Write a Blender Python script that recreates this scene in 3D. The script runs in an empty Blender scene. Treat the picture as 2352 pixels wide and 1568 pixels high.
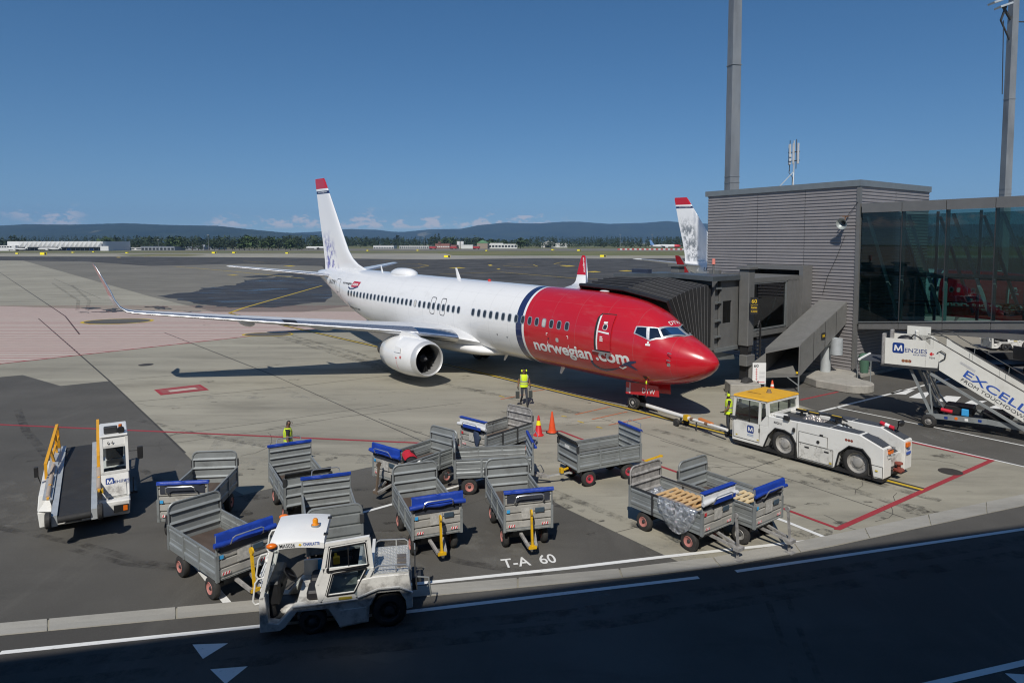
import bpy, bmesh, math, random
import numpy as np
from mathutils import Vector as V, Matrix, Euler, noise as mnoise
random.seed(7)
R = math.radians
sc = bpy.context.scene
COL = sc.collection
# ------------------------------------------------------------------ camera
PITCH, CAM_H = 0.0658, 7.578
FPX, CPX, CPY = 1545.0, 1215.0, 660.0            # photo measured on a 2352 x 1568 print of it
cam = bpy.data.cameras.new('camera'); camo = bpy.data.objects.new('camera', cam); COL.objects.link(camo)
camo.location = (0, 0, CAM_H); camo.rotation_euler = (R(90) - PITCH, 0, 0)
cam.sensor_width = 36; cam.lens = 36 * FPX / 2352
cam.shift_x = -(CPX - 1176) / 2352; cam.shift_y = (CPY - 784) / 2352
cam.clip_start = .05; cam.clip_end = 60000
sc.camera = camo
# ------------------------------------------------------------------ sun, sky, exposure
SUN_EL, SUN_DIR = R(46), V((-.14, -1, 0)).normalized()
to_sun = V((SUN_DIR.x * math.cos(SUN_EL), SUN_DIR.y * math.cos(SUN_EL), math.sin(SUN_EL)))
sl = bpy.data.lights.new('sun', 'SUN'); sl.energy = 3.6; sl.angle = R(.53); sl.color = (1, .955, .88)
so = bpy.data.objects.new('sun', sl); COL.objects.link(so)
so.rotation_euler = to_sun.to_track_quat('Z', 'Y').to_euler(); so.location = (0, -20, 60)
wld = bpy.data.worlds.new('World'); sc.world = wld; wld.use_nodes = True
wn = wld.node_tree; wn.nodes.clear()
def wnode(t, **k):
    n = wn.nodes.new(t)
    for a, b in k.items(): setattr(n, a, b)
    return n
sky = wnode('ShaderNodeTexSky'); sky.sky_type = 'NISHITA'; sky.sun_disc = False
sky.sun_elevation = SUN_EL; sky.sun_rotation = R(188); sky.altitude = 200
sky.air_density = 1.0; sky.dust_density = .3; sky.ozone_density = 3.0
bg = wnode('ShaderNodeBackground'); bg.inputs[1].default_value = .088
hs = wnode('ShaderNodeHueSaturation'); hs.inputs['Saturation'].default_value = 1.26; hs.inputs['Value'].default_value = .84
outw = wnode('ShaderNodeOutputWorld')
# low cumulus far away over the hills, part of the sky
tc = wnode('ShaderNodeTexCoord'); lift = wnode('ShaderNodeVectorMath', operation='ADD'); lift.inputs[1].default_value = (0, 0, .075); nrm_ = wnode('ShaderNodeVectorMath', operation='NORMALIZE')
wn.links.new(tc.outputs['Generated'], lift.inputs[0]); wn.links.new(lift.outputs[0], nrm_.inputs[0]); wn.links.new(nrm_.outputs[0], sky.inputs[0]); sep = wnode('ShaderNodeSeparateXYZ')
wn.links.new(tc.outputs['Generated'], sep.inputs[0])
mp = wnode('ShaderNodeMapping'); mp.inputs['Scale'].default_value = (1, 1, 2.2)
wn.links.new(tc.outputs['Generated'], mp.inputs[0])
n1 = wnode('ShaderNodeTexNoise'); n1.inputs['Scale'].default_value = 42; n1.inputs['Detail'].default_value = 7; n1.inputs['Roughness'].default_value = .62
n2 = wnode('ShaderNodeTexNoise'); n2.inputs['Scale'].default_value = 6.5; n2.inputs['Detail'].default_value = 2
wn.links.new(mp.outputs[0], n1.inputs[0]); wn.links.new(mp.outputs[0], n2.inputs[0])
def wmath(op, a, b=None):
    m = wnode('ShaderNodeMath', operation=op); m.use_clamp = False
    for i, x in enumerate((a, b)):
        if x is None: continue
        if isinstance(x, (int, float)): m.inputs[i].default_value = x
        else: wn.links.new(x, m.inputs[i])
    return m.outputs[0]
def wramp(x, lo, hi, a=0., b=1.):
    m = wnode('ShaderNodeMapRange'); m.interpolation_type = 'SMOOTHSTEP'
    wn.links.new(x, m.inputs[0])
    for i, q in enumerate((lo, hi, a, b)): m.inputs[i + 1].default_value = q
    return m.outputs[0]
band = wmath('MULTIPLY', wramp(sep.outputs[2], .018, .026), wramp(sep.outputs[2], .036, .056, 1., 0.))
big = wramp(n2.outputs[0], .48, .58)
thr = wmath('SUBTRACT', n1.outputs[0], wramp(sep.outputs[2], .02, .052, .0, .16))
puff = wmath('MULTIPLY', wmath('MULTIPLY', wramp(thr, .42, .55), big), band)
puff = wmath('MULTIPLY', puff, .85)
mixc = wnode('ShaderNodeMixRGB'); mixc.inputs[2].default_value = (7.4, 6.9, 6.9, 1)
wn.links.new(sky.outputs[0], hs.inputs['Color']); wn.links.new(hs.outputs[0], mixc.inputs[1]); wn.links.new(puff, mixc.inputs[0])
wn.links.new(mixc.outputs[0], bg.inputs[0]); wn.links.new(bg.outputs[0], outw.inputs[0])
vs = sc.view_settings
vs.view_transform = 'Standard'; vs.look = 'None'; vs.gamma = 1; vs.use_curve_mapping = False; vs.exposure = .12
sc.display_settings.display_device = 'sRGB'
cy = sc.cycles
cy.max_bounces = 8; cy.diffuse_bounces = 3; cy.glossy_bounces = 4; cy.transmission_bounces = 6; cy.transparent_max_bounces = 16
cy.volume_bounces = 0; cy.use_denoising = True; cy.sample_clamp_indirect = 6; cy.filter_width = 1.15

# ------------------------------------------------------------------ measuring: photo point -> place on the apron
_u = V((0, math.sin(PITCH), math.cos(PITCH))); _f = V((0, math.cos(PITCH), -math.sin(PITCH)))
def G(px, py, z=0.):
    d = _f + V((1, 0, 0)) * ((px - CPX) / FPX) - _u * ((py - CPY) / FPX)
    t = (z - CAM_H) / d.z
    return V((0, 0, CAM_H)) + d * t

# ------------------------------------------------------------------ materials
MATS = {}
def newmat(name):
    m = bpy.data.materials.new(name); m.use_nodes = True; nt = m.node_tree; nt.nodes.clear()
    o = nt.nodes.new('ShaderNodeOutputMaterial'); b = nt.nodes.new('ShaderNodeBsdfPrincipled')
    nt.links.new(b.outputs[0], o.inputs[0])
    return m, nt, b, o
def N(nt, t, **ins):
    n = nt.nodes.new(t)
    for k, v in ins.items():
        k = k.replace('_', ' ')
        if isinstance(v, bpy.types.NodeSocket): nt.links.new(v, n.inputs[k])
        else: n.inputs[k].default_value = v
    return n
def rgba(c): return (c[0], c[1], c[2], 1)
def coords(nt, rnd=True, scale=(1, 1, 1), rot=0):
    t = nt.nodes.new('ShaderNodeTexCoord')
    mp = nt.nodes.new('ShaderNodeMapping'); mp.inputs['Scale'].default_value = scale; mp.inputs['Rotation'].default_value = (0, 0, rot)
    nt.links.new(t.outputs['Object'], mp.inputs[0])
    if not rnd: return mp.outputs[0]
    oi = nt.nodes.new('ShaderNodeObjectInfo'); mu = nt.nodes.new('ShaderNodeMath'); mu.operation = 'MULTIPLY'; mu.inputs[1].default_value = 37
    nt.links.new(oi.outputs['Random'], mu.inputs[0])
    va = nt.nodes.new('ShaderNodeVectorMath'); va.operation = 'ADD'
    nt.links.new(mp.outputs[0], va.inputs[0]); nt.links.new(mu.outputs[0], va.inputs[1])
    return va.outputs[0]
def noise(nt, vec, scale, detail=5, rough=.55):
    n = nt.nodes.new('ShaderNodeTexNoise'); n.inputs['Scale'].default_value = scale; n.inputs['Detail'].default_value = detail; n.inputs['Roughness'].default_value = rough
    nt.links.new(vec, n.inputs['Vector']); return n.outputs[0]
def mrange(nt, x, lo, hi, a=0., b=1., smooth=True):
    m = nt.nodes.new('ShaderNodeMapRange'); m.interpolation_type = 'SMOOTHSTEP' if smooth else 'LINEAR'
    nt.links.new(x, m.inputs[0])
    for i, q in enumerate((lo, hi, a, b)): m.inputs[i + 1].default_value = q
    return m.outputs[0]
def mixc_(nt, fac, a, b, mode='MIX'):
    m = nt.nodes.new('ShaderNodeMixRGB'); m.blend_type = mode
    for i, x in enumerate((fac, a, b)):
        if isinstance(x, bpy.types.NodeSocket): nt.links.new(x, m.inputs[i])
        elif isinstance(x, (int, float)): m.inputs[i].default_value = x
        else: m.inputs[i].default_value = rgba(x)
    return m.outputs[0]
def mth(nt, op, a, b=None):
    m = nt.nodes.new('ShaderNodeMath'); m.operation = op
    for i, x in enumerate((a, b)):
        if x is None: continue
        if isinstance(x, bpy.types.NodeSocket): nt.links.new(x, m.inputs[i])
        else: m.inputs[i].default_value = x
    return m.outputs[0]
def mat(name, col, rough=.5, metal=0., var=.14, vscale=2.5, dirt=None, dscale=1.6, damt=.6, dlo=.5, dhi=.75, bump=0., bscale=60, coat=0., spec=.5, stretch=(1, 1, 1)):
    if name in MATS: return MATS[name]
    m, nt, b, o = newmat(name)
    vec = coords(nt, True, stretch)
    f = mrange(nt, noise(nt, vec, vscale), .25, .75, 1 - var, 1 + var, False)
    mul = nt.nodes.new('ShaderNodeVectorMath'); mul.operation = 'SCALE'; mul.inputs[0].default_value = col[:3]
    nt.links.new(f, mul.inputs['Scale']); c = mul.outputs[0]
    if dirt:
        dm = mrange(nt, noise(nt, vec, dscale, 8, .68), dlo, dhi, 0, damt)
        c = mixc_(nt, dm, c, dirt)
    nt.links.new(c, b.inputs['Base Color'])
    nt.links.new(mrange(nt, noise(nt, vec, vscale * 2.3), .2, .8, max(.02, rough * .8), min(1, rough * 1.2), False), b.inputs['Roughness'])
    b.inputs['Metallic'].default_value = metal; b.inputs['Specular IOR Level'].default_value = spec
    if coat: b.inputs['Coat Weight'].default_value = coat; b.inputs['Coat Roughness'].default_value = .08
    if bump:
        bp = N(nt, 'ShaderNodeBump', Strength=bump, Distance=.02); nt.links.new(noise(nt, vec, bscale, 6), bp.inputs['Height'])
        nt.links.new(bp.outputs[0], b.inputs['Normal'])
    MATS[name] = m; return m
def glassmat(name, tint, gloss=.08, mult=1.):
    m, nt, b, o = newmat(name); nt.nodes.remove(b)
    t = N(nt, 'ShaderNodeBsdfTransparent', Color=rgba(tint)); g = N(nt, 'ShaderNodeBsdfGlossy', Color=(.95, .97, 1, 1), Roughness=.015)
    fr = N(nt, 'ShaderNodeFresnel', IOR=1.5)
    k = mth(nt, 'MINIMUM', mth(nt, 'ADD', mth(nt, 'MULTIPLY', fr.outputs[0], mult), gloss), .95)
    mx = nt.nodes.new('ShaderNodeMixShader'); nt.links.new(k, mx.inputs[0]); nt.links.new(t.outputs[0], mx.inputs[1]); nt.links.new(g.outputs[0], mx.inputs[2])
    nt.links.new(mx.outputs[0], o.inputs[0]); MATS[name] = m; return m

# ------------------------------------------------------------------ mesh builder
class MB:
    def __init__(s): s.v = []; s.f = []; s.m = []
    def add(s, vs, fs, m=0):
        o = len(s.v); s.v += [tuple(x) for x in vs]; s.f += [tuple(i + o for i in f) for f in fs]; s.m += [m] * len(fs); return s
    def hexa(s, b, t, m=0):
        return s.add(list(b) + list(t), [(3, 2, 1, 0), (4, 5, 6, 7), (0, 1, 5, 4), (1, 2, 6, 5), (2, 3, 7, 6), (3, 0, 4, 7)], m)
    def box(s, x0, x1, y0, y1, z0, z1, m=0):
        q = [(x0, y0), (x1, y0), (x1, y1), (x0, y1)]
        return s.hexa([(x, y, z0) for x, y in q], [(x, y, z1) for x, y in q], m)
    def bar(s, p, q, w, h=None, m=0, up=(0, 0, 1)):
        p = V(p); q = V(q); h = w if h is None else h
        d = (q - p).normalized(); u = V(up)
        if abs(d.dot(u)) > .98: u = V((1, 0, 0))
        a = d.cross(u).normalized() * (w / 2); b = a.cross(d).normalized() * (h / 2)
        return s.hexa([p - a - b, p + a - b, p + a + b, p - a + b], [q - a - b, q + a - b, q + a + b, q - a + b], m)
    def ring(s, c, ax, r, n, ph=0.):
        ax = V(ax).normalized(); u = ax.orthogonal().normalized(); w = ax.cross(u)
        return [V(c) + (u * math.cos(ph + 2 * math.pi * i / n) + w * math.sin(ph + 2 * math.pi * i / n)) * r for i in range(n)]
    def loft(s, rings, m=0, cap=True, closed=True):
        n = len(rings[0]); vs = [p for r in rings for p in r]; fs = []
        for k in range(len(rings) - 1):
            for i in range(n if closed else n - 1):
                j = (i + 1) % n; fs.append((k * n + i, k * n + j, (k + 1) * n + j, (k + 1) * n + i))
        if cap and closed: fs += [tuple(range(n - 1, -1, -1)), tuple(range((len(rings) - 1) * n, len(rings) * n))]
        return s.add(vs, fs, m)
    def cyl(s, p, q, r, r2=None, n=14, m=0, cap=True):
        p = V(p); q = V(q); ax = q - p
        return s.loft([s.ring(p, ax, r, n), s.ring(q, ax, r if r2 is None else r2, n)], m, cap)
    def lathe(s, o, ax, prof, n=24, m=0, cap=True):
        o = V(o); ax = V(ax).normalized(); u = ax.orthogonal().normalized(); w = ax.cross(u)
        return s.loft([[o + ax * t + (u * math.cos(2 * math.pi * i / n) + w * math.sin(2 * math.pi * i / n)) * r for i in range(n)] for t, r in prof], m, cap)
    def tube(s, pts, r, n=6, m=0):
        pts = [V(p) for p in pts]; rings = []; u = None
        for i, p in enumerate(pts):
            a = pts[max(i - 1, 0)]; b = pts[min(i + 1, len(pts) - 1)]; d = (b - a).normalized()
            if u is None: u = d.orthogonal().normalized()
            u = (u - d * u.dot(d)).normalized(); w = d.cross(u)
            rr = r[i] if isinstance(r, (list, tuple)) else r
            rings.append([p + (u * math.cos(2 * math.pi * k / n) + w * math.sin(2 * math.pi * k / n)) * rr for k in range(n)])
        return s.loft(rings, m)
    def prism(s, poly, o, u, w, ext, m=0):
        o = V(o); u = V(u); w = V(w); e = V(ext); n = len(poly)
        a = [o + u * x + w * y for x, y in poly]
        return s.add(a + [p + e for p in a], [tuple(range(n - 1, -1, -1)), tuple(range(n, 2 * n))] + [(i, (i + 1) % n, n + (i + 1) % n, n + i) for i in range(n)], m)
    def ell(s, c, r, n=12, k=8, m=0):
        c = V(c); r = V(r) if not isinstance(r, (int, float)) else V((r, r, r))
        return s.loft([[c + V((r.x * math.sin(t) * math.cos(2 * math.pi * i / n), r.y * math.sin(t) * math.sin(2 * math.pi * i / n), r.z * math.cos(t))) for i in range(n)] for t in [math.pi * (.03 + .94 * q / k) for q in range(k + 1)]], m)
    def quad(s, a, b, c, d, m=0): return s.add([a, b, c, d], [(0, 1, 2, 3)], m)
    def build(s, name, mats, parent=None, key=None, smooth=.6, bevel=0., loc=None, rot=None):
        if key is not None and key in MESHES: me = MESHES[key]
        else:
            me = bpy.data.meshes.new(name); me.from_pydata(s.v, [], s.f)
            bm = bmesh.new(); bm.from_mesh(me)
            for f, mi in zip(bm.faces, s.m): f.material_index = mi
            bmesh.ops.recalc_face_normals(bm, faces=bm.faces)
            if bevel:
                es = [e for e in bm.edges if len(e.link_faces) == 2 and e.calc_face_angle(0) > .5]
                try: bmesh.ops.bevel(bm, geom=es, offset=bevel, segments=1, profile=.5, affect='EDGES', clamp_overlap=True)
                except Exception: pass
            bm.to_mesh(me); bm.free()
            for m in (mats if isinstance(mats, (list, tuple)) else [mats]): me.materials.append(m)
            if smooth:
                me.shade_smooth(); me.set_sharp_from_angle(angle=smooth)
            if key is not None: MESHES[key] = me
        return place(name, me, parent, loc, rot)
MESHES = {}
def place(name, me, parent=None, loc=None, rot=None):
    o = bpy.data.objects.new(name, me); COL.objects.link(o)
    if parent is not None: o.parent = parent
    if loc is not None: o.location = loc
    if rot is not None: o.rotation_euler = rot
    return o
def thing(name, label, cat, loc=(0, 0, 0), rz=0., group=None):
    o = bpy.data.objects.new(name, None); COL.objects.link(o); o.empty_display_size = .3
    o.location = loc; o.rotation_euler = (0, 0, rz)
    return tag(o, label, cat, group)
def tag(o, label=None, cat=None, group=None, kind=None):
    if label: o['label'] = label
    if cat: o['category'] = cat
    if group: o['group'] = group
    if kind: o['kind'] = kind
    return o
def struct(o, label=None): o['kind'] = 'structure'; return o
def dup(o, parent=None, skip=()):
    c = o.copy(); COL.objects.link(c)
    if parent is not None: c.parent = parent
    for ch in o.children:
        if ch.name.split('.')[0] in skip: continue
        dup(ch, c, skip)
    return c

# ------------------------------------------------------------------ flat print that follows a surface
def textbm(s, bold=0., space=1., slant=0.):
    cu = bpy.data.curves.new('lettering', 'FONT'); cu.body = s; cu.size = 1; cu.offset = bold; cu.space_character = space; cu.shear = slant; cu.resolution_u = 4
    ob = bpy.data.objects.new('lettering', cu); me = ob.to_mesh()
    bm = bmesh.new(); bm.from_mesh(me); ob.to_mesh_clear(); bpy.data.objects.remove(ob); bpy.data.curves.remove(cu)
    bmesh.ops.remove_doubles(bm, verts=bm.verts, dist=1e-5)
    return bm
def polybm(polys):
    bm = bmesh.new()
    for p in polys:
        bm.faces.new([bm.verts.new((x, y, 0)) for x, y in p])
    bmesh.ops.triangulate(bm, faces=bm.faces); return bm
def decal(name, bm, fn, m, parent=None, fit=None, du=None, dv=None):
    xs = [v.co.x for v in bm.verts]; ys = [v.co.y for v in bm.verts]
    if fit:                                   # (u0,u1,v0,v1): stretch the print into this box
        x0, x1, y0, y1 = min(xs), max(xs), min(ys), max(ys)
        for v in bm.verts:
            v.co.x = fit[0] + (v.co.x - x0) / (x1 - x0) * (fit[1] - fit[0]); v.co.y = fit[2] + (v.co.y - y0) / (y1 - y0) * (fit[3] - fit[2])
        xs = [v.co.x for v in bm.verts]; ys = [v.co.y for v in bm.verts]
    for d, c, no in ((du, xs, (1, 0, 0)), (dv, ys, (0, 1, 0))):
        if d:
            k = math.ceil(min(c) / d) * d
            while k < max(c):
                bmesh.ops.bisect_plane(bm, geom=bm.verts[:] + bm.edges[:] + bm.faces[:], plane_co=V(no) * k, plane_no=no, dist=1e-6); k += d
    for v in bm.verts: v.co = fn(v.co.x, v.co.y)
    me = bpy.data.meshes.new(name); bm.to_mesh(me); bm.free(); me.materials.append(m)
    return place(name, me, parent)
def plane_fn(o, ux, uy, off=.004):
    o = V(o); ux = V(ux).normalized(); uy = V(uy).normalized(); n = ux.cross(uy) * off
    return lambda x, y: o + ux * x + uy * y + n
def ptext(name, s, o, ux, uy, w, h, m, parent=None, bold=0., off=.004):
    return decal(name, textbm(s, bold), plane_fn(o, ux, uy, off), m, parent, fit=(0, w, 0, h))
def ppoly(name, polys, o, ux, uy, m, parent=None, off=.004):
    return decal(name, polybm(polys), plane_fn(o, ux, uy, off), m, parent)
def sheet(name, pts, z, m, parent=None, kind='structure'):
    me = bpy.data.meshes.new(name); bm = bmesh.new()
    polys = pts if isinstance(pts[0][0], (list, tuple, V)) else [pts]
    for p in polys: bm.faces.new([bm.verts.new((q[0], q[1], z)) for q in p])
    for f in bm.faces:
        f.normal_update()
        if f.normal.z < 0: f.normal_flip()
    bmesh.ops.triangulate(bm, faces=bm.faces)
    bm.to_mesh(me); bm.free(); me.materials.append(m); o = place(name, me, parent)
    if kind: o['kind'] = kind
    return o
def strip(pts, w):
    "quads of width w along a polyline on the ground, mitred"
    pts = [V((p[0], p[1], 0)) for p in pts]; L = []; Rr = []
    for i, p in enumerate(pts):
        a = (p - pts[i - 1]).normalized() if i else None; b = (pts[i + 1] - p).normalized() if i < len(pts) - 1 else None
        d = (a + b).normalized() if a is not None and b is not None else (a if a is not None else b)
        n = V((-d.y, d.x, 0)); k = 1 / max(.35, n.dot(V((-(a or b).y, (a or b).x, 0))))
        L.append(p + n * w / 2 * k); Rr.append(p - n * w / 2 * k)
    return [[L[i], L[i + 1], Rr[i + 1], Rr[i]] for i in range(len(pts) - 1)]
def GL(*pts): return [G(*p) for p in pts]
# ------------------------------------------------------------------ ground materials
HD = -0.8493                                      # heading of the parked airliner
def concrete_mat(name, col, stain=.5, joint=True, dark=(.09, .085, .075)):
    m, nt, b, o = newmat(name)
    v = coords(nt, False); vs_ = coords(nt, False, (.12, 1, 1), -HD); vx = coords(nt, False, (.35, 1, 1), .12)
    c = mixc_(nt, mrange(nt, noise(nt, v, .035, 4), .35, .65), [k * .87 for k in col], [k * 1.1 for k in col])
    c = mixc_(nt, mrange(nt, noise(nt, vx, .45, 8, .7), .42, .70, 0, .75), c, [k * .60 for k in col])
    c = mixc_(nt, mrange(nt, noise(nt, coords(nt, False, (.06, 1, 1), .02), .55, 6, .6), .50, .68, 0, .5), c, [min(1, k * 1.22) for k in col])
    c = mixc_(nt, mrange(nt, noise(nt, coords(nt, False, (.07, 1, 1), -HD + .05), 2.2, 6, .75), .58, .72, 0, .45), c, [k * .45 for k in col])
    c = mixc_(nt, mrange(nt, noise(nt, vs_, .9, 7, .7), .50, .70, 0, .45 * stain), c, dark)
    sp = mth(nt, 'MULTIPLY', mrange(nt, noise(nt, v, 1.7, 3, .6), .63, .70), mrange(nt, noise(nt, v, .16, 3), .42, .62))
    c = mixc_(nt, mth(nt, 'MULTIPLY', sp, .75 * stain), c, dark)
    c = mixc_(nt, mrange(nt, noise(nt, v, 34, 3, .7), .3, .7, 0, .22), c, [k * .62 for k in col])
    nt.links.new(c, b.inputs['Base Color']); b.inputs['Roughness'].default_value = .88; b.inputs['Specular IOR Level'].default_value = .25
    bp = N(nt, 'ShaderNodeBump', Strength=.25, Distance=.02); nt.links.new(noise(nt, v, 26, 8, .7), bp.inputs['Height']); nt.links.new(bp.outputs[0], b.inputs['Normal'])
    MATS[name] = m; return m
def asphalt_mat(name, col, patch=.35, rough=.85):
    m, nt, b, o = newmat(name)
    v = coords(nt, False); vx = coords(nt, False, (.25, 1, 1), .27); vy = coords(nt, False, (1, .18, 1), -.35)
    c = mixc_(nt, mrange(nt, noise(nt, v, .12, 5, .6), .35, .66), [k * (1 - patch * .6) for k in col], [k * (1 + patch * .5) for k in col])
    c = mixc_(nt, mrange(nt, noise(nt, vx, .8, 7, .65), .52, .74, 0, patch), c, [k * .5 for k in col])
    c = mixc_(nt, mrange(nt, noise(nt, vy, .7, 7, .65), .55, .74, 0, patch), c, [k * 1.5 for k in col])
    vo = nt.nodes.new('ShaderNodeTexVoronoi'); vo.inputs['Scale'].default_value = 55; nt.links.new(v, vo.inputs['Vector'])
    c = mixc_(nt, mrange(nt, vo.outputs['Distance'], .05, .3, .55, 0.), c, [min(1, k * 2.1) for k in col])
    c = mixc_(nt, mrange(nt, noise(nt, v, 90, 2, .7), .35, .6, .4, 0), c, [k * .45 for k in col])
    nt.links.new(c, b.inputs['Base Color']); b.inputs['Roughness'].default_value = rough; b.inputs['Specular IOR Level'].default_value = .3
    bp = N(nt, 'ShaderNodeBump', Strength=.5, Distance=.012); nt.links.new(noise(nt, v, 70, 6, .75), bp.inputs['Height']); nt.links.new(bp.outputs[0], b.inputs['Normal'])
    MATS[name] = m; return m
def paint_mat(name, col, under, wear=.5):
    m, nt, b, o = newmat(name); v = coords(nt, False)
    w = mrange(nt, noise(nt, v, 5, 9, .78), .62 - wear * .16, .74 - wear * .1)
    c = mixc_(nt, mrange(nt, noise(nt, v, 1.1, 5), .3, .7, 0, .35), col, [k * .75 for k in col])
    c = mixc_(nt, mth(nt, 'MULTIPLY', w, min(1, wear * 1.3)), c, under)
    nt.links.new(c, b.inputs['Base Color']); b.inputs['Roughness'].default_value = .7
    MATS[name] = m; return m
CONC = concrete_mat('apron concrete', (.358, .334, .266)); CONC_D = concrete_mat('older concrete', (.21, .197, .165), .3)
CONC_L = concrete_mat('pale concrete', (.345, .325, .28), .35)
ASPH = asphalt_mat('stand asphalt', (.112, .106, .094)); ROAD = asphalt_mat('road asphalt', (.098, .093, .084), .45); ASPH_F = asphalt_mat('taxiway asphalt', (.082, .079, .074), .6)
KERBM = concrete_mat('channel stone', (.38, .365, .325), .25)
WHITE = paint_mat('white road paint', (.80, .80, .77), (.12, .12, .115), .35); REDP = paint_mat('red road paint', (.36, .035, .045), (.2, .14, .12), .35)
YELP = paint_mat('yellow road paint', (.62, .43, .03), (.2, .17, .1), .4); BLKP = paint_mat('black road paint', (.035, .035, .035), (.16, .15, .13), .5)
ORGP = paint_mat('orange road paint', (.55, .16, .06), (.27, .25, .21), .8); PINKP = paint_mat('faded red paint', (.52, .43, .365), (.45, .39, .32), .8)
JOINT = mat('joint filler', (.06, .056, .05), .9)
GRASS = mat('mown grass', (.125, .135, .045), .95, var=.35, vscale=.05, dirt=(.20, .175, .075), dscale=.02, damt=.8, dlo=.42, dhi=.62)

# ------------------------------------------------------------------ ground
g0 = sheet('ground', [(-15000, -400), (15000, -400), (15000, 16000), (-15000, 16000)], -.06, GRASS)
ys = {k: G(1200, k).y for k in (571.2, 576.3, 582.5, 587.2)}
apron = sheet('apron', [(-1600, -390), (-1600, ys[582.5]), (-60, ys[582.5]), (-45, ys[587.2]), (700, ys[587.2]), (700, 60), (700, -390)], 0, CONC)
sheet('runway', [(-1800, ys[576.3]), (-1800, ys[571.2]), (1800, ys[571.2]), (1800, ys[576.3])], 0, CONC_D)
sheet('taxiway', [(-1200, ys[582.5] + 20), (-1200, ys[582.5] + 46), (-70, ys[582.5] + 46), (-70, ys[582.5] + 20)], 0, CONC_D)
sheet('older_apron', GL((54, 598.7), (346, 681), (490, 716), (700, 716), (900, 690), (1150, 670), (1640, 680), (2350, 640), (3000, 612), (2600, 600), (1640, 600), (740, 600), (300, 601)), .004, CONC_D)
sheet('taxiway_asphalt', GL((-500, 596), (54, 598.7), (200, 601), (345, 611), (560, 606), (740, 611), (760, 640), (900, 646), (1200, 656), (1400, 668), (1640, 680), (2600, 640), (2600, 592), (1640, 592.5), (1380, 594), (1250, 593), (1000, 596), (850, 594.5), (700, 592), (300, 589.5), (-500, 588.5)), .012, ASPH_F)
sheet('pale_apron', GL((830, 585.5), (830, 594), (1000, 595.5), (1250, 592.6), (1380, 590), (1250, 587.8)), .02, CONC_L)
sheet('grass_strip', GL((268, 585.2), (300, 588), (430, 588), (475, 586), (430, 583.5)), .02, GRASS)
# wet patch behind the tail
random.seed(3)
def jag(pts, amp, n=7):
    out = []
    for i, p in enumerate(pts):
        q = pts[(i + 1) % len(pts)]
        for k in range(n):
            t = k / n; out.append((p[0] + (q[0] - p[0]) * t + random.uniform(-amp, amp) * 2.2, p[1] + (q[1] - p[1]) * t + random.uniform(-amp, amp) * .32))
    return [G(*p) for p in out]
m, nt, b, o = newmat('wet asphalt stain'); v = coords(nt, False, (.25, 1, 1), .05)
nt.links.new(mixc_(nt, mrange(nt, noise(nt, v, .5, 7, .7), .4, .65), (.030, .030, .032), (.075, .073, .07)), b.inputs['Base Color'])
nt.links.new(mrange(nt, noise(nt, v, .33, 6, .65), .56, .63, .7, .24), b.inputs['Roughness']); MATS['wet'] = m
sheet('wet_patch', jag([(366, 680), (450, 669), (470, 660), (540, 655), (560, 642), (700, 632), (560, 637), (640, 628), (752, 622), (760, 690), (640, 706), (520, 707), (450, 697)], 5), .016, m)
for k in range(16):
    x = random.uniform(170, 470); y = random.uniform(702, 718) - max(0, x - 330) * .015; w = random.uniform(12, 42); h = random.uniform(1.2, 4.2)
    sheet('stain', jag([(x, y), (x + w, y - h * .4), (x + w * 1.5, y + h * .3), (x + w * .6, y + h)], 2.2, 4), .016 + k * .0006, MATS['wet'])
sheet('stand_asphalt', GL((-700, 878), (0, 866), (52, 861), (139, 886), (250, 875), (297, 916), (366, 983), (441, 1057), (470, 1092), (560, 1136), (596, 1127), (845, 1073), (862, 1071), (1045, 1032), (1180, 1080), (1275, 1153), (1305, 1170), (1415, 1222), (1521, 1272), (1560, 1290)) +
      GL((1490, 1301), (1280, 1321), (985, 1346), (590, 1379), (300, 1406), (0, 1433), (-900, 1515)), .004, ASPH)
sheet('side_asphalt', GL((1700, 900), (1835, 930), (2094, 1013), (2352, 1072.5), (2900, 1200)) + [V((60, 30, 0)), V((70, 52, 0)), V((24, 46, 0)), V((16.6, 41, 0))], .004, ASPH)
KU = GL((-900, 1515), (0, 1432), (300, 1405), (590, 1378), (985, 1345), (1280, 1320), (1490, 1300), (1650, 1279), (1900, 1232), (2352, 1135), (2900, 1028))
KLo = GL((-900, 1546), (0, 1459), (300, 1431), (590, 1403), (985, 1369), (1280, 1341), (1500, 1320), (1668, 1300), (1915, 1254), (2352, 1161), (2900, 1052))
sheet('road', KLo + [V((40, -60, 0)), V((-40, -60, 0))], .004, ROAD)
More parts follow.
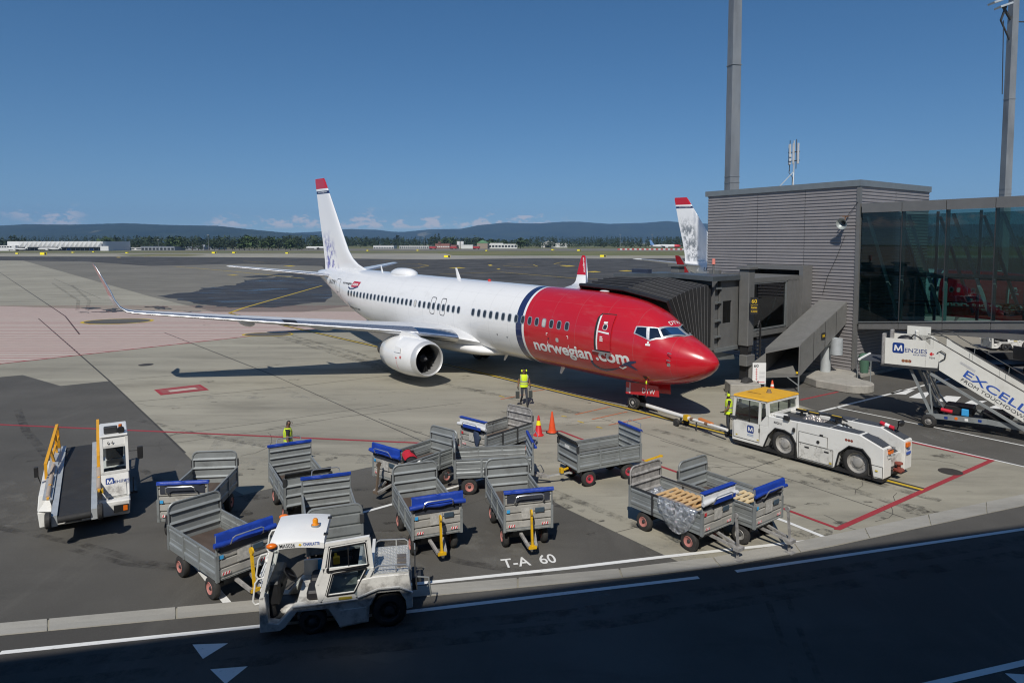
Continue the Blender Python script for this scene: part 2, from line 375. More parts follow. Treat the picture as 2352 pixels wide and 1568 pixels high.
# drainage channel: one stone after another
chan = MB(); ch = struct(place('drain_channel', None)); ch['label'] = 'pale stone drainage channel between stand and road'
def alongk(t):
    s = [0.]
    for i in range(len(KU) - 1): s.append(s[-1] + (KU[i + 1] - KU[i]).length)
    for i in range(len(KU) - 1):
        if t <= s[i + 1] or i == len(KU) - 2:
            f = (t - s[i]) / (s[i + 1] - s[i]); return KU[i].lerp(KU[i + 1], f), KLo[i].lerp(KLo[i + 1], f)
L_tot = sum((KU[i + 1] - KU[i]).length for i in range(len(KU) - 1)); t = 0.; n = 0
while t < L_tot - .1:
    e = min(t + 2.4, L_tot); a0, b0 = alongk(t + .022); a1, b1 = alongk(e - .022)
    q = [a0, a1, b1, b0]; mb = MB(); mid0 = a0.lerp(b0, .5); mid1 = a1.lerp(b1, .5)
    zt, zm = V((0, 0, .022)), V((0, 0, .012)); lo = V((0, 0, -.05))
    mb.add([a0 + zt, a1 + zt, mid1 + zm, mid0 + zm, b1 + zt, b0 + zt, a0 + lo, a1 + lo, b1 + lo, b0 + lo], [(0, 1, 2, 3), (3, 2, 4, 5), (0, 6, 7, 1), (5, 4, 8, 9), (0, 3, 5, 9, 6), (1, 7, 8, 4, 2)])
    mb.build('channel_stone', KERBM, ch, smooth=0); t = e
def line(name, pts, w, m, z=.009): return sheet(name, strip(GL(*pts), w), z, m)
sheet('joint_lines', sum([strip(GL(*p), w) for p, w in [(((0, 626), (150, 726), (183, 768)), .12), (((88, 731), (176, 808), (252, 875), (366, 983), (425, 1040)), .09), (((124, 640), (232, 686)), .06), (((376, 763), (437, 787), (622, 859)), .08), (((622, 859), (790, 934), (1010, 1030)), .05),
      (((259, 874), (373, 864), (640, 838)), .04), (((302, 923), (672, 888), (1000, 850)), .04), (((628, 982), (790, 957), (1060, 925)), .03), (((1517, 1010.6), (1837, 1107.6), (2080, 1190)), .03), (((1500, 1151), (1636, 1106), (1774, 1059), (2000, 985)), .03), (((1380, 960), (1640, 1047)), .025), (((870, 962), (1010, 1010)), .04),
      (((384, 1000), (620, 968), (900, 928)), .03), (((1415, 1222), (1640, 1165), (1800, 1125)), .02), (((380, 1020), (700, 975)), .02)]], []), .0045, JOINT)
# painted markings
line('white_line', [(0, 1499), (595, 1438), (935, 1405), (1605, 1326)], .12, WHITE); line('white_line', [(1690, 1312), (2352, 1215), (2600, 1180)], .12, WHITE)
line('white_line', [(2100, 1580), (2352, 1522), (2700, 1440)], .14, WHITE)
line('white_line', [(452, 1298), (505, 1364), (528, 1391), (595, 1384)], .15, WHITE); line('white_line', [(940, 1342), (1300, 1305), (1520, 1279), (1903, 1237), (1806, 1198), (1553, 1106), (1500, 1087)], .13, WHITE)
line('white_line', [(832, 1177), (1053, 1115.5), (1110, 1099)], .12, WHITE)
line('white_line', [(1875, 947), (2097, 891.4), (2180, 870)], .15, WHITE); line('white_line', [(1919, 935), (2115, 975), (2352, 1023.6), (2500, 1054)], .1, WHITE); line('white_line', [(2094, 1013), (2352, 1071.7), (2500, 1105)], .1, WHITE)
line('red_line', [(-300, 963), (0, 975), (366, 991), (960, 1017), (1090, 1024)], .14, REDP); line('red_line', [(1244, 989), (1288, 990), (1329, 1006), (1515, 1070), (1623, 1108), (1805, 1170), (1925, 1214)], .12, REDP)
line('red_line', [(1915, 1213), (1925, 1214), (2278, 1057), (2094, 1015.5)], .17, REDP, .0095); line('red_line', [(1838, 918.5), (1924, 900)], .14, REDP)
LEAD = [(527, 719), (870, 797), (1010, 833), (1430, 935), (1675, 998), (2040, 1104), (2120, 1125)]
line('line_border', LEAD, .42, BLKP, .0075); line('lead_in_line', LEAD, .15, YELP, .011); line('lead_in_line', [(527, 719), (560, 707), (740, 656)], .3, YELP, .02)
for p in ([(1321, 952), (1401, 934)], [(1360, 963), (1442, 945)], [(1398, 976), (1495, 957)], [(1216, 899.5), (1262, 893)], [(1150, 917), (1205, 906)]): line('orange_line', p, .09, ORGP)
for p in ([(1290, 955), (1302, 957)], [(1327, 967), (1341, 971)], [(1370, 980), (1383, 983)], [(1147, 909), (1158, 912)]): line('yellow_tick', p, .09, YELP)
for tri in ([(442, 1480), (524, 1477), (466, 1513)], [(483, 1537), (569, 1530), (518, 1571)], [(2308, 1546), (2375, 1550), (2345, 1575)]): sheet('yield_triangle', GL(*tri), .009, WHITE)
r7 = lambda x, y: G(1892.6 + .23438 * x, 716.6 + .23438 * y)
for q in ([(640, 800), (740, 765), (890, 762), (800, 808)], [(830, 838), (930, 790), (1045, 783), (985, 850)], [(1095, 875), (1200, 820), (1345, 830), (1290, 884)], [(1330, 915), (1440, 865), (1600, 872), (1440, 928)], [(1590, 945), (1700, 905), (1850, 915), (1740, 955)]): sheet('zebra_bar', [r7(*p) for p in q], .009, WHITE)
# hatched red no-parking area: stripes a metre apart
hx = []; y = G(0, 835).y; ytop = G(0, 702).y
edge = GL((-260, 858), (0, 835.5), (750, 752.6), (900, 736)); 
def edge_x(yy):
    for a, b_ in zip(edge, edge[1:]):
        if min(a.y, b_.y) <= yy <= max(a.y, b_.y): return a.x + (b_.x - a.x) * (yy - a.y) / (b_.y - a.y)
    return edge[-1].x if yy > edge[-1].y else edge[0].x
while y < ytop:
    xe = edge_x(y); tt = (y - G(0, 760).y); xr = min(xe, 2.) if tt < 0 else min(xe, 2.)
    left = -75
    hx.append([(left, y), (xr, y), (xr, y + .11), (left, y + .11)]); y += .98
pk = GL((-400, 868), (0, 835.5), (750, 752.6), (1000, 725), (1000, 716), (400, 715), (0, 703), (-400, 690))
sheet('hatch_ground', pk, .004, PINKP); sheet('hatch_stripes', hx, .009, REDP); line('hatch_edge', [(-260, 858), (0, 835.5), (750, 752.6), (880, 738)], .2, REDP, .0095)
def disc(name, px, py, r, z, m, n=28, ky=1.):
    c = G(px, py); return sheet(name, [(c.x + r * math.cos(2 * math.pi * i / n), c.y + ky * r * math.sin(2 * math.pi * i / n)) for i in range(n)], z, m)
IRON = mat('cast iron', (.06, .052, .045), .7, .3, bump=.3)
for px, py, r in ((335, 837.6, .42), (2183, 1083, .36)): tag(disc('manhole_cover', px, py, r, .012, IRON), 'round iron manhole cover in the ' + ('concrete beyond the red hydrant frame' if px < 999 else 'concrete beside the thick red line'), 'manhole cover', 'manhole covers in the apron')
disc('yellow_ring', 270, 738, 3.3, .013, YELP, ky=.72); disc('dark_disc', 270, 738, 3.0, .018, ASPH, ky=.72); disc('yellow_ring', 615, 768, 2.1, .013, YELP, ky=.6); disc('dark_disc', 615, 768, 1.9, .018, ASPH, ky=.6)
sheet('hydrant_frame', GL((354, 895), (460, 883), (480, 895.5), (369, 907.5)), .009, REDP); sheet('hydrant_cover', GL((364, 896), (456, 886), (470, 894.5), (375, 904.5)), .012, paint_mat('worn red cover', (.33, .085, .08), (.26, .17, .15), .7))
sheet('hydrant_marking', GL((385, 897), (447, 890), (455, 893.5), (392, 900.5)), .015, PINKP)
sheet('road_patch', GL((818, 1510), (880, 1497), (958, 1500), (892, 1524)), .007, ASPH)
# T-A 60
ta = G(1157, 1305); tb = G(1281, 1291.5); ux = (tb - ta).normalized(); uy = V((-ux.y, ux.x, 0))
struct(decal('stand_lettering', textbm('T-A  60', .012), plane_fn(ta, ux, uy, .009), WHITE, fit=(0, (tb - ta).length, 0, .46)))
# yellow markings far out on the taxiway
for px, py, w, h in ((1030, 615, 40, 2.2), (1120, 609, 12, 3), (1285, 611, 38, 2.5), (1345, 624, 36, 2.5), (1420, 622, 34, 2.2), (1455, 628, 16, 2), (1140, 618, 10, 2), (1580, 608, 20, 2), (600, 620, 26, 1.6), (520, 632, 30, 1.4), (265, 591, 14, 1.4), (650, 611, 30, 2)):
    sheet('taxiway_marking', GL((px, py), (px + w * .6, py - h * .5), (px + w, py + h * .3), (px + w * .45, py + h * .6)), .024, YELP)
for pts in ([(905, 617), (960, 615), (985, 610), (960, 606), (900, 605)], [(1155, 610), (1200, 614), (1235, 612), (1225, 608), (1165, 606.5)], [(1330, 600), (1290, 602), (1272, 606), (1300, 609)], [(1010, 630), (1150, 625), (1330, 640), (1560, 646)], [(760, 600), (860, 601), (935, 596)], [(330, 590), (365, 585.5), (420, 583.8)], [(560, 600), (610, 603), (680, 602)], [(400, 612), (520, 622), (700, 640)]):
    line('taxiway_line', pts, .35, YELP, .024)

# rubber marks, oil spots and patched cracks: thin worn films on the ground
def worn_film(name, col, lo, hi, sc_, amt=.8):
    m, nt, b, o = newmat(name); v = coords(nt, False); b.inputs['Base Color'].default_value = rgba(col); b.inputs['Roughness'].default_value = .8
    t = N(nt, 'ShaderNodeBsdfTransparent'); mx = nt.nodes.new('ShaderNodeMixShader'); nt.links.new(mrange(nt, noise(nt, v, sc_, 7, .75), lo, hi, 0, amt), mx.inputs[0]); nt.links.new(t.outputs[0], mx.inputs[1]); nt.links.new(b.outputs[0], mx.inputs[2]); nt.links.new(mx.outputs[0], o.inputs[0]); return m
RUB = worn_film('rubber marks', (.045, .042, .038), .42, .66, 1.6, .42); OIL = worn_film('oil spots', (.05, .046, .04), .42, .66, 3.0, .6); PATCH = worn_film('pale wear', (.30, .29, .26), .45, .7, 1.3, .35)
random.seed(17); q_ = []
for pts, w in (([(640, 772), (760, 806), (880, 845), (960, 872)], .9), ([(660, 768), (800, 806), (930, 845)], .5), ([(1010, 880), (1180, 915), (1330, 950)], .5), ([(1500, 985), (1660, 1030), (1900, 1105), (2100, 1170)], .35), ([(1560, 980), (1720, 1025), (1960, 1095), (2160, 1150)], .35), ([(300, 960), (470, 1000), (700, 1040), (900, 1050)], .3), ([(60, 1060), (160, 1050), (330, 1080), (500, 1190)], .22), ([(-10, 1210), (190, 1250), (330, 1290), (480, 1310)], .22), ([(160, 1260), (290, 1295), (420, 1308)], .18), ([(40, 940), (60, 990), (120, 1060)], .3), ([(880, 1240), (1060, 1290), (1300, 1330)], .25),
             ([(-50, 1545), (600, 1470), (1300, 1410), (1800, 1330), (2400, 1230)], .35), ([(-50, 1590), (650, 1510), (1400, 1430), (1900, 1350), (2400, 1262)], .35), ([(120, 650), (180, 690), (178, 712)], .4), ([(165, 655), (205, 690), (200, 714)], .4), ([(1250, 1120), (1400, 1180), (1620, 1270)], .3), ([(1745, 1330), (1800, 1480), (1830, 1580)], .12), ([(1790, 1325), (1850, 1480), (1890, 1580)], .12)):
    q_ += strip(GL(*pts), w)
sheet('rubber_marks', q_, .0062, RUB); q_ = []
for k in range(150):
    x = random.uniform(380, 2250); y = random.uniform(850, 1240) if random.random() < .85 else random.uniform(700, 850); c = G(x, y); r = random.choice((.1, .15, .22, .35)) * random.uniform(.6, 1.5); a0 = random.uniform(0, 6); e = random.uniform(.3, 1)
    if (c - G(985, 1345)).length < 1 or y > 1335 - (x - 985) * .12: continue
    q_.append([(c.x + r * (1 + .3 * math.sin(3 * t + a0)) * math.cos(t), c.y + r * e * (1 + .3 * math.sin(2 * t + a0)) * math.sin(t)) for t in [2 * math.pi * i / 11 for i in range(11)]])
sheet('oil_spots', q_, .0068, OIL); q_ = []
for k in range(16):
    x = random.uniform(0, 2300); y = random.uniform(880, 1300); c = G(x, y); w = random.uniform(.8, 2.5); h = random.uniform(.3, .9); a0 = random.choice((HD, .27, 0)); ca_, sb_ = math.cos(a0), math.sin(a0)
    q_.append([(c.x + ca_ * u - sb_ * v_, c.y + sb_ * u + ca_ * v_) for u, v_ in ((-w, -h), (w, -h), (w, h), (-w, h))])
sheet('pale_patches', q_, .0056, PATCH)
q_ = []
for k in range(26):
    x = random.uniform(0, 2100); y = random.uniform(900, 1230); p = G(x, y); a = random.uniform(0, 6.28); pts = [p]
    for i in range(random.randrange(4, 10)): a += random.uniform(-.6, .6); p = p + V((math.cos(a), math.sin(a), 0)) * random.uniform(.25, .6); pts.append(p)
    q_ += strip(pts, .014)
sheet('crack_lines', q_, .0072, JOINT)
# ------------------------------------------------------------------ object materials
WPAINT = mat('white fuselage paint', (.80, .80, .79), .22, var=.03, coat=.5, dirt=(.5, .49, .46), damt=.25, dscale=.8, dlo=.55)
RPAINT = mat('red aircraft paint', (.50, .012, .022), .22, var=.05, coat=.6)
NAVY = mat('navy paint', (.018, .03, .10), .25, var=.05, coat=.4)
METAL = mat('polished metal', (.72, .73, .75), .22, 1., var=.06)
SLATM = mat('bare leading edge', (.62, .63, .65), .30, .85, var=.06)
WINGM = mat('wing grey paint', (.60, .61, .62), .35, var=.06, dirt=(.35, .34, .33), damt=.3)
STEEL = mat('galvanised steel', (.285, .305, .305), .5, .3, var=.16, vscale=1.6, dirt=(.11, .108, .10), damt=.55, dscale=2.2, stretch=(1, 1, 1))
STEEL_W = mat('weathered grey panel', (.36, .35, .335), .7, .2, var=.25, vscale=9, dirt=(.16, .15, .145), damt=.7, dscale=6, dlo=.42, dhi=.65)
PANEL_F = mat('painted front panel grey', (.40, .39, .36), .6, .1, var=.2, vscale=2.2, dirt=(.2, .19, .175), damt=.55, dscale=3.4, dlo=.48)  # painted outer face, lighter than the galvanised steel
STEEL_D = mat('dark steel', (.06, .062, .065), .55, .4, var=.2)
PLY = mat('brown deck plywood', (.085, .062, .05), .75, var=.25, vscale=3, dirt=(.2, .17, .14), dscale=2.2, damt=.45, dlo=.55, stretch=(.4, 2, 1))
PLY_L = mat('worn plywood deck', (.17, .12, .085), .8, var=.35, vscale=5, dirt=(.06, .045, .035), dscale=3.5, damt=.7, dlo=.45, stretch=(.5, 2, 1))
TYRE = mat('tyre rubber', (.03, .029, .028), .8, var=.25, dirt=(.11, .10, .09), damt=.45, dscale=5)
RIM_R = mat('faded red rim', (.46, .19, .165), .6, var=.2, dirt=(.16, .11, .09), damt=.8, dscale=9)
RIM_R2 = mat('red rim', (.50, .05, .075), .45, var=.1, dirt=(.2, .1, .1), damt=.4, dscale=9)
RIM_G = mat('grey rim', (.36, .35, .33), .5, .2, var=.15, dirt=(.12, .10, .09), damt=.6, dscale=7)
TARP = mat('blue tarpaulin', (.012, .05, .34), .5, var=.16, vscale=5, bump=.5, bscale=9)
TARP_D = mat('dark tarpaulin', (.035, .04, .055), .6, var=.2, bump=.4, bscale=8)
TARP_W = mat('white tarpaulin', (.66, .67, .68), .5, var=.1, bump=.4, bscale=9)
YEL = mat('yellow drawbar paint', (.68, .40, .008), .45, var=.12, dirt=(.2, .12, .04), damt=.5, dscale=6)
ORANGE = mat('orange lamp plastic', (.75, .16, .01), .3, var=.08)
AMBER = mat('amber beacon', (.8, .28, .01), .15, var=.1, coat=.6)
WHT = mat('white vehicle paint', (.74, .735, .70), .4, var=.05, dirt=(.33, .30, .26), dscale=1.3, damt=.55, dlo=.52, dhi=.78)
WHT_D = mat('scuffed white paint', (.66, .65, .61), .5, var=.08, dirt=(.20, .185, .165), dscale=3.2, damt=.75, dlo=.46, dhi=.68)
CREAM = mat('cream panel', (.72, .715, .66), .42, var=.04, dirt=(.45, .42, .36), damt=.35)
BLK = mat('black plastic', (.018, .018, .019), .5, var=.2)
SEATM = mat('black seat vinyl', (.02, .02, .022), .55, var=.2)
BLUE = mat('menzies blue', (.012, .045, .22), .4, var=.03); BLUE_L = mat('light blue print', (.05, .36, .72), .4, var=.03); BLUE_M = mat('excellence blue', (.035, .10, .42), .4, var=.03)
INK = mat('dark print', (.02, .022, .03), .5, var=.05); WPRINT = mat('white print', (.80, .80, .78), .5, var=.04); YPRINT = mat('yellow print', (.80, .52, .02), .5, var=.03); RPRINT = mat('red print', (.6, .03, .04), .5, var=.05)
CONE_O = mat('orange cone rubber', (.72, .085, .02), .45, var=.08, dirt=(.35, .06, .03), damt=.4, dscale=5); CONE_R = mat('red cone rubber', (.58, .02, .02), .45, var=.08); CONE_Y = mat('yellow reflective band', (.95, .80, .02), .4, var=.04)
YROOF = mat('amber yellow roof', (.80, .43, .03), .5, var=.05, dirt=(.45, .25, .06), damt=.5, dscale=2.4)
WOOD = mat('pallet wood', (.62, .41, .20), .75, var=.16, vscale=4, stretch=(.4, 3, 3)); WOOD_L = mat('pale pallet wood', (.70, .55, .32), .75, var=.14, vscale=4, stretch=(.4, 3, 3))
DIAM = mat('aluminium tread plate', (.50, .50, .47), .45, .35, var=.16, vscale=22, bump=.6, bscale=32)
ANTISLIP = mat('grey anti-slip deck', (.055, .062, .075), .85, var=.2, vscale=30)
BELT = mat('black conveyor belt', (.028, .028, .028), .72, var=.15, dirt=(.07, .068, .06), damt=.4, dscale=1.5)
ROAD_Y = mat('orange yellow rail', (.78, .38, .02), .42, var=.08)
FOAM = mat('beige pipe foam', (.40, .33, .27), .9, var=.1)
HIVIS = mat('hi-vis yellow cloth', (.66, .86, .02), .75, var=.1, vscale=9, bump=.4, bscale=22); REFL = mat('grey reflective tape', (.30, .31, .32), .4, var=.1)
SKIN = mat('skin', (.44, .25, .17), .6, var=.08); SKIN_D = mat('tanned skin', (.20, .105, .065), .6, var=.08); HAIR = mat('dark hair', (.015, .012, .01), .7)
CLOTH = mat('dark work trousers', (.038, .042, .052), .85, var=.25, vscale=8, bump=.4, bscale=20); SHIRT = mat('black shirt', (.02, .021, .024), .85, var=.2); BOOT = mat('black boot leather', (.016, .016, .016), .6)
CLAD = mat('grey corrugated cladding', (.27, .255, .255), .45, .1, var=.08, vscale=1.3); CLAD_T = mat('grey trim metal', (.19, .187, .18), .42, .25, var=.08); TRIM_L = mat('light trim metal', (.26, .28, .28), .4, .5, var=.1)
BRIDGE = mat('bridge grey paint', (.15, .15, .145), .5, .1, var=.12, dirt=(.15, .15, .145), damt=.35, dscale=.9); CHUTE = mat('chute grey sheet', (.20, .197, .185), .5, .15, var=.1, dirt=(.21, .2, .19), damt=.45, dscale=.8)
BELLOW = mat('black bellows fabric', (.013, .013, .014), .6, var=.2, bump=.3, bscale=14); WIRE = mat('pale bellows wire', (.17, .17, .17), .6, .1)
POLEM = mat('galvanised mast', (.27, .28, .285), .5, .45, var=.22, vscale=.8, dirt=(.14, .14, .14), damt=.55, dscale=.5, stretch=(1, 1, .35))
CONCB = mat('cast concrete block', (.36, .34, .30), .85, var=.14, dirt=(.2, .19, .17), damt=.6, dscale=1.8, bump=.3)
SILV = mat('galvanised duct', (.52, .55, .56), .45, .3, var=.12); GREEN = mat('green bin plastic', (.07, .15, .10), .5, var=.1)
FOIL = None
GLS = glassmat('clear glass', (.80, .86, .84), .03, 1.); GLD = glassmat('dark tinted glass', (.20, .24, .24), .05, 1.2); GLT = glassmat('teal facade glass', (.19, .34, .33), .015, 1.0); GLW = glassmat('aircraft pane', (.10, .14, .16), .10, 1.6)
CAVITY = mat('dark interior', (.02, .02, .021), .8)
m, nt, b, o = newmat('wrinkled clear film')
nt.nodes.remove(b); v = coords(nt, False); nz = noise(nt, v, 8, 8, .75)
bp = N(nt, 'ShaderNodeBump', Strength=1., Distance=.06); nt.links.new(nz, bp.inputs['Height'])
t_ = N(nt, 'ShaderNodeBsdfTransparent', Color=(.86, .88, .9, 1)); g_ = N(nt, 'ShaderNodeBsdfGlossy', Color=(.9, .92, .95, 1), Roughness=.12); nt.links.new(bp.outputs[0], g_.inputs['Normal'])
d_ = N(nt, 'ShaderNodeBsdfDiffuse', Color=(.7, .72, .75, 1)); mx1 = nt.nodes.new('ShaderNodeMixShader'); mx1.inputs[0].default_value = .35; nt.links.new(g_.outputs[0], mx1.inputs[1]); nt.links.new(d_.outputs[0], mx1.inputs[2])
mx2 = nt.nodes.new('ShaderNodeMixShader'); nt.links.new(mrange(nt, nz, .4, .62, .22, .85), mx2.inputs[0]); nt.links.new(t_.outputs[0], mx2.inputs[1]); nt.links.new(mx1.outputs[0], mx2.inputs[2]); nt.links.new(mx2.outputs[0], o.inputs[0]); FILM = m
# fuselage livery: red nose, white and navy bands, white body
m, nt, b, o = newmat('fuselage livery'); tcn = nt.nodes.new('ShaderNodeTexCoord'); sx = nt.nodes.new('ShaderNodeSeparateXYZ'); nt.links.new(tcn.outputs['Object'], sx.inputs[0])
cr = nt.nodes.new('ShaderNodeValToRGB'); cr.color_ramp.interpolation = 'CONSTANT'; nt.links.new(mrange(nt, sx.outputs[0], -40, 0, 0, 1, False), cr.inputs[0])
el = cr.color_ramp.elements; el[0].position = 0; el[0].color = (.80, .80, .79, 1); el[1].position = 1 - 10.66 / 40; el[1].color = (.018, .03, .10, 1)
e = el.new(1 - 10.2 / 40); e.color = (.8, .8, .79, 1); e = el.new(1 - 10.05 / 40); e.color = (.50, .012, .022, 1)
vv = coords(nt, False, (.3, 1, 1)); cc = mixc_(nt, mrange(nt, noise(nt, vv, 1.6, 7, .65), .5, .78, 0, .16), cr.outputs[0], (.3, .28, .26))
fx = mth(nt, 'FRACT', mth(nt, 'MULTIPLY', sx.outputs[0], .62)); cc = mixc_(nt, mth(nt, 'MULTIPLY', mth(nt, 'LESS_THAN', fx, .014), .22), cc, (.2, .2, .2))
fz_ = mth(nt, 'FRACT', mth(nt, 'MULTIPLY', sx.outputs[2], 1.05)); cc = mixc_(nt, mth(nt, 'MULTIPLY', mth(nt, 'LESS_THAN', fz_, .014), .14), cc, (.2, .2, .2))
cc = mixc_(nt, mth(nt, 'MULTIPLY', mrange(nt, sx.outputs[2], 2.0, 1.35), mrange(nt, noise(nt, coords(nt, False, (.12, 1, 1)), 2.2, 7, .7), .42, .68, 0, .5)), cc, (.16, .14, .12))
nt.links.new(cc, b.inputs['Base Color']); b.inputs['Roughness'].default_value = .24; b.inputs['Coat Weight'].default_value = .6; b.inputs['Coat Roughness'].default_value = .06; FUS = m
def finmat(name, art, lo, hi, thr, sc_):
    m, nt, b, o = newmat(name); tcn = nt.nodes.new('ShaderNodeTexCoord'); sx = nt.nodes.new('ShaderNodeSeparateXYZ'); nt.links.new(tcn.outputs['Object'], sx.inputs[0])
    z = sx.outputs[2]; v = coords(nt, False, (1, .05, .7))
    nz = mth(nt, 'MULTIPLY', mrange(nt, noise(nt, v, sc_, 9, .72), thr, thr + .12), mth(nt, 'MULTIPLY', mrange(nt, z, lo - 1.2, lo), mrange(nt, z, hi - 1.6, hi + .4, 1, 0)))
    mid = mth(nt, 'ADD', sx.outputs[0], mth(nt, 'MULTIPLY', mth(nt, 'SUBTRACT', z, 5.3), .27)); band = mth(nt, 'MULTIPLY', mrange(nt, mid, -36.9, -36.3), mrange(nt, mid, -35.2, -34.3, 1, 0))
    c = mixc_(nt, mth(nt, 'MULTIPLY', nz, band), (.80, .80, .80), art)
    c = mixc_(nt, mth(nt, 'GREATER_THAN', z, 11.62), c, (.50, .012, .022))
    nb = mth(nt, 'MULTIPLY', mth(nt, 'GREATER_THAN', z, 11.2), mth(nt, 'LESS_THAN', z, 11.44)); c = mixc_(nt, nb, c, (.018, .03, .10))
    nt.links.new(c, b.inputs['Base Color']); b.inputs['Roughness'].default_value = .25; b.inputs['Coat Weight'].default_value = .5; return m
FIN1 = finmat('tail fin with violet sketch', (.16, .17, .42), 5.5, 8.2, .45, 1.5); FIN2 = finmat('tail fin with grey drawing', (.21, .23, .25), 5.6, 10.2, .44, 1.7)
# ------------------------------------------------------------------ airliner
ST = [(0, 2.75, 2.75, .004), (.05, 2.90, 2.60, .17), (.15, 3.02, 2.45, .3), (.4, 3.22, 2.22, .52), (.8, 3.46, 1.98, .77), (1.4, 3.74, 1.75, 1.05), (1.9, 3.98, 1.62, 1.22), (2.6, 4.55, 1.49, 1.42), (3.2, 4.84, 1.42, 1.56), (4.0, 5.07, 1.37, 1.69), (5.0, 5.23, 1.34, 1.79), (6.5, 5.32, 1.33, 1.86), (7.5, 5.33, 1.33, 1.88),
      (26, 5.33, 1.33, 1.88), (28, 5.345, 1.58, 1.83), (30, 5.35, 2.05, 1.68), (32, 5.34, 2.66, 1.42), (34, 5.28, 3.32, 1.1), (36, 5.18, 3.98, .72), (37.4, 5.05, 4.42, .4), (38.0, 4.95, 4.62, .2), (38.1, 4.86, 4.7, .06)]
_sa = np.array(ST)
def sec(a): return [float(np.interp(a, _sa[:, 0], _sa[:, k])) for k in (1, 2, 3)]
def smooth_sec(a):
    # light smoothing of the tabulated outline
    h = .18 if a > .6 else .02 if a > .1 else 0.
    q = [sec(a + d) for d in ((-h, 0, h) if h and a < 37.5 else (0,))]
    return [sum(c) / len(c) for c in zip(*q)]
def Sf(a, th, off=0.):
    zt, zb, hw = smooth_sec(a); hh = (zt - zb) / 2; zc = (zt + zb) / 2; t = R(th)
    p = V((-a, -hw * math.sin(t), zc + hh * math.cos(t)))
    n = V((0, -math.sin(t) / max(hw, .01), math.cos(t) / max(hh, .01))).normalized()
    return p + n * off
def Sz(a, z, off=0.):                              # starboard side at height z
    zt, zb, hw = smooth_sec(a); hh = (zt - zb) / 2; zc = (zt + zb) / 2
    return Sf(a, math.degrees(math.acos(max(-1, min(1, (z - zc) / hh)))), off)
AX, AY, AYAW = 7.7144, 27.2829, HD
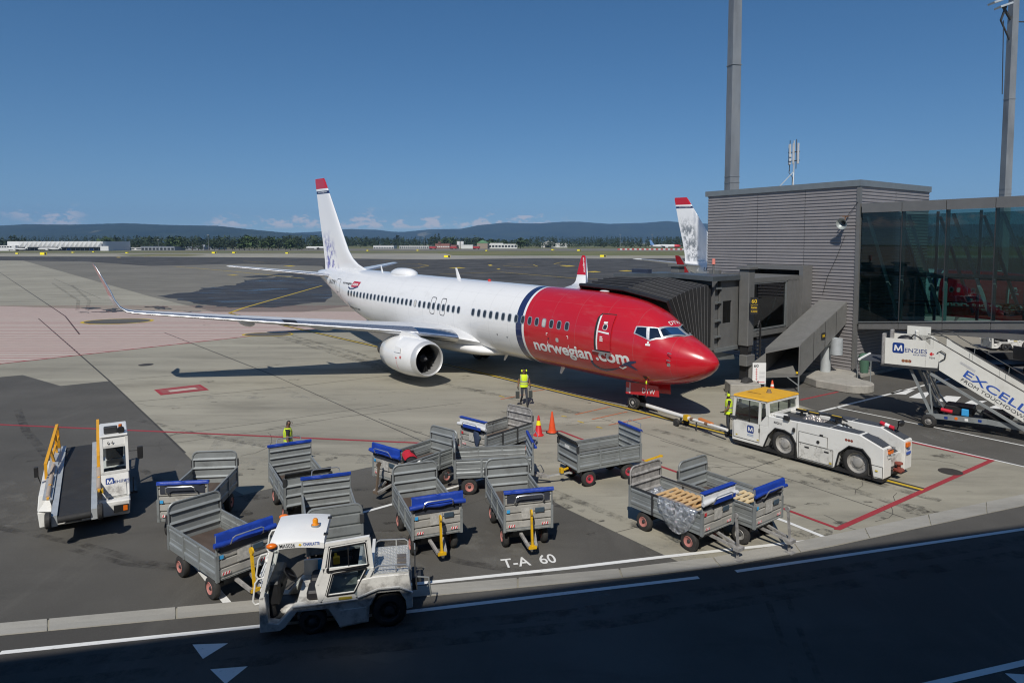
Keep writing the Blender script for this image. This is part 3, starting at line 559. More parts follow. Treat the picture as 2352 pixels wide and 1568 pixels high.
def airliner(label, group):
    root = thing('airliner', label, 'airliner', (AX, AY, -.133), AYAW, group)
    root.rotation_euler = (0, .0133, AYAW)
    aa = sorted(set([0, .02, .05, .1, .15, .22, .3, .4, .5, .65, .8, 1., 1.2, 1.4, 1.6, 1.75, 1.9, 2.05, 2.2, 2.4, 2.6, 2.8, 3., 3.2, 3.6, 4., 4.5, 5., 5.7, 6.5, 7.5] + [7.5 + k * 1.2 for k in range(1, 16)] + [26 + .5 * k for k in range(0, 24)] + [37.7, 38., 38.1]))
    mb = MB(); mb.loft([[Sf(a, 360 * i / 72) for i in range(72)] for a in aa]); mb.build('fuselage', FUS, root, smooth=1.2)
    fus = root.children[0]
    # wing-body fairing
    rings = []
    for a, w, zt, zb in ((13.2, .9, 1.75, 1.34), (14.0, 1.55, 1.95, 1.2), (15, 1.92, 2.2, 1.1), (17, 2.15, 2.45, 1.02), (20, 2.2, 2.45, 1.02), (22, 2.12, 2.3, 1.05), (24, 1.8, 2.0, 1.2), (25.6, 1.0, 1.75, 1.33)):
        rings.append([V((-a, w * math.cos(2 * math.pi * i / 28), (zt + zb) / 2 + (zt - zb) / 2 * math.sin(2 * math.pi * i / 28))) for i in range(28)])
    MB().loft(rings).build('wing_fairing', WPAINT, root, smooth=1.2)
    # cockpit panes with pale frame
    fr = [(3.26, 67.7), (3.25, 56), (2.78, 48.6), (2.42, 39.4), (2.08, 12), (2.02, 0), (1.44, 0), (1.47, 15), (2.03, 49), (2.5, 68.1)]
    for sg in (1, -1):
        f_ = lambda off: (lambda u, w: (lambda p: V((p.x, sg * p.y, p.z)))(Sf(u, w, off)))
        decal('windscreen_frame', polybm([fr]), f_(.012), mat('pale window frame', (.62, .62, .62), .35, .6), root, None, .12, 5)
        for q in ([(3.2, 66), (3.18, 56.6), (2.81, 51), (2.66, 67)], [(2.68, 49), (2.4, 41), (2.13, 50.2), (2.53, 66.4)], [(2.31, 38.8), (1.97, 4), (1.51, 5.5), (2.08, 46)]):
            decal('windscreen_pane', polybm([q]), f_(.022), GLW, root, None, .12, 5)
            decal('cockpit_interior', polybm([q]), f_(.017), CAVITY, root, None, .12, 5)
        mb = MB(); mb.tube([(lambda p: V((p.x, sg * p.y, p.z)))(Sf(a, t, .03)) for a, t in ((1.5, 10), (1.62, 22), (1.78, 33))], .012, 5); mb.build('wiper', BLK, root)
    # cabin windows on the starboard side
    def oval(w, h, n=14):
        return [(w * math.copysign(abs(math.cos(t)) ** .6, math.cos(t)), h * math.copysign(abs(math.sin(t)) ** .6, math.sin(t))) for t in [2 * math.pi * i / n for i in range(n)]]
    wa = [6.97 + .523 * k for k in range(15)] + [15.66 + .51 * k for k in range(28)]
    frm = mat('window surround', (.50, .51, .52), .3, .6); frk = frm
    wk = None
    for k, a in enumerate(wa):
        if 14.9 < a < 15.3: continue
        shade = k in (3, 24)
        w = decal('cabin_window', polybm([oval(.155, .215)]), (lambda u, q, A=a: Sz(A - u, 3.74 + q, .006)), frm, root, None, .1, .1)
        decal('window_pane', polybm([oval(.112, .172)]), (lambda u, q, A=a: Sz(A - u, 3.74 + q, .012)), mat('drawn window blind', (.55, .54, .5), .5) if shade else GLW_D, w, None, .1, .1)
    # doors
    def outline(name, a0, a1, z0, z1, wd, m, r=.13, off=.006):
        def rr(x0, x1, y0, y1, r):
            return [(cx + r * math.cos(R(t)), cy_ + r * math.sin(R(t))) for cx, cy_, b_ in ((x1 - r, y1 - r, 0), (x0 + r, y1 - r, 90), (x0 + r, y0 + r, 180), (x1 - r, y0 + r, 270)) for t in range(b_, b_ + 91, 18)]
        o_ = rr(a0, a1, z0, z1, r); i_ = rr(a0 + wd, a1 - wd, z0 + wd, z1 - wd, r * .8); bm = bmesh.new()
        vo = [bm.verts.new((x, y, 0)) for x, y in o_]; vi = [bm.verts.new((x, y, 0)) for x, y in i_]
        for i in range(len(vo)): j = (i + 1) % len(vo); bm.faces.new((vo[i], vo[j], vi[j], vi[i]))
        return decal(name, bm, lambda u, q: Sz(u, q, off), m, root, None, .2, .12)
    outline('overwing_exit', 17.0, 17.5, 3.27, 4.27, .04, INK); outline('overwing_exit', 18.06, 18.56, 3.27, 4.27, .04, INK)
    outline('aft_door', 31.3, 32.1, 2.98, 4.62, .035, INK); decal('door_handle', polybm([[(31.6, 3.62), (31.85, 3.62), (31.85, 3.70), (31.6, 3.70)]]), lambda u, q: Sz(u, q, .01), INK, root)
    d = decal('service_door', polybm([[(4.36, 2.84), (5.27, 2.84), (5.27, 4.30), (5.12, 4.50), (4.36, 4.50)]]), lambda u, q: Sz(u, q, .006), CAVITY, root, None, .2, .12)
    decal('door_edge', polybm([[(5.02, 2.90), (5.13, 2.90), (5.13, 4.36), (5.02, 4.44)]]), lambda u, q: Sz(u, q, .03), WPAINT, d, None, .2, .12)
    decal('door_leaf', polybm([[(4.33, 2.90), (5.03, 2.90), (5.03, 4.44), (4.33, 4.44)]]), lambda u, q: Sz(u, q, .055), RPAINT, d, None, .2, .12)
    decal('door_pane', polybm([oval(.1, .1)]), lambda u, q: Sz(4.68 - u, 3.92 + q, .07), GLW_D, d)
    decal('door_pane_ring', polybm([oval(.125, .125)]), lambda u, q: Sz(4.68 - u, 3.92 + q, .063), WPRINT, d)
    decal('door_handle', polybm([[(4.42, 3.62), (5.0, 3.68), (5.0, 3.74), (4.42, 3.70)]]), lambda u, q: Sz(u, q, .065), WPAINT, d)
    for a0, z0, w_, h_ in ((4.6, 4.06, .2, .08), (4.72, 3.30, .17, .05), (4.72, 3.38, .17, .05), (4.75, 3.46, .14, .05)): decal('door_placard', polybm([[(a0, z0), (a0 + w_, z0), (a0 + w_, z0 + h_), (a0, z0 + h_)]]), lambda u, q: Sz(u, q, .063), WPRINT, d)
    mb = MB(); mb.box(-5.35, -4.3, -1.82, -1.66, 2.79, 2.83); mb.build('door_sill', SLATM, d)
    # lettering
    sw = lambda off=.008: (lambda u, q: Sz(-u, q, off))
    decal('lettering_norwegian', textbm('norwegian', .03), sw(), WPRINT, root, (-9.36, -5.5, 2.14, 2.86), .25, .1)
    decal('lettering_com', textbm('.com', .03), sw(), WPRINT, root, (-5.28, -3.42, 2.36, 2.80), .25, .1)
    decal('emblem_swoosh', polybm([[(-5.6, 2.40), (-5.68, 2.2), (-5.62, 2.0), (-5.35, 1.87), (-5.0, 1.85), (-4.5, 1.98), (-3.9, 2.22), (-4.5, 2.06), (-5.0, 1.96), (-5.3, 1.99), (-5.5, 2.12), (-5.54, 2.26), (-5.5, 2.42)]]), sw(.007), NAVY, root, None, .2, .1)
    decal('emblem_aeroplane', polybm([[(-4.1, 2.52), (-3.78, 2.42), (-3.4, 2.58), (-3.1, 2.62), (-3.08, 2.56), (-3.4, 2.42), (-3.1, 2.2), (-3.22, 2.2), (-3.6, 2.34), (-4.0, 2.26), (-3.96, 2.32), (-3.75, 2.38)]]), sw(.010), NAVY, root, None, .2, .1)
    decal('emblem_highlight', polybm([[(-4.06, 2.22), (-3.9, 2.13), (-3.62, 2.27), (-3.7, 2.3), (-3.9, 2.2), (-4.02, 2.26)]]), sw(.012), WPRINT, root, None, .2, .1)
    decal('lettering_small', textbm('norwegian', .02), sw(), INK, root, (-30.75, -29.2, 4.28, 4.50), .3, .1)
    decal('emblem_box', polybm([[(-29.2, 4.20), (-28.1, 4.20), (-27.95, 4.60), (-29.05, 4.60)]]), sw(.007), RPAINT, root, None, .3, .1)
    decal('lettering_box', textbm('.com', .02), sw(.012), WPRINT, root, (-29.05, -28.2, 4.31, 4.48), .3, .1)
    decal('emblem_tick', polybm([[(-29.55, 4.20), (-29.2, 4.11), (-28.8, 4.14), (-28.1, 4.30), (-28.0, 4.25), (-28.7, 4.06), (-29.3, 4.02), (-29.65, 4.14)]]), sw(.012), NAVY, root, None, .3, .1)
    decal('registration', textbm('LN-DYW', .015), sw(), INK, root, (-33.75, -32.3, 4.16, 4.50), .3, .1)
    decal('type_lettering', textbm('BOEING 737-800', .01), sw(), INK, root, (-29.9, -27.7, 2.62, 2.76), .3, .1)
    def crown(u, q): return Sf(2.16 + q, -3 - u * 30, .012)
    decal('nose_lettering', textbm('DYW', 0.), crown, WPRINT, root, (-.55, .55, .0, .16), .2, .1)
    for a0, z0, sx_, sz in ((8.34, 3.3, 1, -1), (6.84, 3.3, -1, -1), (8.3, 2.74, 1, 1), (6.84, 2.72, -1, 1)):
        decal('corner_mark', polybm([[(a0, z0), (a0 - sx_ * .12, z0), (a0 - sx_ * .12, z0 + sz * .03), (a0 - sx_ * .03, z0 + sz * .03), (a0 - sx_ * .03, z0 + sz * .14), (a0, z0 + sz * .14)]]), lambda u, q: Sz(u, q, .009), WPRINT, root)
    decal('round_port', polybm([oval(.1, .1)]), lambda u, q: Sz(7.59 - u, 3.02 + q, .008), mat('light metal port', (.6, .6, .6), .4, .5), root)
    decal('static_port', polybm([oval(.07, .07)]), lambda u, q: Sz(1.63 - u, 2.63 + q, .01), SLATM, root)
    for z in (3.13, 2.84):
        p = Sz(1.65, z, 0); mb = MB(); mb.tube([p, p + V((0, -.12, 0)), p + V((.22, -.16, 0))], .018, 6); mb.build('pitot_probe', SLATM, root)
    decal('placard', polybm([[(2.66, 3.42), (2.46, 3.42), (2.46, 3.34), (2.66, 3.34)], [(2.6, 3.52), (2.53, 3.52), (2.53, 3.43), (2.6, 3.43)]]), lambda u, q: Sz(u, q, .01), WPRINT, root)
    seam = mat('radome seam', (.33, .01, .015), .4)
    mb = MB(); mb.tube([Sf(1.32, t, .001) for t in range(0, 361, 12)], .006, 4); mb.build('radome_seam', seam, root)
    for a0, z0 in ((8.2, 3.02), (11.4, 2.7), (12.2, 2.75)): decal('drain_port', polybm([oval(.04, .04)]), lambda u, q, A=a0, Z=z0: Sz(A - u, Z + q, .008), INK, root)
    # antennas
    def blade(a, th, h, c, sweep, m=WPAINT, t=.04):
        p = Sf(a, th); nrm = (Sf(a, th, 1) - p); mb = MB()
        mb.loft([[p + V((dx * c * (1 - .55 * k) - k * sweep, dy * t * (1 - .5 * k), 0)) + nrm * (h * k - .03 * (1 - k)) for dx, dy in ((.5, 0), (.2, 1), (-.5, 0), (.2, -1))] for k in (0, 1)])
        mb.build('blade_antenna', m, root)
    blade(18.2, 0, .62, .42, .3); blade(27.6, 0, .4, .3, .18); blade(9.0, 180, .42, .34, .22); blade(13.4, 176, .35, .3, .2)
    mb = MB(); mb.loft([[V((-24.6 + 1.35 * x, .62 * w_ * math.cos(t), 5.28 + .42 * w_ * max(-.2, math.sin(t)))) for t in [2 * math.pi * i / 18 for i in range(18)]] for x, w_ in ((1, .02), (.96, .35), (.8, .72), (.45, .96), (0, 1), (-.5, .95), (-.85, .66), (-.98, .3), (-1.02, .02))]); mb.build('radome_dome', WPAINT, root, smooth=1.2)
    MB().ell((-15.2, 0, 5.36), (.13, .09, .09), 10, 6).build('beacon', mat('red beacon glass', (.6, .03, .02), .2), root)
    MB().ell((-6.3, 0, 5.34), (.28, .16, .05), 12, 6).build('antenna_fairing', WPAINT, root)
    # wings
    def foil(y, ale, ch, z, tk, tw=0., side=1, cut=None, grow=0.):
        pts = []; n = 11
        xs = [.5 * (1 - math.cos(math.pi * i / n)) for i in range(n + 1)]
        if cut: xs = [x * cut for x in [i / n for i in range(n + 1)]]; xs = [cut * (i / n) ** 1.8 for i in range(n + 1)]
        th = lambda x: tk / .2 * (.2969 * math.sqrt(x) - .126 * x - .3516 * x * x + .2843 * x ** 3 - .1015 * x ** 4)
        for i in range(n, -1, -1): x = xs[i]; pts.append((x, th(x) + .02 * math.sin(math.pi * x) + grow))
        for i in range(1, n + 1): x = xs[i]; pts.append((x, -th(x) * .85 + .02 * math.sin(math.pi * x) - grow))
        return [V((-(ale + x * ch), side * y, z + zz * ch - (x - .25) * ch * tw)) for x, zz in pts]
    SECS = [(1.2, 13.9, 8.6, 1.95, .135), (2.3, 15.0, 7.55, 2.2, .13), (4.2, 16.1, 6.0, 2.52, .12), (6.0, 17.25, 4.75, 2.75, .115), (9.5, 19.25, 3.6, 3.13, .11), (13.5, 21.55, 2.5, 3.55, .105), (16.4, 23.2, 1.72, 3.86, .10)]
    for side in (-1, 1):
        w = MB().loft([foil(y, a, c, z, t, .02, side) for y, a, c, z, t in SECS]).build('wing', WINGM, root, smooth=.9)
        MB().loft([foil(y, a - .015, c, z, t, .02, side, .11, .002) for y, a, c, z, t in SECS[2:]]).build('leading_edge', SLATM, w, smooth=.9)
        MB().loft([foil(y, a - .015, c, z, t, .02, side, .09, .002) for y, a, c, z, t in SECS[1:3]]).build('leading_edge', METAL, w, smooth=.9)
        wl = [(16.4, 23.2, 1.72, 3.86, .10, 0), (16.75, 23.42, 1.58, 3.95, .10, 18), (17.0, 23.62, 1.42, 4.16, .095, 45), (17.18, 23.82, 1.28, 4.5, .09, 68), (17.32, 24.0, 1.14, 4.95, .09, 76), (17.6, 24.32, .88, 5.65, .085, 78), (17.83, 24.62, .58, 6.22, .08, 78), (17.88, 24.8, .36, 6.32, .08, 78)]
        def tipfoil(y, ale, ch, z, t, cant, cut=None, grow=0.):
            base = foil(0, ale, ch, 0, t, 0, 1, cut, grow); c_, s_ = math.cos(R(cant)), math.sin(R(cant))
            return [V((p.x, side * (y - p.z * s_), z + p.z * c_)) for p in base]
        MB().loft([tipfoil(*q) for q in wl[:4]]).build('wingtip', WPAINT, w, smooth=.9)
        k0 = [wl[3]] + [(17.24, 23.9, 1.22, 4.68, .09, 72)]
        MB().loft([tipfoil(*q) for q in k0]).build('winglet_band', WPAINT, w, smooth=.9)
        wg = MB().loft([tipfoil(*q) for q in [(17.24, 23.9, 1.22, 4.68, .09, 72)] + wl[4:]]).build('winglet', RPAINT, w, smooth=.9)
        MB().loft([tipfoil(q[0], q[1] - .02, q[2], q[3], q[4], q[5], .14, .004) for q in wl]).build('winglet_leading_edge', SLATM, w, smooth=.9)
        for y in (7.4, 11.1):
            i_ = np.interp(y, [q[0] for q in SECS], range(len(SECS))); a = np.interp(y, [q[0] for q in SECS], [q[1] for q in SECS]); c = np.interp(y, [q[0] for q in SECS], [q[2] for q in SECS]); z = np.interp(y, [q[0] for q in SECS], [q[3] for q in SECS])
            prof = [(0, .02), (.08, .5), (.25, .9), (.5, 1), (.75, .75), (.95, .3), (1, .03)]
            MB().loft([[V((-(a + c * .42 + t * c * .85), side * y + .17 * r_ * math.cos(q), z - .24 - .1 * t + .2 * r_ * math.sin(q))) for q in [2 * math.pi * i / 12 for i in range(12)]] for t, r_ in prof]).build('flap_fairing', WINGM, w)
        # black walkway square and landing light on the leading edge
        f0 = foil(9.6, 19.305, 3.57, 3.14, .11, .02, side, .115, .005); f1 = foil(10.2, 19.65, 3.4, 3.205, .11, .02, side, .115, .005)
        MB().loft([f0, f1]).build('leading_edge_band', INK, w, smooth=.9)
        if side == -1:
            MB().ell((-15.32, -2.42, 2.33), (.12, .3, .13), 12, 7).build('landing_light', mat('landing light glass', (.5, .52, .55), .06, .9), w)
        # engine
        en = V((0, side * 4.83, 1.47)); prof_o = [(-14.02, .80), (-14.06, .85), (-14.15, .90), (-14.4, .955), (-14.9, 1.02), (-15.5, 1.06), (-16.2, 1.05), (-17, .98), (-17.7, .87), (-17.75, .80), (-17.3, .80)]
        nac = MB().lathe(en, (1, 0, 0), [(t, r_) for t, r_ in prof_o[2:]], 40, cap=False).build('engine', WPAINT, root, smooth=.9)
        MB().lathe(en, (1, 0, 0), [(-14.36, .952), (-14.3, .942), (-14.15, .905), (-14.06, .865), (-14.02, .83), (-14.05, .80), (-14.15, .785)], 40, cap=False).build('inlet_lip', mat('satin lip metal', (.66, .66, .65), .42, .45, var=.05), nac, smooth=.9)
        MB().lathe(en, (1, 0, 0), [(-14.15, .786), (-14.4, .775), (-14.95, .775)], 40, cap=False).build('inlet_duct', mat('inlet liner', (.22, .22, .215), .55), nac, smooth=.9)
        fan = MB()
        for k in range(24):
            t = 2 * math.pi * k / 24; e = V((0, math.cos(t), math.sin(t))); q = V((0, -math.sin(t), math.cos(t)))
            fan.add([en + V((-14.62, 0, 0)) + e * .2 + q * .03, en + V((-14.78, 0, 0)) + e * .2 - q * .05, en + V((-14.86, 0, 0)) + e * .75 - q * .1, en + V((-14.58, 0, 0)) + e * .74 + q * .09], [(0, 1, 2, 3)])
        fan.cyl(en + V((-14.92, 0, 0)), en + V((-14.9, 0, 0)), .765, n=30); fan.build('fan', mat('fan blades', (.03, .03, .032), .4, .5), nac, smooth=.5)
        MB().lathe(en, (1, 0, 0), [(-14.25, .005), (-14.32, .06), (-14.5, .14), (-14.75, .22)], 20, cap=False).build('spinner', mat('fan spinner', (.06, .06, .065), .3), nac, smooth=.9)
        MB().lathe(en, (1, 0, 0), [(-17.3, .62), (-18.2, .50), (-18.9, .36)], 24).build('core_nozzle', mat('hot metal', (.25, .22, .2), .4, .9), nac, smooth=.9)
        py = MB(); py.loft([[V((-a, side * 4.83 + dy * wd, z)) for dy, z in ((-1, z0), (1, z0), (.8, z1), (-.8, z1))] for a, wd, z0, z1 in ((14.8, .05, 2.3, 2.5), (15.6, .16, 2.2, 2.68), (16.6, .2, 2.1, 2.72), (18.5, .2, 1.9, 2.6), (20.5, .08, 2.2, 2.45))]); py.build('pylon', WPAINT, nac)
        if side == -1:
            sp = MB(); sp.add([en + V((-15.2, -1.05, .32)), en + V((-15.85, -1.055, .3)), en + V((-15.8, -.98, .62)), en + V((-15.3, -.97, .58))], [(0, 1, 2, 3)]); sp.build('nacelle_strake', WPAINT, nac)
            nm = lambda u, q: en + V((u, -math.sqrt(max(0, 1.058 ** 2 - q * q)) - .006, q))
            decal('nacelle_marking', polybm([[(-15.62, -.62), (-15.6, -.62), (-15.6, -.02), (-15.62, -.02)], [(-15.68, -.02), (-15.54, -.02), (-15.54, .05), (-15.68, .05)]]), nm, RPRINT, nac, None, .2, .08)
            decal('nacelle_roundel', polybm([oval(.06, .07)]), lambda u, q: nm(u - 15.2, q + .1), RPRINT, nac)
    ww = [o for o in root.children if o.name.startswith('wing') and o.name.split('.')[0] == 'wing'][1]
    # lettering up the inner face of the port winglet
    def wlf(u, q):
        k = u; zz = 4.95 + k * 1.2; y = 17.32 + (zz - 4.95) * .4; a = 24.25 + (zz - 4.95) * .5 - q
        return V((-a, y - .075, zz))
    decal('winglet_lettering', textbm('norwegian.com', .02), wlf, WPRINT, ww, (0, 1., -.14, .1), .1, None)
    # tail
    for side in (-1, 1):
        w = MB().loft([foil(y, a, c, z, .09, 0, side) for y, a, c, z in ((.25, 33.6, 3.9, 4.62), (.9, 34.1, 3.55, 4.7), (7.05, 37.55, 1.32, 5.42), (7.17, 37.8, 1.0, 5.43))]).build('tailplane', WPAINT, root, smooth=.9)
        MB().loft([foil(y, a - .02, c, z, .09, 0, side, .08, .003) for y, a, c, z in ((.9, 34.1, 3.55, 4.7), (7.05, 37.55, 1.32, 5.42))]).build('leading_edge', SLATM, w, smooth=.9)
    def ffoil(z, ale, ate, t):
        c = ate - ale; b_ = foil(0, ale, c, 0, t, 0); return [V((p.x, p.z, z)) for p in b_]
    fz = [(5.1, 28.9, 36.95, .02), (5.35, 29.9, 36.95, .035), (5.7, 31.2, 36.98, .055), (6.1, 32.05, 37.05, .07), (6.7, 32.75, 37.2, .085), (7.5, 33.35, 37.38, .09), (9.5, 34.75, 37.95, .09), (12.2, 36.7, 38.62, .09), (12.46, 36.95, 38.62, .06)]
    fin = MB().loft([ffoil(*q) for q in fz]).build('tail_fin', FIN1, root, smooth=.9)
    MB().loft([[V((p.x, p.y, q[0])) for p in foil(0, q[1] - .02, q[2] - q[1], 0, q[3], 0, 1, .05, .003)] for q in fz[4:]]).build('leading_edge', SLATM, fin, smooth=.9)
    decal('fin_lettering', textbm('www.norwegian.com', .01), lambda u, q: V((u, -.105, q)), WPRINT, fin, (-37.9, -36.3, 11.26, 11.4))
    MB().cyl((-38.05, 0, 4.78), (-38.2, 0, 4.78), .09, n=12).build('exhaust', STEEL_D, root)
    # landing gear
    zn = .0133 * (-4.2) + .133
    ng = MB(); ng.cyl((-4.2, 0, 1.5), (-4.2, 0, zn + .33), .075, n=12); ng.cyl((-4.2, -.28, zn + .33), (-4.2, .28, zn + .33), .05, n=10); ng.cyl((-3.5, 0, 1.45), (-4.17, 0, zn + .75), .04, n=8); ng.tube([(-4.33, 0, zn + .8), (-4.5, 0, zn + .55), (-4.28, 0, zn + .36)], .03, 6)
    g = ng.build('nose_gear', mat('gear white', (.55, .55, .54), .4, .2, dirt=(.2, .2, .2)), root)
    def wheel(par, c, r, w, nm='wheel'):
        c = V(c); a = MB().lathe(c - V((0, w / 2, 0)), (0, 1, 0), [(0, .55 * r), (.02, .78 * r), (w * .16, .95 * r), (w * .35, r), (w * .65, r), (w * .84, .95 * r), (w - .02, .78 * r), (w, .55 * r)], 28).build('tyre', TYRE, par)
        MB().lathe(c - V((0, w / 2 + .004, 0)), (0, 1, 0), [(0, .2 * r), (.02, .3 * r), (.035, .42 * r), (-.002, .56 * r), (w + .01, .56 * r), (w - .03, .42 * r), (w + .008, .2 * r)], 24).build('rim', mat('pale wheel rim', (.6, .58, .53), .5, .2, dirt=(.2, .18, .15), dscale=9), a)
    for s in (-1, 1): wheel(g, (-4.2, s * .2, zn + .33), .33, .2)
    for s in (-1, 1):
        q = [(-2.68, 1.44), (-4.5, 1.36), (-4.5, .80), (-2.62, .98)]
        mb = MB(); mb.prism([(x, z) for x, z in q], (0, s * .42 + s * .015, 0), (1, 0, 0), (0, 0, 1), (0, -s * .03, 0)); dr = mb.build('nose_gear_door', RPAINT, root)
        if s == -1:
            ptext('door_lettering', 'DYW', (-3.55, -.437, 1.0), (1, .0, .06), (0, 0, 1), .72, .22, WPRINT, dr, .0)
            ppoly('door_stripe', [[(0, 0), (.05, 0), (.05, .5), (0, .5)]], (-4.28, -.437, .86), (1, 0, 0), (0, 0, 1), WPRINT, dr); ppoly('door_placard', [[(0, 0), (.16, 0), (.16, .2), (0, .2)]], (-4.47, -.437, .9), (1, 0, 0), (0, 0, 1), mat('pale placard', (.5, .42, .4), .5), dr)
    hz = Sf(2.88, 141, .01)
    mb = MB(); mb.tube([hz, hz + V((-.03, -.03, -.3)), hz + V((-.02, -.02, -.8))], .014, 5); mb.build('warning_streamer', RPRINT, root)
    mb = MB(); mb.ell(hz + V((-.02, -.03, -.16)), (.04, .03, .08), 8, 6); mb.build('lock_pin_flag', HIVIS, root)
    decal('ground_panel', polybm([[(3.02, 1.94), (2.84, 1.94), (2.84, 1.72), (3.02, 1.72)]]), lambda u, q: Sz(u, q, .008), mat('panel recess', (.05, .02, .015), .6), root, None, .1, .05)
    zm = .0133 * (-19.7) + .133
    for s in (-1, 1):
        g = MB().cyl((-19.6, s * 2.86, 2.2), (-19.65, s * 2.86, zm + .5), .11, n=12).cyl((-19.65, s * 2.45, zm + .5), (-19.65, s * 3.27, zm + .5), .07, n=10).cyl((-19.6, s * 1.6, 1.5), (-19.62, s * 2.8, zm + .9), .05, n=8).build('main_gear', STEEL_D, root)
        for d_ in (-.22, .22): wheel(g, (-19.65, s * 2.86 + d_ * 1.35, zm + .54), .54, .36)
        MB().box(-20.1, -19.1, s * 3.32 - .02, s * 3.32 + .02, .5, 1.9).build('main_gear_door', WPAINT, root)
    MB().box(-18.6, -18.15, -1.4, -1.37, .55, 1.15).build('service_panel', WPAINT, root)
    return root
GLW_D = mat('dark cabin pane', (.025, .03, .036), .08, spec=.8)
plane = airliner('red nosed white airliner parked at the gate in front of the carts', 'airliners with red noses')
plane2 = dup(plane, None, skip=('registration',))
plane2.location = (AX + 34.7, AY + 22.9, -.133); plane2['label'] = 'second red nosed airliner behind the grey gate tower, grey drawing on its tail fin'
for o_ in plane2.children:
    if o_.name.startswith('tail_fin'): o_.material_slots[0].link = 'OBJECT'; o_.material_slots[0].material = FIN2
decal('registration', textbm('LN-N', .015), lambda u, q: Sz(-u, q, .008), INK, plane2, (-33.6, -32.0, 4.2, 4.6), .3, .1)
# fin title of the second airliner is a plain script scribble
# ------------------------------------------------------------------ gate tower, glass bridge, jet bridge
class Fr:
    def __init__(s, o, e1):
        s.o = V((o[0], o[1], 0)); s.e1 = V((e1[0], e1[1], 0)).normalized(); s.e2 = V((-s.e1.y, s.e1.x, 0)); s.ang = math.atan2(s.e1.y, s.e1.x)
    def w(s, x, y, z=0): return s.o + s.e1 * x + s.e2 * y + V((0, 0, z))
TF = Fr((18.31, 37.46), (-.576, .817))            # x along the tower wall to the left, y out towards the airliner
# tower: 10.6 m along the wall, 8 m deep (y from 0 to -8)
tw = thing('gate_tower', 'dark grey gate tower clad in horizontal corrugated sheet behind the jet bridge', 'building', TF.w(0, 0), TF.ang)
def ribs(z0, z1, pitch=.19, dep=.036):
    out = []; z = z0
    while z < z1 - .01: out += [(z, 0), (z + pitch * .12, dep), (z + pitch * .55, dep), (z + pitch * .67, 0)]; z += pitch
    return out + [(z1, 0)]
def clad(name, x0, x1, y, ny, z0, z1, par, axis='x', holes=()):
    "corrugated wall sheet in panels, along x (axis x) or along y"
    mb = MB(); pr = ribs(z0, z1)
    f = (lambda t, d, z: (t, y + ny * d, z)) if axis == 'x' else (lambda t, d, z: (y + ny * d, t, z))
    n = len(pr); vs = [f(x0, d, z) for z, d in pr] + [f(x1, d, z) for z, d in pr]
    mb.add(vs, [(i, i + 1, n + i + 1, n + i) for i in range(n - 1)])
    return mb.build(name, CLAD, par, smooth=0)
TOPZ = 10.72
for x0, x1 in ((.14, 3.3), (3.32, 6.6), (6.62, 10.55)): clad('wall_sheet', x0, x1, 0, 1, .18, TOPZ, tw)
for y0, y1 in ((-3.9, -.12), (-8, -3.92)): clad('wall_sheet', y0, y1, 0, -1, .18, TOPZ, tw, 'y')
clad('wall_sheet', -8, -.05, 10.6, 1, .18, TOPZ, tw, 'y')
mb = MB(); mb.box(.02, 10.58, -8, -.03, .0, TOPZ - .02); mb.build('core', CAVITY, tw, smooth=0)
mb = MB(); mb.box(-.06, .14, -.12, .07, .1, TOPZ); mb.build('corner_trim', CLAD_T, tw, smooth=0)
mb = MB(); mb.box(-.1, 10.75, -8.1, .12, TOPZ, TOPZ + .06); mb.box(-.1, 10.75, .06, .12, TOPZ + .06, TOPZ + .34); mb.box(-.1, -.04, -8.1, .06, TOPZ + .06, TOPZ + .34); mb.build('roof_edge', TRIM_L, tw, smooth=0)
mb = MB(); mb.box(-.15, 10.7, -8, .1, 0, .17); mb.build('plinth', CONCB, tw, smooth=0)
# horn loudspeaker on the wall, top right
hs_ = thing('loudspeaker', 'round horn loudspeaker hung high on the grey corrugated tower wall', 'loudspeaker', TF.w(.62, .06, 8.75), TF.ang)
mb = MB(); mb.lathe((0, .2, 0), (0, 1, -.25), [(0, .06), (.12, .09), (.3, .16), (.42, .30), (.46, .32), (.45, .30), (.3, .15), (.14, .07)], 24, cap=False); mb.build('horn', mat('horn grey', (.42, .45, .42), .4, .2), hs_)
MB().lathe((0, .42, -.05), (0, 1, -.25), [(0, .005), (.0, .1), (.08, .07), (.12, .01)], 14).build('driver_cap', STEEL_D, hs_)
MB().bar((0, 0, .3), (0, .55, .3), .05).bar((0, .25, .3), (0, .3, .05), .05).bar((-.3, .3, .34), (.3, .3, .34), .025).build('bracket', mat('rusty bracket', (.2, .12, .08), .7), hs_)
mb = MB(); mb.tube([TF.w(.55, .3, 9.05), TF.w(.3, .12, 9.5), TF.w(.05, .1, 9.85)], .014, 5); mb.tube([TF.w(.75, .08, 8.0), TF.w(1.2, .07, 6.8), TF.w(1.75, .07, 5.6), TF.w(2.0, .07, 4.6)], .012, 5)
tag(mb.build('cable', BLK), 'thin black cable running down the corrugated wall below the horn loudspeaker', 'cable')
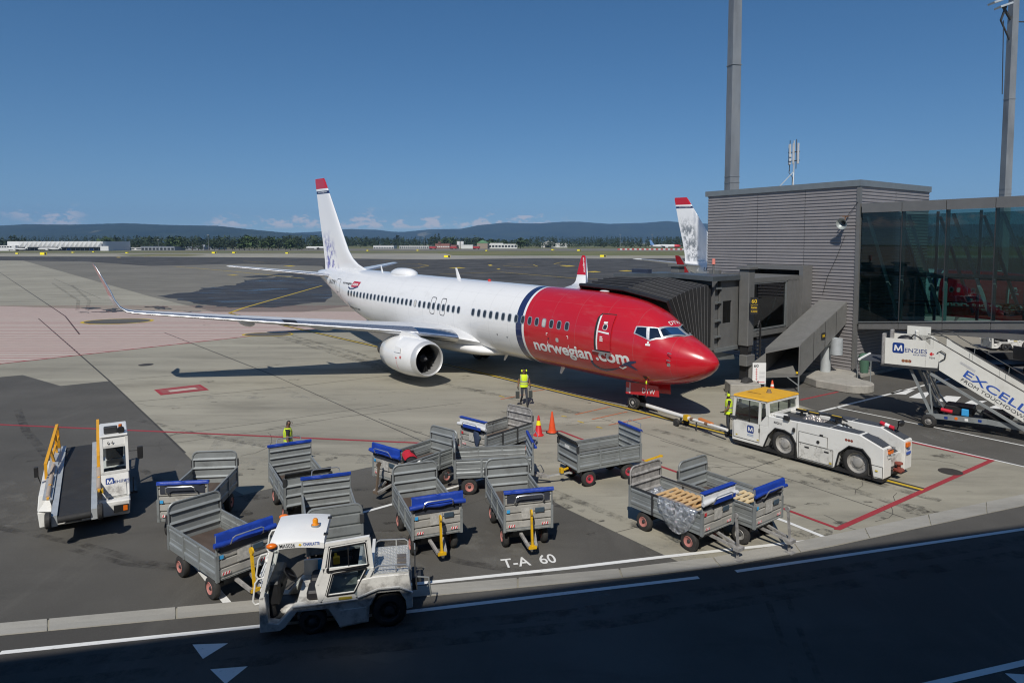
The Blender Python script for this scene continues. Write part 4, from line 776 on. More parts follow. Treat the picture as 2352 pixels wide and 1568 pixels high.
# antenna mast on the roof
at_ = thing('antenna_mast', 'rooftop phone antenna with four white panels on top of the gate tower', 'antenna', TF.w(5.6, -2.2, TOPZ + .05), TF.ang)
MB().cyl((0, 0, 0), (0, 0, 3.3), .05, n=8).bar((0, 0, 1.35), (.75, 1.0, 0), .05).bar((0, 0, 1.3), (-.5, .8, 0), .05).build('mast', SILV, at_)
for dx, dy in ((-.36, .1), (-.12, .25), (.22, .1), (.4, -.1)): MB().box(dx - .055, dx + .055, dy - .04, dy + .04, 1.8, 3.1).build('antenna_panel', mat('weathered antenna panel', (.5, .5, .49), .5), at_, bevel=.015)
MB().box(-.4, .4, -.03, .03, 2.55, 2.6).box(-.4, .4, -.03, .03, 2.0, 2.05).cyl((-.24, .12, 1.5), (-.24, .12, 3.35), .025, n=6).cyl((.3, 0, 1.4), (.3, 0, 3.35), .025, n=6).build('antenna_frame', STEEL_D, at_)
for z in (2.2, 2.45): MB().box(.1, .2, .12, .2, z - .18, z - .02).build('radio_unit', WHT, at_)
MB().tube([(.3, 0, 1.6), (.3, .05, 1.3), (.05, .05, 1.0), (.05, .05, .2)], .025, 5).build('feeder_cable', BLK, at_)
# glass passenger bridge running on from the tower corner
br = thing('glass_bridge', 'teal glazed passenger bridge raised beside the gate tower, steel bracing inside', 'bridge', TF.w(0, 0), TF.ang)
slope = .1; XE = -27.
zb = lambda x: 2.78 - .1 * x * (1 if x > -9 else 0) + (0 if x > -9 else .9); zt = 9.74; W_ = 4.2
YF = -.02
def seg(name, x0, x1, y0, y1, f0, f1, m, par=br):
    return MB().hexa([(x1, y0, f0(x1)), (x0, y0, f0(x0)), (x0, y1, f0(x0)), (x1, y1, f0(x1))], [(x1, y0, f1(x1)), (x0, y0, f1(x0)), (x0, y1, f1(x0)), (x1, y1, f1(x1))]).build(name, m, par, smooth=0)
xm = [-.16 - 2.16 * k for k in range(13)]
for k in range(12):
    x0, x1 = xm[k] - .015, xm[k + 1] + .015
    seg('fascia_panel', x0, x1, YF - .04, YF + .06, lambda x: zb(x), lambda x: zb(x) + .36, CLAD_T); seg('roof_fascia', x0, x1, YF - .06, YF + .1, lambda x: zt - .5, lambda x: zt, CLAD_T)
    seg('sill_strip', x0, x1, YF - .06, YF + .12, lambda x: zb(x) + .37, lambda x: zb(x) + .42, TRIM_L)
    for lo, hi in ((lambda x: zb(x) + .43, lambda x: 5.83), (lambda x: 5.86, lambda x: zt - .51)):
        for y_ in (YF, YF - W_):
            mb = MB(); mb.quad((x0, y_, lo(x0)), (x1, y_, lo(x1)), (x1, y_, hi(x1)), (x0, y_, hi(x0))); mb.build('glass_pane', GLT, br, smooth=0)
    MB().box(x1 - .07, x1 + .05, YF - .26, YF - .14, zb(x1) + .2, zt - .4).build('column', mat('inner steel', (.66, .70, .70), .5, .0), br, smooth=0)
    MB().bar((x0 - .15, YF - .3, zt - .7), (x1 + .15, YF - .3, zb(x1) + .6), .13, .13).build('brace', MATS['inner steel'], br, smooth=0)
    MB().box(x1 - .07, x1 + .05, YF - W_ + .14, YF - W_ + .26, zb(x1) + .2, zt - .4).build('column', MATS['inner steel'], br, smooth=0)
    MB().bar((x0 - .15, YF - W_ + .3, zt - .7), (x1 + .15, YF - W_ + .3, zb(x1) + .6), .13, .13).build('brace', MATS['inner steel'], br, smooth=0)
    MB().box(x1 - .02, x1 + .02, YF - .02, YF + .02, zb(x1) + .4, zt - .5).build('mullion', STEEL_D, br, smooth=0)
seg('roof', 0, XE, YF - W_, YF - .08, lambda x: zt - .3, lambda x: zt + .02, CLAD_T); seg('floor', 0, XE, YF - W_, YF - .06, lambda x: zb(x) + .02, lambda x: zb(x) + .3, CLAD_T)
seg('handrail', -.3, XE, YF - .5, YF - .45, lambda x: zb(x) + 1.4, lambda x: zb(x) + 1.46, STEEL_D); seg('handrail', -.3, XE, YF - W_ + .5, YF - W_ + .55, lambda x: zb(x) + 1.4, lambda x: zb(x) + 1.46, STEEL_D)
seg('inner_deck', -.2, XE, YF - W_ + .1, YF - .35, lambda x: 5.78, lambda x: 5.9, CLAD_T)
for x_ in (-11., -20.): MB().cyl((x_, YF - W_ / 2, 0), (x_, YF - W_ / 2, zb(x_) + .1), .4, n=20).build('support_pillar', CONCB, br)
# terminal whose shadow lies on the road; the photo is taken from its front window
tf = Fr((0, -.62), (1, .255))
te = thing('terminal', 'long terminal building behind the viewpoint', 'building', tf.w(0, 0), tf.ang)
MB().box(-70, 62, -18, -.12, 0, 15.60).build('wall', CLAD, te, smooth=0)
for k in range(44):
    x0 = -70 + 3 * k
    for z0 in (1., 5.2, 9., 12.6): MB().box(x0 + .1, x0 + 2.9, -.11, -.04, z0, z0 + 2.9).build('window', GLD, te, key='terminal_window_%d_%g' % (k, z0), smooth=0)
MB().box(-70.5, 62.5, -18.5, .12, 15.61, 16.0).build('roof', CLAD_T, te, smooth=0)
# ---- jet bridge in the airliner's own axes: x aft of its nose, y to port
ca, sa_ = math.cos(AYAW), math.sin(AYAW)
AF = Fr((AX, AY), (ca, sa_))                       # x forward, y port
jb = thing('jet_bridge', 'dark grey jet bridge with black folded bellows over the airliner nose', 'jet bridge', (AX, AY, 0), AYAW)
def J(a, y, z): return (-a, y, z)                  # y = distance out to port
def jbox(name, a0, a1, y0, y1, z0, z1, m, par=jb, bevel=0.): return MB().box(-a1, -a0, y0, y1, z0, z1).build(name, m, par, smooth=0, bevel=bevel)
nrib = 12; P0 = [J(3.45, 4.7, 2.35), J(3.45, 4.7, 5.5), J(5.4, 4.7, 5.72), J(7.9, 4.7, 5.6), J(7.9, 4.7, 2.35)]
P1 = [J(2.75, 1.72, 2.75), J(3.02, .62, 4.98), J(5.2, .15, 5.42), J(8.15, .35, 5.5), J(8.15, 2.0, 2.7)]
def fold(t, inset=0.):
    pts = []
    c = V(J(5.6, 4.7, 3.6)).lerp(V(J(5.4, 1., 3.8)), t)
    for k, (a, b_) in enumerate(zip(P0, P1)):
        tt = t if k else t ** .8
        p = V(a).lerp(V(b_), tt)
        if k in (1, 2, 3): p.z += .28 * math.sin(math.pi * t) * (.6 if k == 1 else 1)
        pts.append(p)
    out = []
    for a, b_ in zip(pts, pts[1:]):
        for i in range(6): out.append(a.lerp(b_, i / 6))
    out.append(pts[-1])
    return [p + (c - p).normalized() * inset for p in out]
mb = MB(); rr = []
for k in range(nrib): rr += [fold(k / (nrib - 1)), fold(min(1, (k + .5) / (nrib - 1)), .17)]
mb.loft(rr[:-1], closed=False, cap=False); bl = mb.build('bellows', BELLOW, jb, smooth=0)
for k in range(1, nrib):
    MB().tube(fold(k / (nrib - 1), -.012), .008 if k < nrib - 1 else .1, 5).build('bellows_wire' if k < nrib - 1 else 'contact_bumper', WIRE if k < nrib - 1 else BLK, bl)
jbox('cab_floor', 3.4, 8, 4.6, 7.4, 2.2, 2.42, BRIDGE)
mb = MB(); q = [(-3.15, 4.35), (-3.15, 7.3), (-8.4, 7.3), (-8.6, 3.3), (-5.6, 4.1)]
mb.loft([[V((x, y, 5.72 + (.12 if abs(x + 5.6) < .1 else 0))) for x, y in q], [V((x, y, 5.95 + (.1 if abs(x + 5.6) < .1 else 0))) for x, y in q]]); mb.build('canopy', mat('canopy grey', (.10, .115, .125), .45, .3), jb, smooth=0)
mb = MB(); mb.prism([(4.35, 5.45), (4.75, 5.72), (4.35, 5.72)], (-3.12, 0, 0), (0, 1, 0), (0, 0, 1), (-.06, 0, 0)); mb.build('canopy_end', BRIDGE, jb, smooth=0)
jbox('cab_end_frame', 3.34, 8.0, 4.72, 4.86, 2.3, 5.7, BRIDGE)
for z in (2.9, 3.7, 4.6, 5.3): jbox('cab_rail', 3.3, 3.42, 4.9, 5.4, z, z + .09, TRIM_L)
wl_ = MB(); 
for (y0, y1, z0, z1) in ((5.4, 5.62, 2.3, 5.72), (5.62, 6.42, 2.3, 3.55), (5.62, 6.42, 4.68, 5.72), (6.42, 7.1, 2.3, 5.72)): wl_.box(-3.5, -3.38, y0, y1, z0, z1)
wl_.build('cab_side_wall', BRIDGE, jb, smooth=0); jbox('cab_recess', 3.52, 3.6, 4.88, 5.4, 2.4, 5.6, BRIDGE)
wf = MB(); wf.quad(J(3.44, 5.62, 3.55), J(3.44, 6.42, 3.55), J(3.44, 6.42, 4.68), J(3.44, 5.62, 4.68)); wf.build('cab_window', GLT, jb, smooth=0)
jbox('cab_far_wall', 7.85, 8.0, 4.9, 7.3, 2.3, 5.7, BRIDGE); jbox('cab_back', 3.4, 7.9, 7.1, 7.25, 2.3, 5.7, BRIDGE); jbox('cab_skirt', 3.3, 3.5, 5.0, 7.0, 2.15, 2.34, TRIM_L)
mb = MB(); mb.prism([(5.0, 2.15), (5.3, 2.15), (6.9, 1.85), (7.0, 1.6), (5.6, 1.7)], (-3.5, 0, 0), (0, 1, 0), (0, 0, 1), (-.08, 0, 0)); mb.build('cab_bracket', TRIM_L, jb, smooth=0)
# tunnel
A0, A1 = 3.75, 6.95
jbox('tunnel_roof', A0 - .1, A1 + .1, 7.2, 14.5, 5.45, 5.7, BRIDGE); jbox('tunnel_floor', A0 - .05, A1, 7.2, 15.0, 2.5, 2.86, BRIDGE)
for y0, y1 in ((7.3, 9.0), (9.05, 12.55)):
    for a in (A0, A1):
        mb = MB(); mb.quad(J(a, y0, 2.9), J(a, y1, 2.9), J(a, y1, 5.42), J(a, y0, 5.42)); mb.build('tunnel_pane', GLT, jb, smooth=0)
    MB().bar(J(A0 + .2, y0 + .1, 5.35), J(A0 + .2, (y0 + y1) / 2, 2.95), .09).bar(J(A0 + .2, y1 - .1, 5.35), J(A0 + .2, (y0 + y1) / 2, 2.95), .09).build('tunnel_brace', BRIDGE, jb)
for y in (7.3, 9.02, 12.58): jbox('tunnel_post', A0 - .06, A0 + .06, y - .07, y + .07, 2.86, 5.46, TRIM_L)
jbox('tunnel_sill', A0 - .08, A0 + .02, 7.3, 12.6, 2.84, 2.93, TRIM_L); jbox('tunnel_head', A0 - .08, A0 + .02, 7.3, 12.6, 5.38, 5.46, TRIM_L)
for k in range(9): jbox('tunnel_rib', A0 - .1 + .02 * (k % 2), A0 + .0, 12.7 + k * .25, 12.93 + k * .25, 2.75, 5.5, BRIDGE)
jbox('tunnel_far_sleeve', A1 - .05, A1 + .05, 12.6, 15.0, 2.75, 5.5, BRIDGE)
jbox('underframe', A0 + .4, A1 - .4, 7.0, 13.5, 2.2, 2.5, STEEL_D)
# two lift columns, the near one carries the gate sign
def column(a, y):
    c = jbox('lift_column', a - .28, a + .28, y - .28, y + .28, 2.35, 6.25, BRIDGE, bevel=.03)
    jbox('column_cap', a - .38, a + .38, y - .38, y + .38, 6.26, 6.36, BRIDGE, c); jbox('inner_column', a - .2, a + .2, y - .2, y + .2, .55, 2.35, BLK, c); jbox('drive_box', a - .34, a + .1, y - .44, y + .34, 1.35, 1.9, BRIDGE, c, .02)
    jbox('column_foot', a - .4, a + .4, y - .5, y + .5, .1, .58, STEEL_D, c, .03)
    for dy in (-.55, .55): MB().lathe(J(a - .22, y + dy, .42), (1, 0, 0), [(0, .2), (.04, .36), (.12, .42), (.3, .42), (.4, .36), (.44, .2)], 20).build('drive_wheel', TYRE, c)
    for k in range(11): MB().cyl(J(a - .42, y + .42 - .0, 1.3 + .2 * k), J(a - .42, y + .42, 1.38 + .2 * k), .055, n=8, ).build('cable_link', STEEL_D, c, key='cable_link_%g_%d' % (a, k))
    MB().tube([J(a - .42, y + .42, 3.4), J(a - .42, y + .52, 3.6), J(a - .42, y + .66, 3.4), J(a - .42, y + .72, 1.4), J(a - .42, y + .62, 1.2), J(a - .42, y + .46, 1.35)], .05, 7).build('cable_loop', BLK, c)
    return c
c1 = column(2.95, 7.1); column(7.6, 7.6); jbox('cross_beam', 2.7, 7.9, 7.0, 7.3, 2.05, 2.34, STEEL_D)
# beacon on the cab roof
MB().cyl(J(5.0, 7.2, 5.95), J(5.0, 7.2, 6.45), .05, n=8).box(-5.3, -4.7, 7.2, 7.5, 5.95, 6.15).build('roof_light_mount', BRIDGE, jb); MB().cyl(J(5.0, 7.2, 6.45), J(5.0, 7.2, 6.75), .1, .09, n=12).build('roof_light', mat('pale red lamp', (.75, .25, .2), .3), jb)
jbox('roof_box', 6.9, 8.0, 4.1, 4.4, 6.0, 6.2, mat('dark blue box', (.03, .04, .07), .5))
jbox('roof_unit', 4.0, 4.7, 7.6, 8.2, 5.7, 6.0, BRIDGE)
# gate number plate facing the camera
gp = Fr((AF.w(-2.63, 7.0)).to_2d(), (1, -.25)); sgn = thing('gate_sign', 'black gate sign with yellow 60 on the jet bridge column', 'sign', gp.w(.12, -.36, 4.45), gp.ang); sgn.scale = (.62, .62, .68)
MB().box(-.3, .3, -.03, .03, -.62, .62).build('plate', BLK, sgn, smooth=0)
for s_, x, z, w, h in (('60', -.2, .2, .4, .28), ('Gates', -.24, -.2, .46, .17), ('C2,D2', -.24, -.5, .48, .17)): ptext('lettering', s_, (x, -.031, z), (1, 0, 0), (0, 0, 1), w, h, YPRINT, sgn, .006)
MB().box(-.26, .26, -.036, -.031, .06, .075).build('divider', YPRINT, sgn, smooth=0)
# hood where the tunnel enters the tower wall
hd = thing('tunnel_portal', 'grey sheet metal portal around the jet bridge opening in the tower wall', 'portal', TF.w(0, 0), TF.ang)
MB().box(2.7, 6.6, .06, 1.0, 6.0, 6.25).build('portal_roof', CLAD_T, hd, smooth=0); MB().box(2.7, 2.95, .06, 1.0, 2.6, 6.0).build('portal_side', CLAD_T, hd, smooth=0); MB().box(6.35, 6.6, .06, 1.0, 2.6, 6.0).build('portal_side', CLAD_T, hd, smooth=0); MB().box(2.96, 6.34, .05, .1, 2.6, 6.0).build('portal_back', CAVITY, hd, smooth=0)
# column base block, chute, duct, island, bin
cb = AF.w(-2.95, 7.1)
tag(MB().box(-.75, .75, -.6, .6, 0, .6).build('concrete_block', CONCB, None, bevel=.03, loc=cb + V((-.35, -.75, 0)), rot=(0, 0, -.05)), 'pale concrete block standing below the jet bridge column', 'concrete block')
cu = thing('baggage_chute', 'slanting grey sheet metal chute from the tower wall marked MA', 'chute', (0, 0, 0))
S0 = [TF.w(.55, .05, 3.05), TF.w(2.2, .05, 3.05), TF.w(2.2, .05, 4.25), TF.w(.55, .05, 4.25)]
S1 = [V((14.0, 34.3, .80)), V((12.5, 35.2, .75)), V((12.5, 35.2, 2.05)), V((14.0, 34.3, 2.45))]
S2 = [V((13.8, 34.05, .77)), V((12.08, 34.05, .72)), V((12.08, 34.05, 1.98)), V((13.8, 34.05, 2.33))]
for nm_, (i, j) in (('chute_top', (2, 3)), ('chute_side', (3, 0)), ('chute_floor', (0, 1)), ('chute_side', (1, 2))):
    mb = MB(); mb.add([S0[i], S0[j], S1[j], S1[i], S2[j], S2[i]], [(0, 1, 2, 3), (3, 2, 4, 5)]); o_ = mb.build(nm_, CHUTE, cu, smooth=0)
    md = o_.modifiers.new('thickness', 'SOLIDIFY'); md.thickness = .04; md.offset = 0
mb = MB(); mb.add([V((12.08, 34.03, .72)), V((12.08, 34.03, 1.98)), V((11.02, 34.03, 1.15)), V((11.02, 34.03, .2)), V((12.08, 34.03, .2))], [(0, 1, 2, 3, 4)]); o_ = mb.build('chute_wing', CHUTE, cu, smooth=0); md = o_.modifiers.new('thickness', 'SOLIDIFY'); md.thickness = .05
for t in (.25, .5, .75):
    a = S0[3].lerp(S1[3], t); b_ = S0[0].lerp(S1[0], t); MB().tube([a + V((.02, -.02, 0)), b_ + V((.02, -.02, 0))], .012, 4).build('seam', STEEL_D, cu)
for p in ((13.8, 34.05, .8), (12.1, 34.05, .75), (11.05, 34.05, .6)): MB().cyl((p[0], p[1], 0), p, .04, n=8).build('leg', STEEL, cu)
MB().bar((12.1, 34.05, .3), (11.3, 34.05, .7), .05).bar((13.8, 34.05, .3), (13.2, 34.05, .75), .05).build('leg_brace', STEEL, cu)
MB().box(13.7, 13.78, 34.1, 34.2, .9, 1.0).build('yellow_tag', YPRINT, cu)
mid = S0[3].lerp(S1[3], .55).lerp(S0[0].lerp(S1[0], .55), .45); ax = (S1[3] - S0[3]).normalized(); axh = V((-ax.x, -ax.y, 0)).normalized(); nrm = axh.cross(V((0, 0, 1)))
ms = thing('marker_plate', 'small black plate with yellow MA on the slanting chute', 'sign', (0, 0, 0)); pp = mid + nrm * .05
MB().add([pp + axh * sx + V((0, 0, sz)) + nrm * d for d in (0, .02) for sx, sz in ((-.22, -.17), (.22, -.17), (.22, .17), (-.22, .17))], [(0, 1, 2, 3), (4, 5, 6, 7), (0, 1, 5, 4), (1, 2, 6, 5), (2, 3, 7, 6), (3, 0, 4, 7)]).build('plate', BLK, ms, smooth=0)
ptext('lettering', 'MA', pp + axh * -.15 + V((0, 0, -.08)) + nrm * .021, axh, (0, 0, 1), .3, .17, YPRINT, ms, .02)
sg = thing('stand_board', 'white stand board with number 60 and red scale before the chute', 'sign', (11.72, 33.9, 0)); MB().box(-.34, .34, -.02, .02, .42, 1.5).build('board', WPRINT, sg, smooth=0); MB().cyl((-.3, .04, 0), (-.3, .04, 1.4), .025, n=8).cyl((.3, .04, 0), (.3, .04, 1.4), .025, n=8).build('posts', STEEL, sg)
ptext('number', '60', (-.28, -.021, 1.28), (1, 0, 0), (0, 0, 1), .24, .15, INK, sg, .02)
ppoly('scale', [[(0, 0), (.02, 0), (.02, .66), (0, .66)]] + [[(-.05, z), (.07, z), (.07, z + .015), (-.05, z + .015)] for z in (.1, .22, .34, .46, .58)], (-.15, -.021, .58), (1, 0, 0), (0, 0, 1), RPRINT, sg); ppoly('footer', [[(0, 0), (.56, 0), (.56, .03), (0, .03)]], (-.28, -.021, .5), (1, 0, 0), (0, 0, 1), RPRINT, sg)
ppoly('table', [[(0, z), (.28, z), (.28, z + .02), (0, z + .02)] for z in (0, .07, .14, .21, .28, .35)], (.0, -.021, .7), (1, 0, 0), (0, 0, 1), mat('grey print', (.5, .5, .5), .6), sg)
dk = thing('air_duct', 'bent galvanised air duct standing by the tower wall beside the chute', 'duct', TF.w(.85, 1.5), TF.ang)
MB().cyl((0, 0, .2), (0, 0, 1.75), .27, n=20).build('riser', SILV, dk); MB().tube([(0, 0, 1.7), (0, 0, 1.95), (-.18, 0, 2.12), (-.6, 0, 2.14)], .26, 16).build('elbow', SILV, dk); MB().cyl((-.62, 0, 1.45), (-.62, 0, 2.35), .32, n=20).build('outlet', SILV, dk)
isl = MB(); pl = [(3.2, .1), (3.0, 2.4)] + [(-2.0 + .95 * math.sin(R(t)) * -1, 2.55 - .0 + 1.0 * -math.cos(R(t)) * -1) for t in range(0, 181, 15)]
pl = [(1.3, .12), (1.2, 3.4), (-.2, 4.1)] + [(-1.6 - 1.0 * math.sin(R(t)), 3.05 + 1.0 * math.cos(R(t))) for t in range(0, 181, 15)] + [(-.8, 1.6), (-.3, .12)]
isl.prism(pl, (0, 0, 0), (1, 0, 0), (0, 1, 0), (0, 0, .42)); tag(isl.build('concrete_island', CONCB, None, smooth=0, bevel=.04, loc=TF.w(0, 0), rot=(0, 0, TF.ang)), 'rounded pale concrete island at the foot of the gate tower', 'kerb island')
bn = thing('waste_bin', 'green plastic bin hanging in a post frame at the tower corner', 'bin', TF.w(-.95, .75), TF.ang)
MB().loft([[V((.26 * math.cos(t) * k, .26 * math.sin(t) * k, z)) for t in [2 * math.pi * i / 16 for i in range(16)]] for z, k in ((.55, .8), (1.35, 1.05))]).build('bucket', GREEN, bn); MB().loft([[V((.26 * math.cos(t) * k, .26 * math.sin(t) * k, z)) for t in [2 * math.pi * i / 16 for i in range(16)]] for z, k in ((1.36, 1.12), (1.46, 1.1), (1.6, .6))]).build('lid', GREEN, bn)
MB().cyl((-.36, 0, 0), (-.36, 0, 1.5), .03, n=8).cyl((.36, 0, 0), (.36, 0, 1.5), .03, n=8).bar((-.36, 0, 1.2), (.36, 0, 1.2), .03).build('post', STEEL, bn)
# light masts
def mast(name, label, x, y, w0, w1, h, rz, head, hgt):
    t = thing(name, label, 'light mast', (x, y, 0), rz, 'tall light masts behind the gate')
    MB().loft([[V((sx * w / 2, sy * w / 2, z)) for sx, sy in ((-1, -1), (1, -1), (1, 1), (-1, 1))] for z, w in ((0, w0 * 1.08), (h, w1))]).build('shaft', POLEM, t, smooth=0)
    for z in (12.5, 13.0, 22, 32): MB().box(-w0 / 2 - .02, w0 / 2 + .02, -w0 / 2 - .02, w0 / 2 + .02, z, z + .06).build('joint_band', POLEM, t, smooth=0)
    for z in (hgt,):
        for dx, dz in ((-1.9, 1.0), (-1.2, .6)): MB().bar((dx - .8, -.3, z + dz - .25), (dx + .5, -.3, z + dz + .2), .9, .18).build('floodlight', SILV, t)
        MB().bar((-.3, 0, z - .6), (-1.3, -.2, z + .5), .18).bar((-.3, 0, z - 2.6), (-1.5, -.2, z - .8), .12).bar((-1.5, -.2, z - .8), (-1.0, -.2, z + .6), .16).bar((-1.2, -.2, z - .8), (-.9, -.1, z - 8), .06).bar((.3, 0, z - .8), (1.6, 0, z - .8), .1).build('floodlight_arm', STEEL_D, t)
    return t
mast('light_mast', 'broad tapering grey light mast rising behind the gate tower roof', 16.75, 56, .86, .66, 42, .28, 1, 40)
mast('light_mast', 'leaning tapering light mast with floodlight arm at the right edge', 48.5, 69, .74, .60, 42, .1, 1, 30.5)
# ------------------------------------------------------------------ baggage carts
CL, CW, ZB, ZS, ZF, ZR = 2.36, 1.2, .60, 1.10, 1.55, 1.60
def ribbed(x, z0, z1, hw, rtop, out, n, inner=.0):
    "pressed sheet end panel in the plane x, ribs standing out on the side 'out' (+1/-1); corners rounded by rtop"
    p = (z1 - z0) / n; rows = []
    for k in range(n):
        z = z0 + k * p
        rows += [(z, 0), (z + p * .05, .046), (z + p * .10, .050), (z + p * .27, 0.002), (z + p * .98, 0)]
    rows.append((z1, 0)); rr = []
    rows2 = []
    for (a, da), (b, db) in zip(rows, rows[1:]):
        rows2.append((a, da))
        if b - a > .06 or b > z1 - rtop - .02:
            for q in (.33, .66): rows2.append((a + (b - a) * q, da + (db - da) * q))
    rows2.append(rows[-1])
    def w_(z):
        if z < z1 - rtop or rtop == 0: return hw
        return hw - rtop + math.sqrt(max(0, rtop ** 2 - (z - z1 + rtop) ** 2))
    mb = MB(); n_ = len(rows2)
    for s, d0 in ((1, 0.), (-1, -.012)):
        vs = [(x + out * (d + d0), -w_(z), z) for z, d in rows2] + [(x + out * (d + d0), w_(z), z) for z, d in rows2]
        mb.add(vs, [(i, i + 1, n_ + i + 1, n_ + i) for i in range(n_ - 1)], 0 if s == 1 else 1)
    return mb, w_
def end_frame(x, z0, z1, hw, rtop, r=.022):
    pts = [V((x, -hw, z0))] + ([V((x, -hw, z1 - rtop))] + [V((x, -hw + rtop - rtop * math.cos(R(t)), z1 - rtop + rtop * math.sin(R(t)))) for t in range(15, 90, 15)] if rtop else []) + [V((x, -hw + rtop, z1))]
    pts2 = [V((p.x, -p.y, p.z)) for p in reversed(pts)]
    return MB().tube(pts + pts2, r, 6)
def cart(label, x, y, yaw, tarp='blue', rim=RIM_R, bar='up', barm=None, rear='round', deck=PLY, gate='steel', hoop='down', worn=False, front_h=ZF, sheetcol=None, stickers=True, rear_h=ZR):
    t = thing('baggage_cart', label, 'baggage cart', (x, y, 0), yaw, 'open steel baggage carts')
    hx, hw = CL / 2, CW / 2; barm = barm or YEL
    MB().box(-hx + .02, hx - .02, -hw + .03, hw - .03, ZB + .05, ZB + .085).build('deck', deck, t, key='deck' + deck.name, smooth=0)
    mb = MB()
    for s in (-1, 1): mb.box(-hx, hx, s * (hw - .03) - .03, s * (hw - .03) + .03, ZB - .06, ZB + .05); mb.box(-hx + .1, hx - .1, s * .3 - .03, s * .3 + .03, ZB - .12, ZB - .0)
    for xx in (-hx + .03, -.4, .4, hx - .03): mb.box(xx - .03, xx + .03, -hw + .065, hw - .065, ZB - .055, ZB + .045)
    mb.build('frame', STEEL, t, key='cart_frame', smooth=0)
    for sx in (-1, 1):
        for sy in (-1, 1): MB().box(sx * hx - .035, sx * hx + .035, sy * hw - .03, sy * hw + .03, ZB - .06, ZS + .02).build('corner_post', STEEL, t, key='corner_post%d%d' % (sx, sy), smooth=0)
    # side boards: three bays a side, rail on top, a stake between
    for sy in (-1, 1):
        for k in range(3):
            x0 = -hx + .045 + k * (CL - .09) / 3; x1 = x0 + (CL - .09) / 3 - .012
            mb = MB(); z = ZB + .0
            prof = [(ZB + .02, 0), (ZB + .05, .022), (ZB + .11, .022), (ZB + .14, .0), (ZB + .22, 0), (ZB + .235, -.008), (ZB + .25, 0), (ZB + .36, 0.), (ZB + .38, .018), (ZB + .43, .018), (ZB + .45, 0), (ZS - .01, 0)]
            n_ = len(prof)
            for d0 in (0, -.015): mb.add([(x0, sy * (hw + d + d0), z) for z, d in prof] + [(x1, sy * (hw + d + d0), z) for z, d in prof], [(i, i + 1, n_ + i + 1, n_ + i) for i in range(n_ - 1)])
            mb.build('side_board', STEEL, t, key='side_board%d%d' % (sy, k), smooth=0)
        mb = MB(); mb.box(-hx + .04, hx - .04, sy * hw - .022, sy * hw + .022, ZS - .012, ZS + .02)
        for k in (1, 2): xx = -hx + .04 + k * (CL - .09) / 3; mb.box(xx - .03, xx + .03, sy * (hw + .012) - .018, sy * (hw + .012) + .018, ZB - .04, ZS - .013)
        mb.build('side_rail', STEEL_D if worn else STEEL, t, key='side_rail%d%d' % (sy, worn), smooth=0)
    # end panels
    pm = STEEL_W if worn else STEEL
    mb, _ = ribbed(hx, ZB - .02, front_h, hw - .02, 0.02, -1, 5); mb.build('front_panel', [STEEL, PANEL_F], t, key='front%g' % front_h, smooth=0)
    end_frame(hx, ZB - .05, front_h, hw, .02).build('front_panel_frame', STEEL, t, key='frontf%g' % front_h)
    if rear == 'round': mb, _ = ribbed(-hx, ZB - .02, rear_h, hw - .02, .16, 1, 4); mb.build('rear_panel', [pm, pm], t, key='rear%s%g' % (pm.name, rear_h), smooth=0); end_frame(-hx, ZB - .05, rear_h, hw, .16, .026).build('rear_panel_frame', pm, t, key='rearf%s%g' % (pm.name, rear_h))
    else:
        mb, _ = ribbed(-hx, ZB - .02, 1.36, hw - .02, 0, -1, 3); mb.build('rear_panel', [STEEL, STEEL], t, key='rearflat', smooth=0); end_frame(-hx, ZB - .05, 1.36, hw, .02).build('rear_panel_frame', STEEL, t, key='rearflatf')
        MB().hexa([(-hx - .02, -hw, 1.36), (-hx + .02, -hw, 1.36), (-hx + .02, hw, 1.36), (-hx - .02, hw, 1.36)], [(-hx - .13, -hw, 1.5), (-hx - .1, -hw, 1.52), (-hx - .1, hw, 1.52), (-hx - .13, hw, 1.5)]).build('rear_flap', BLK, t, key='rear_flap', smooth=0)
        MB().box(-hx - .04, -hx - .036, -.12, .16, 1.14, 1.24).build('label_plate', WPRINT, t, key='rear_label', smooth=0)
    for s in (-1, 1):  # latch pins at the rear panel
        MB().box(-hx - .05, -hx + .01, s * hw - .05, s * hw + .05, 1.14, 1.36).build('latch', STEEL_D, t, key='latch%d' % s, bevel=.01)
    # axles, wheels
    R_ = .25
    for s in (-1, 1): MB().box(s * (hx - .435) - .035, s * (hx - .435) + .035, -hw + .1, hw - .1, R_ - .04, R_ + .05).box(s * (hx - .435) - .14, s * (hx - .435) + .14, -.33, .33, R_ + .045, ZB - .12).build('axle', STEEL_D, t, key='axle%d' % s, smooth=0)
    for sx in (-1, 1):
        for sy in (-1, 1):
            c = V((sx * (hx - .435), sy * (hw - .1), R_)); wd = .16
            w = MB().lathe((0, -wd / 2, 0), (0, 1, 0), [(.04, .03), (.035, .07), (.012, .12), (-.003, .126), (.012, .137), (wd - .012, .137), (wd + .003, .126), (wd - .012, .12), (wd - .035, .07), (wd - .04, .03)], 22, cap=False).build('wheel', rim, t, key='cart_rim' + rim.name + str(sy), loc=c)
            MB().lathe((0, 0, 0), (0, sy, 0), [(.0, .05), (.05, .05), (.06, .035), (.075, .032), (.08, .005)], 12).build('hub', STEEL_D, w, key='cart_hub%d' % sy)
            MB().lathe((0, -wd / 2, 0), (0, 1, 0), [(.012, .135), (-.003, .15), (.0, .19), (.02, .235), (.05, R_), (wd - .05, R_), (wd - .02, .235), (wd, .19), (wd + .003, .15), (wd - .012, .135)], 26, cap=False).build('tyre', TYRE, w, key='cart_tyre')
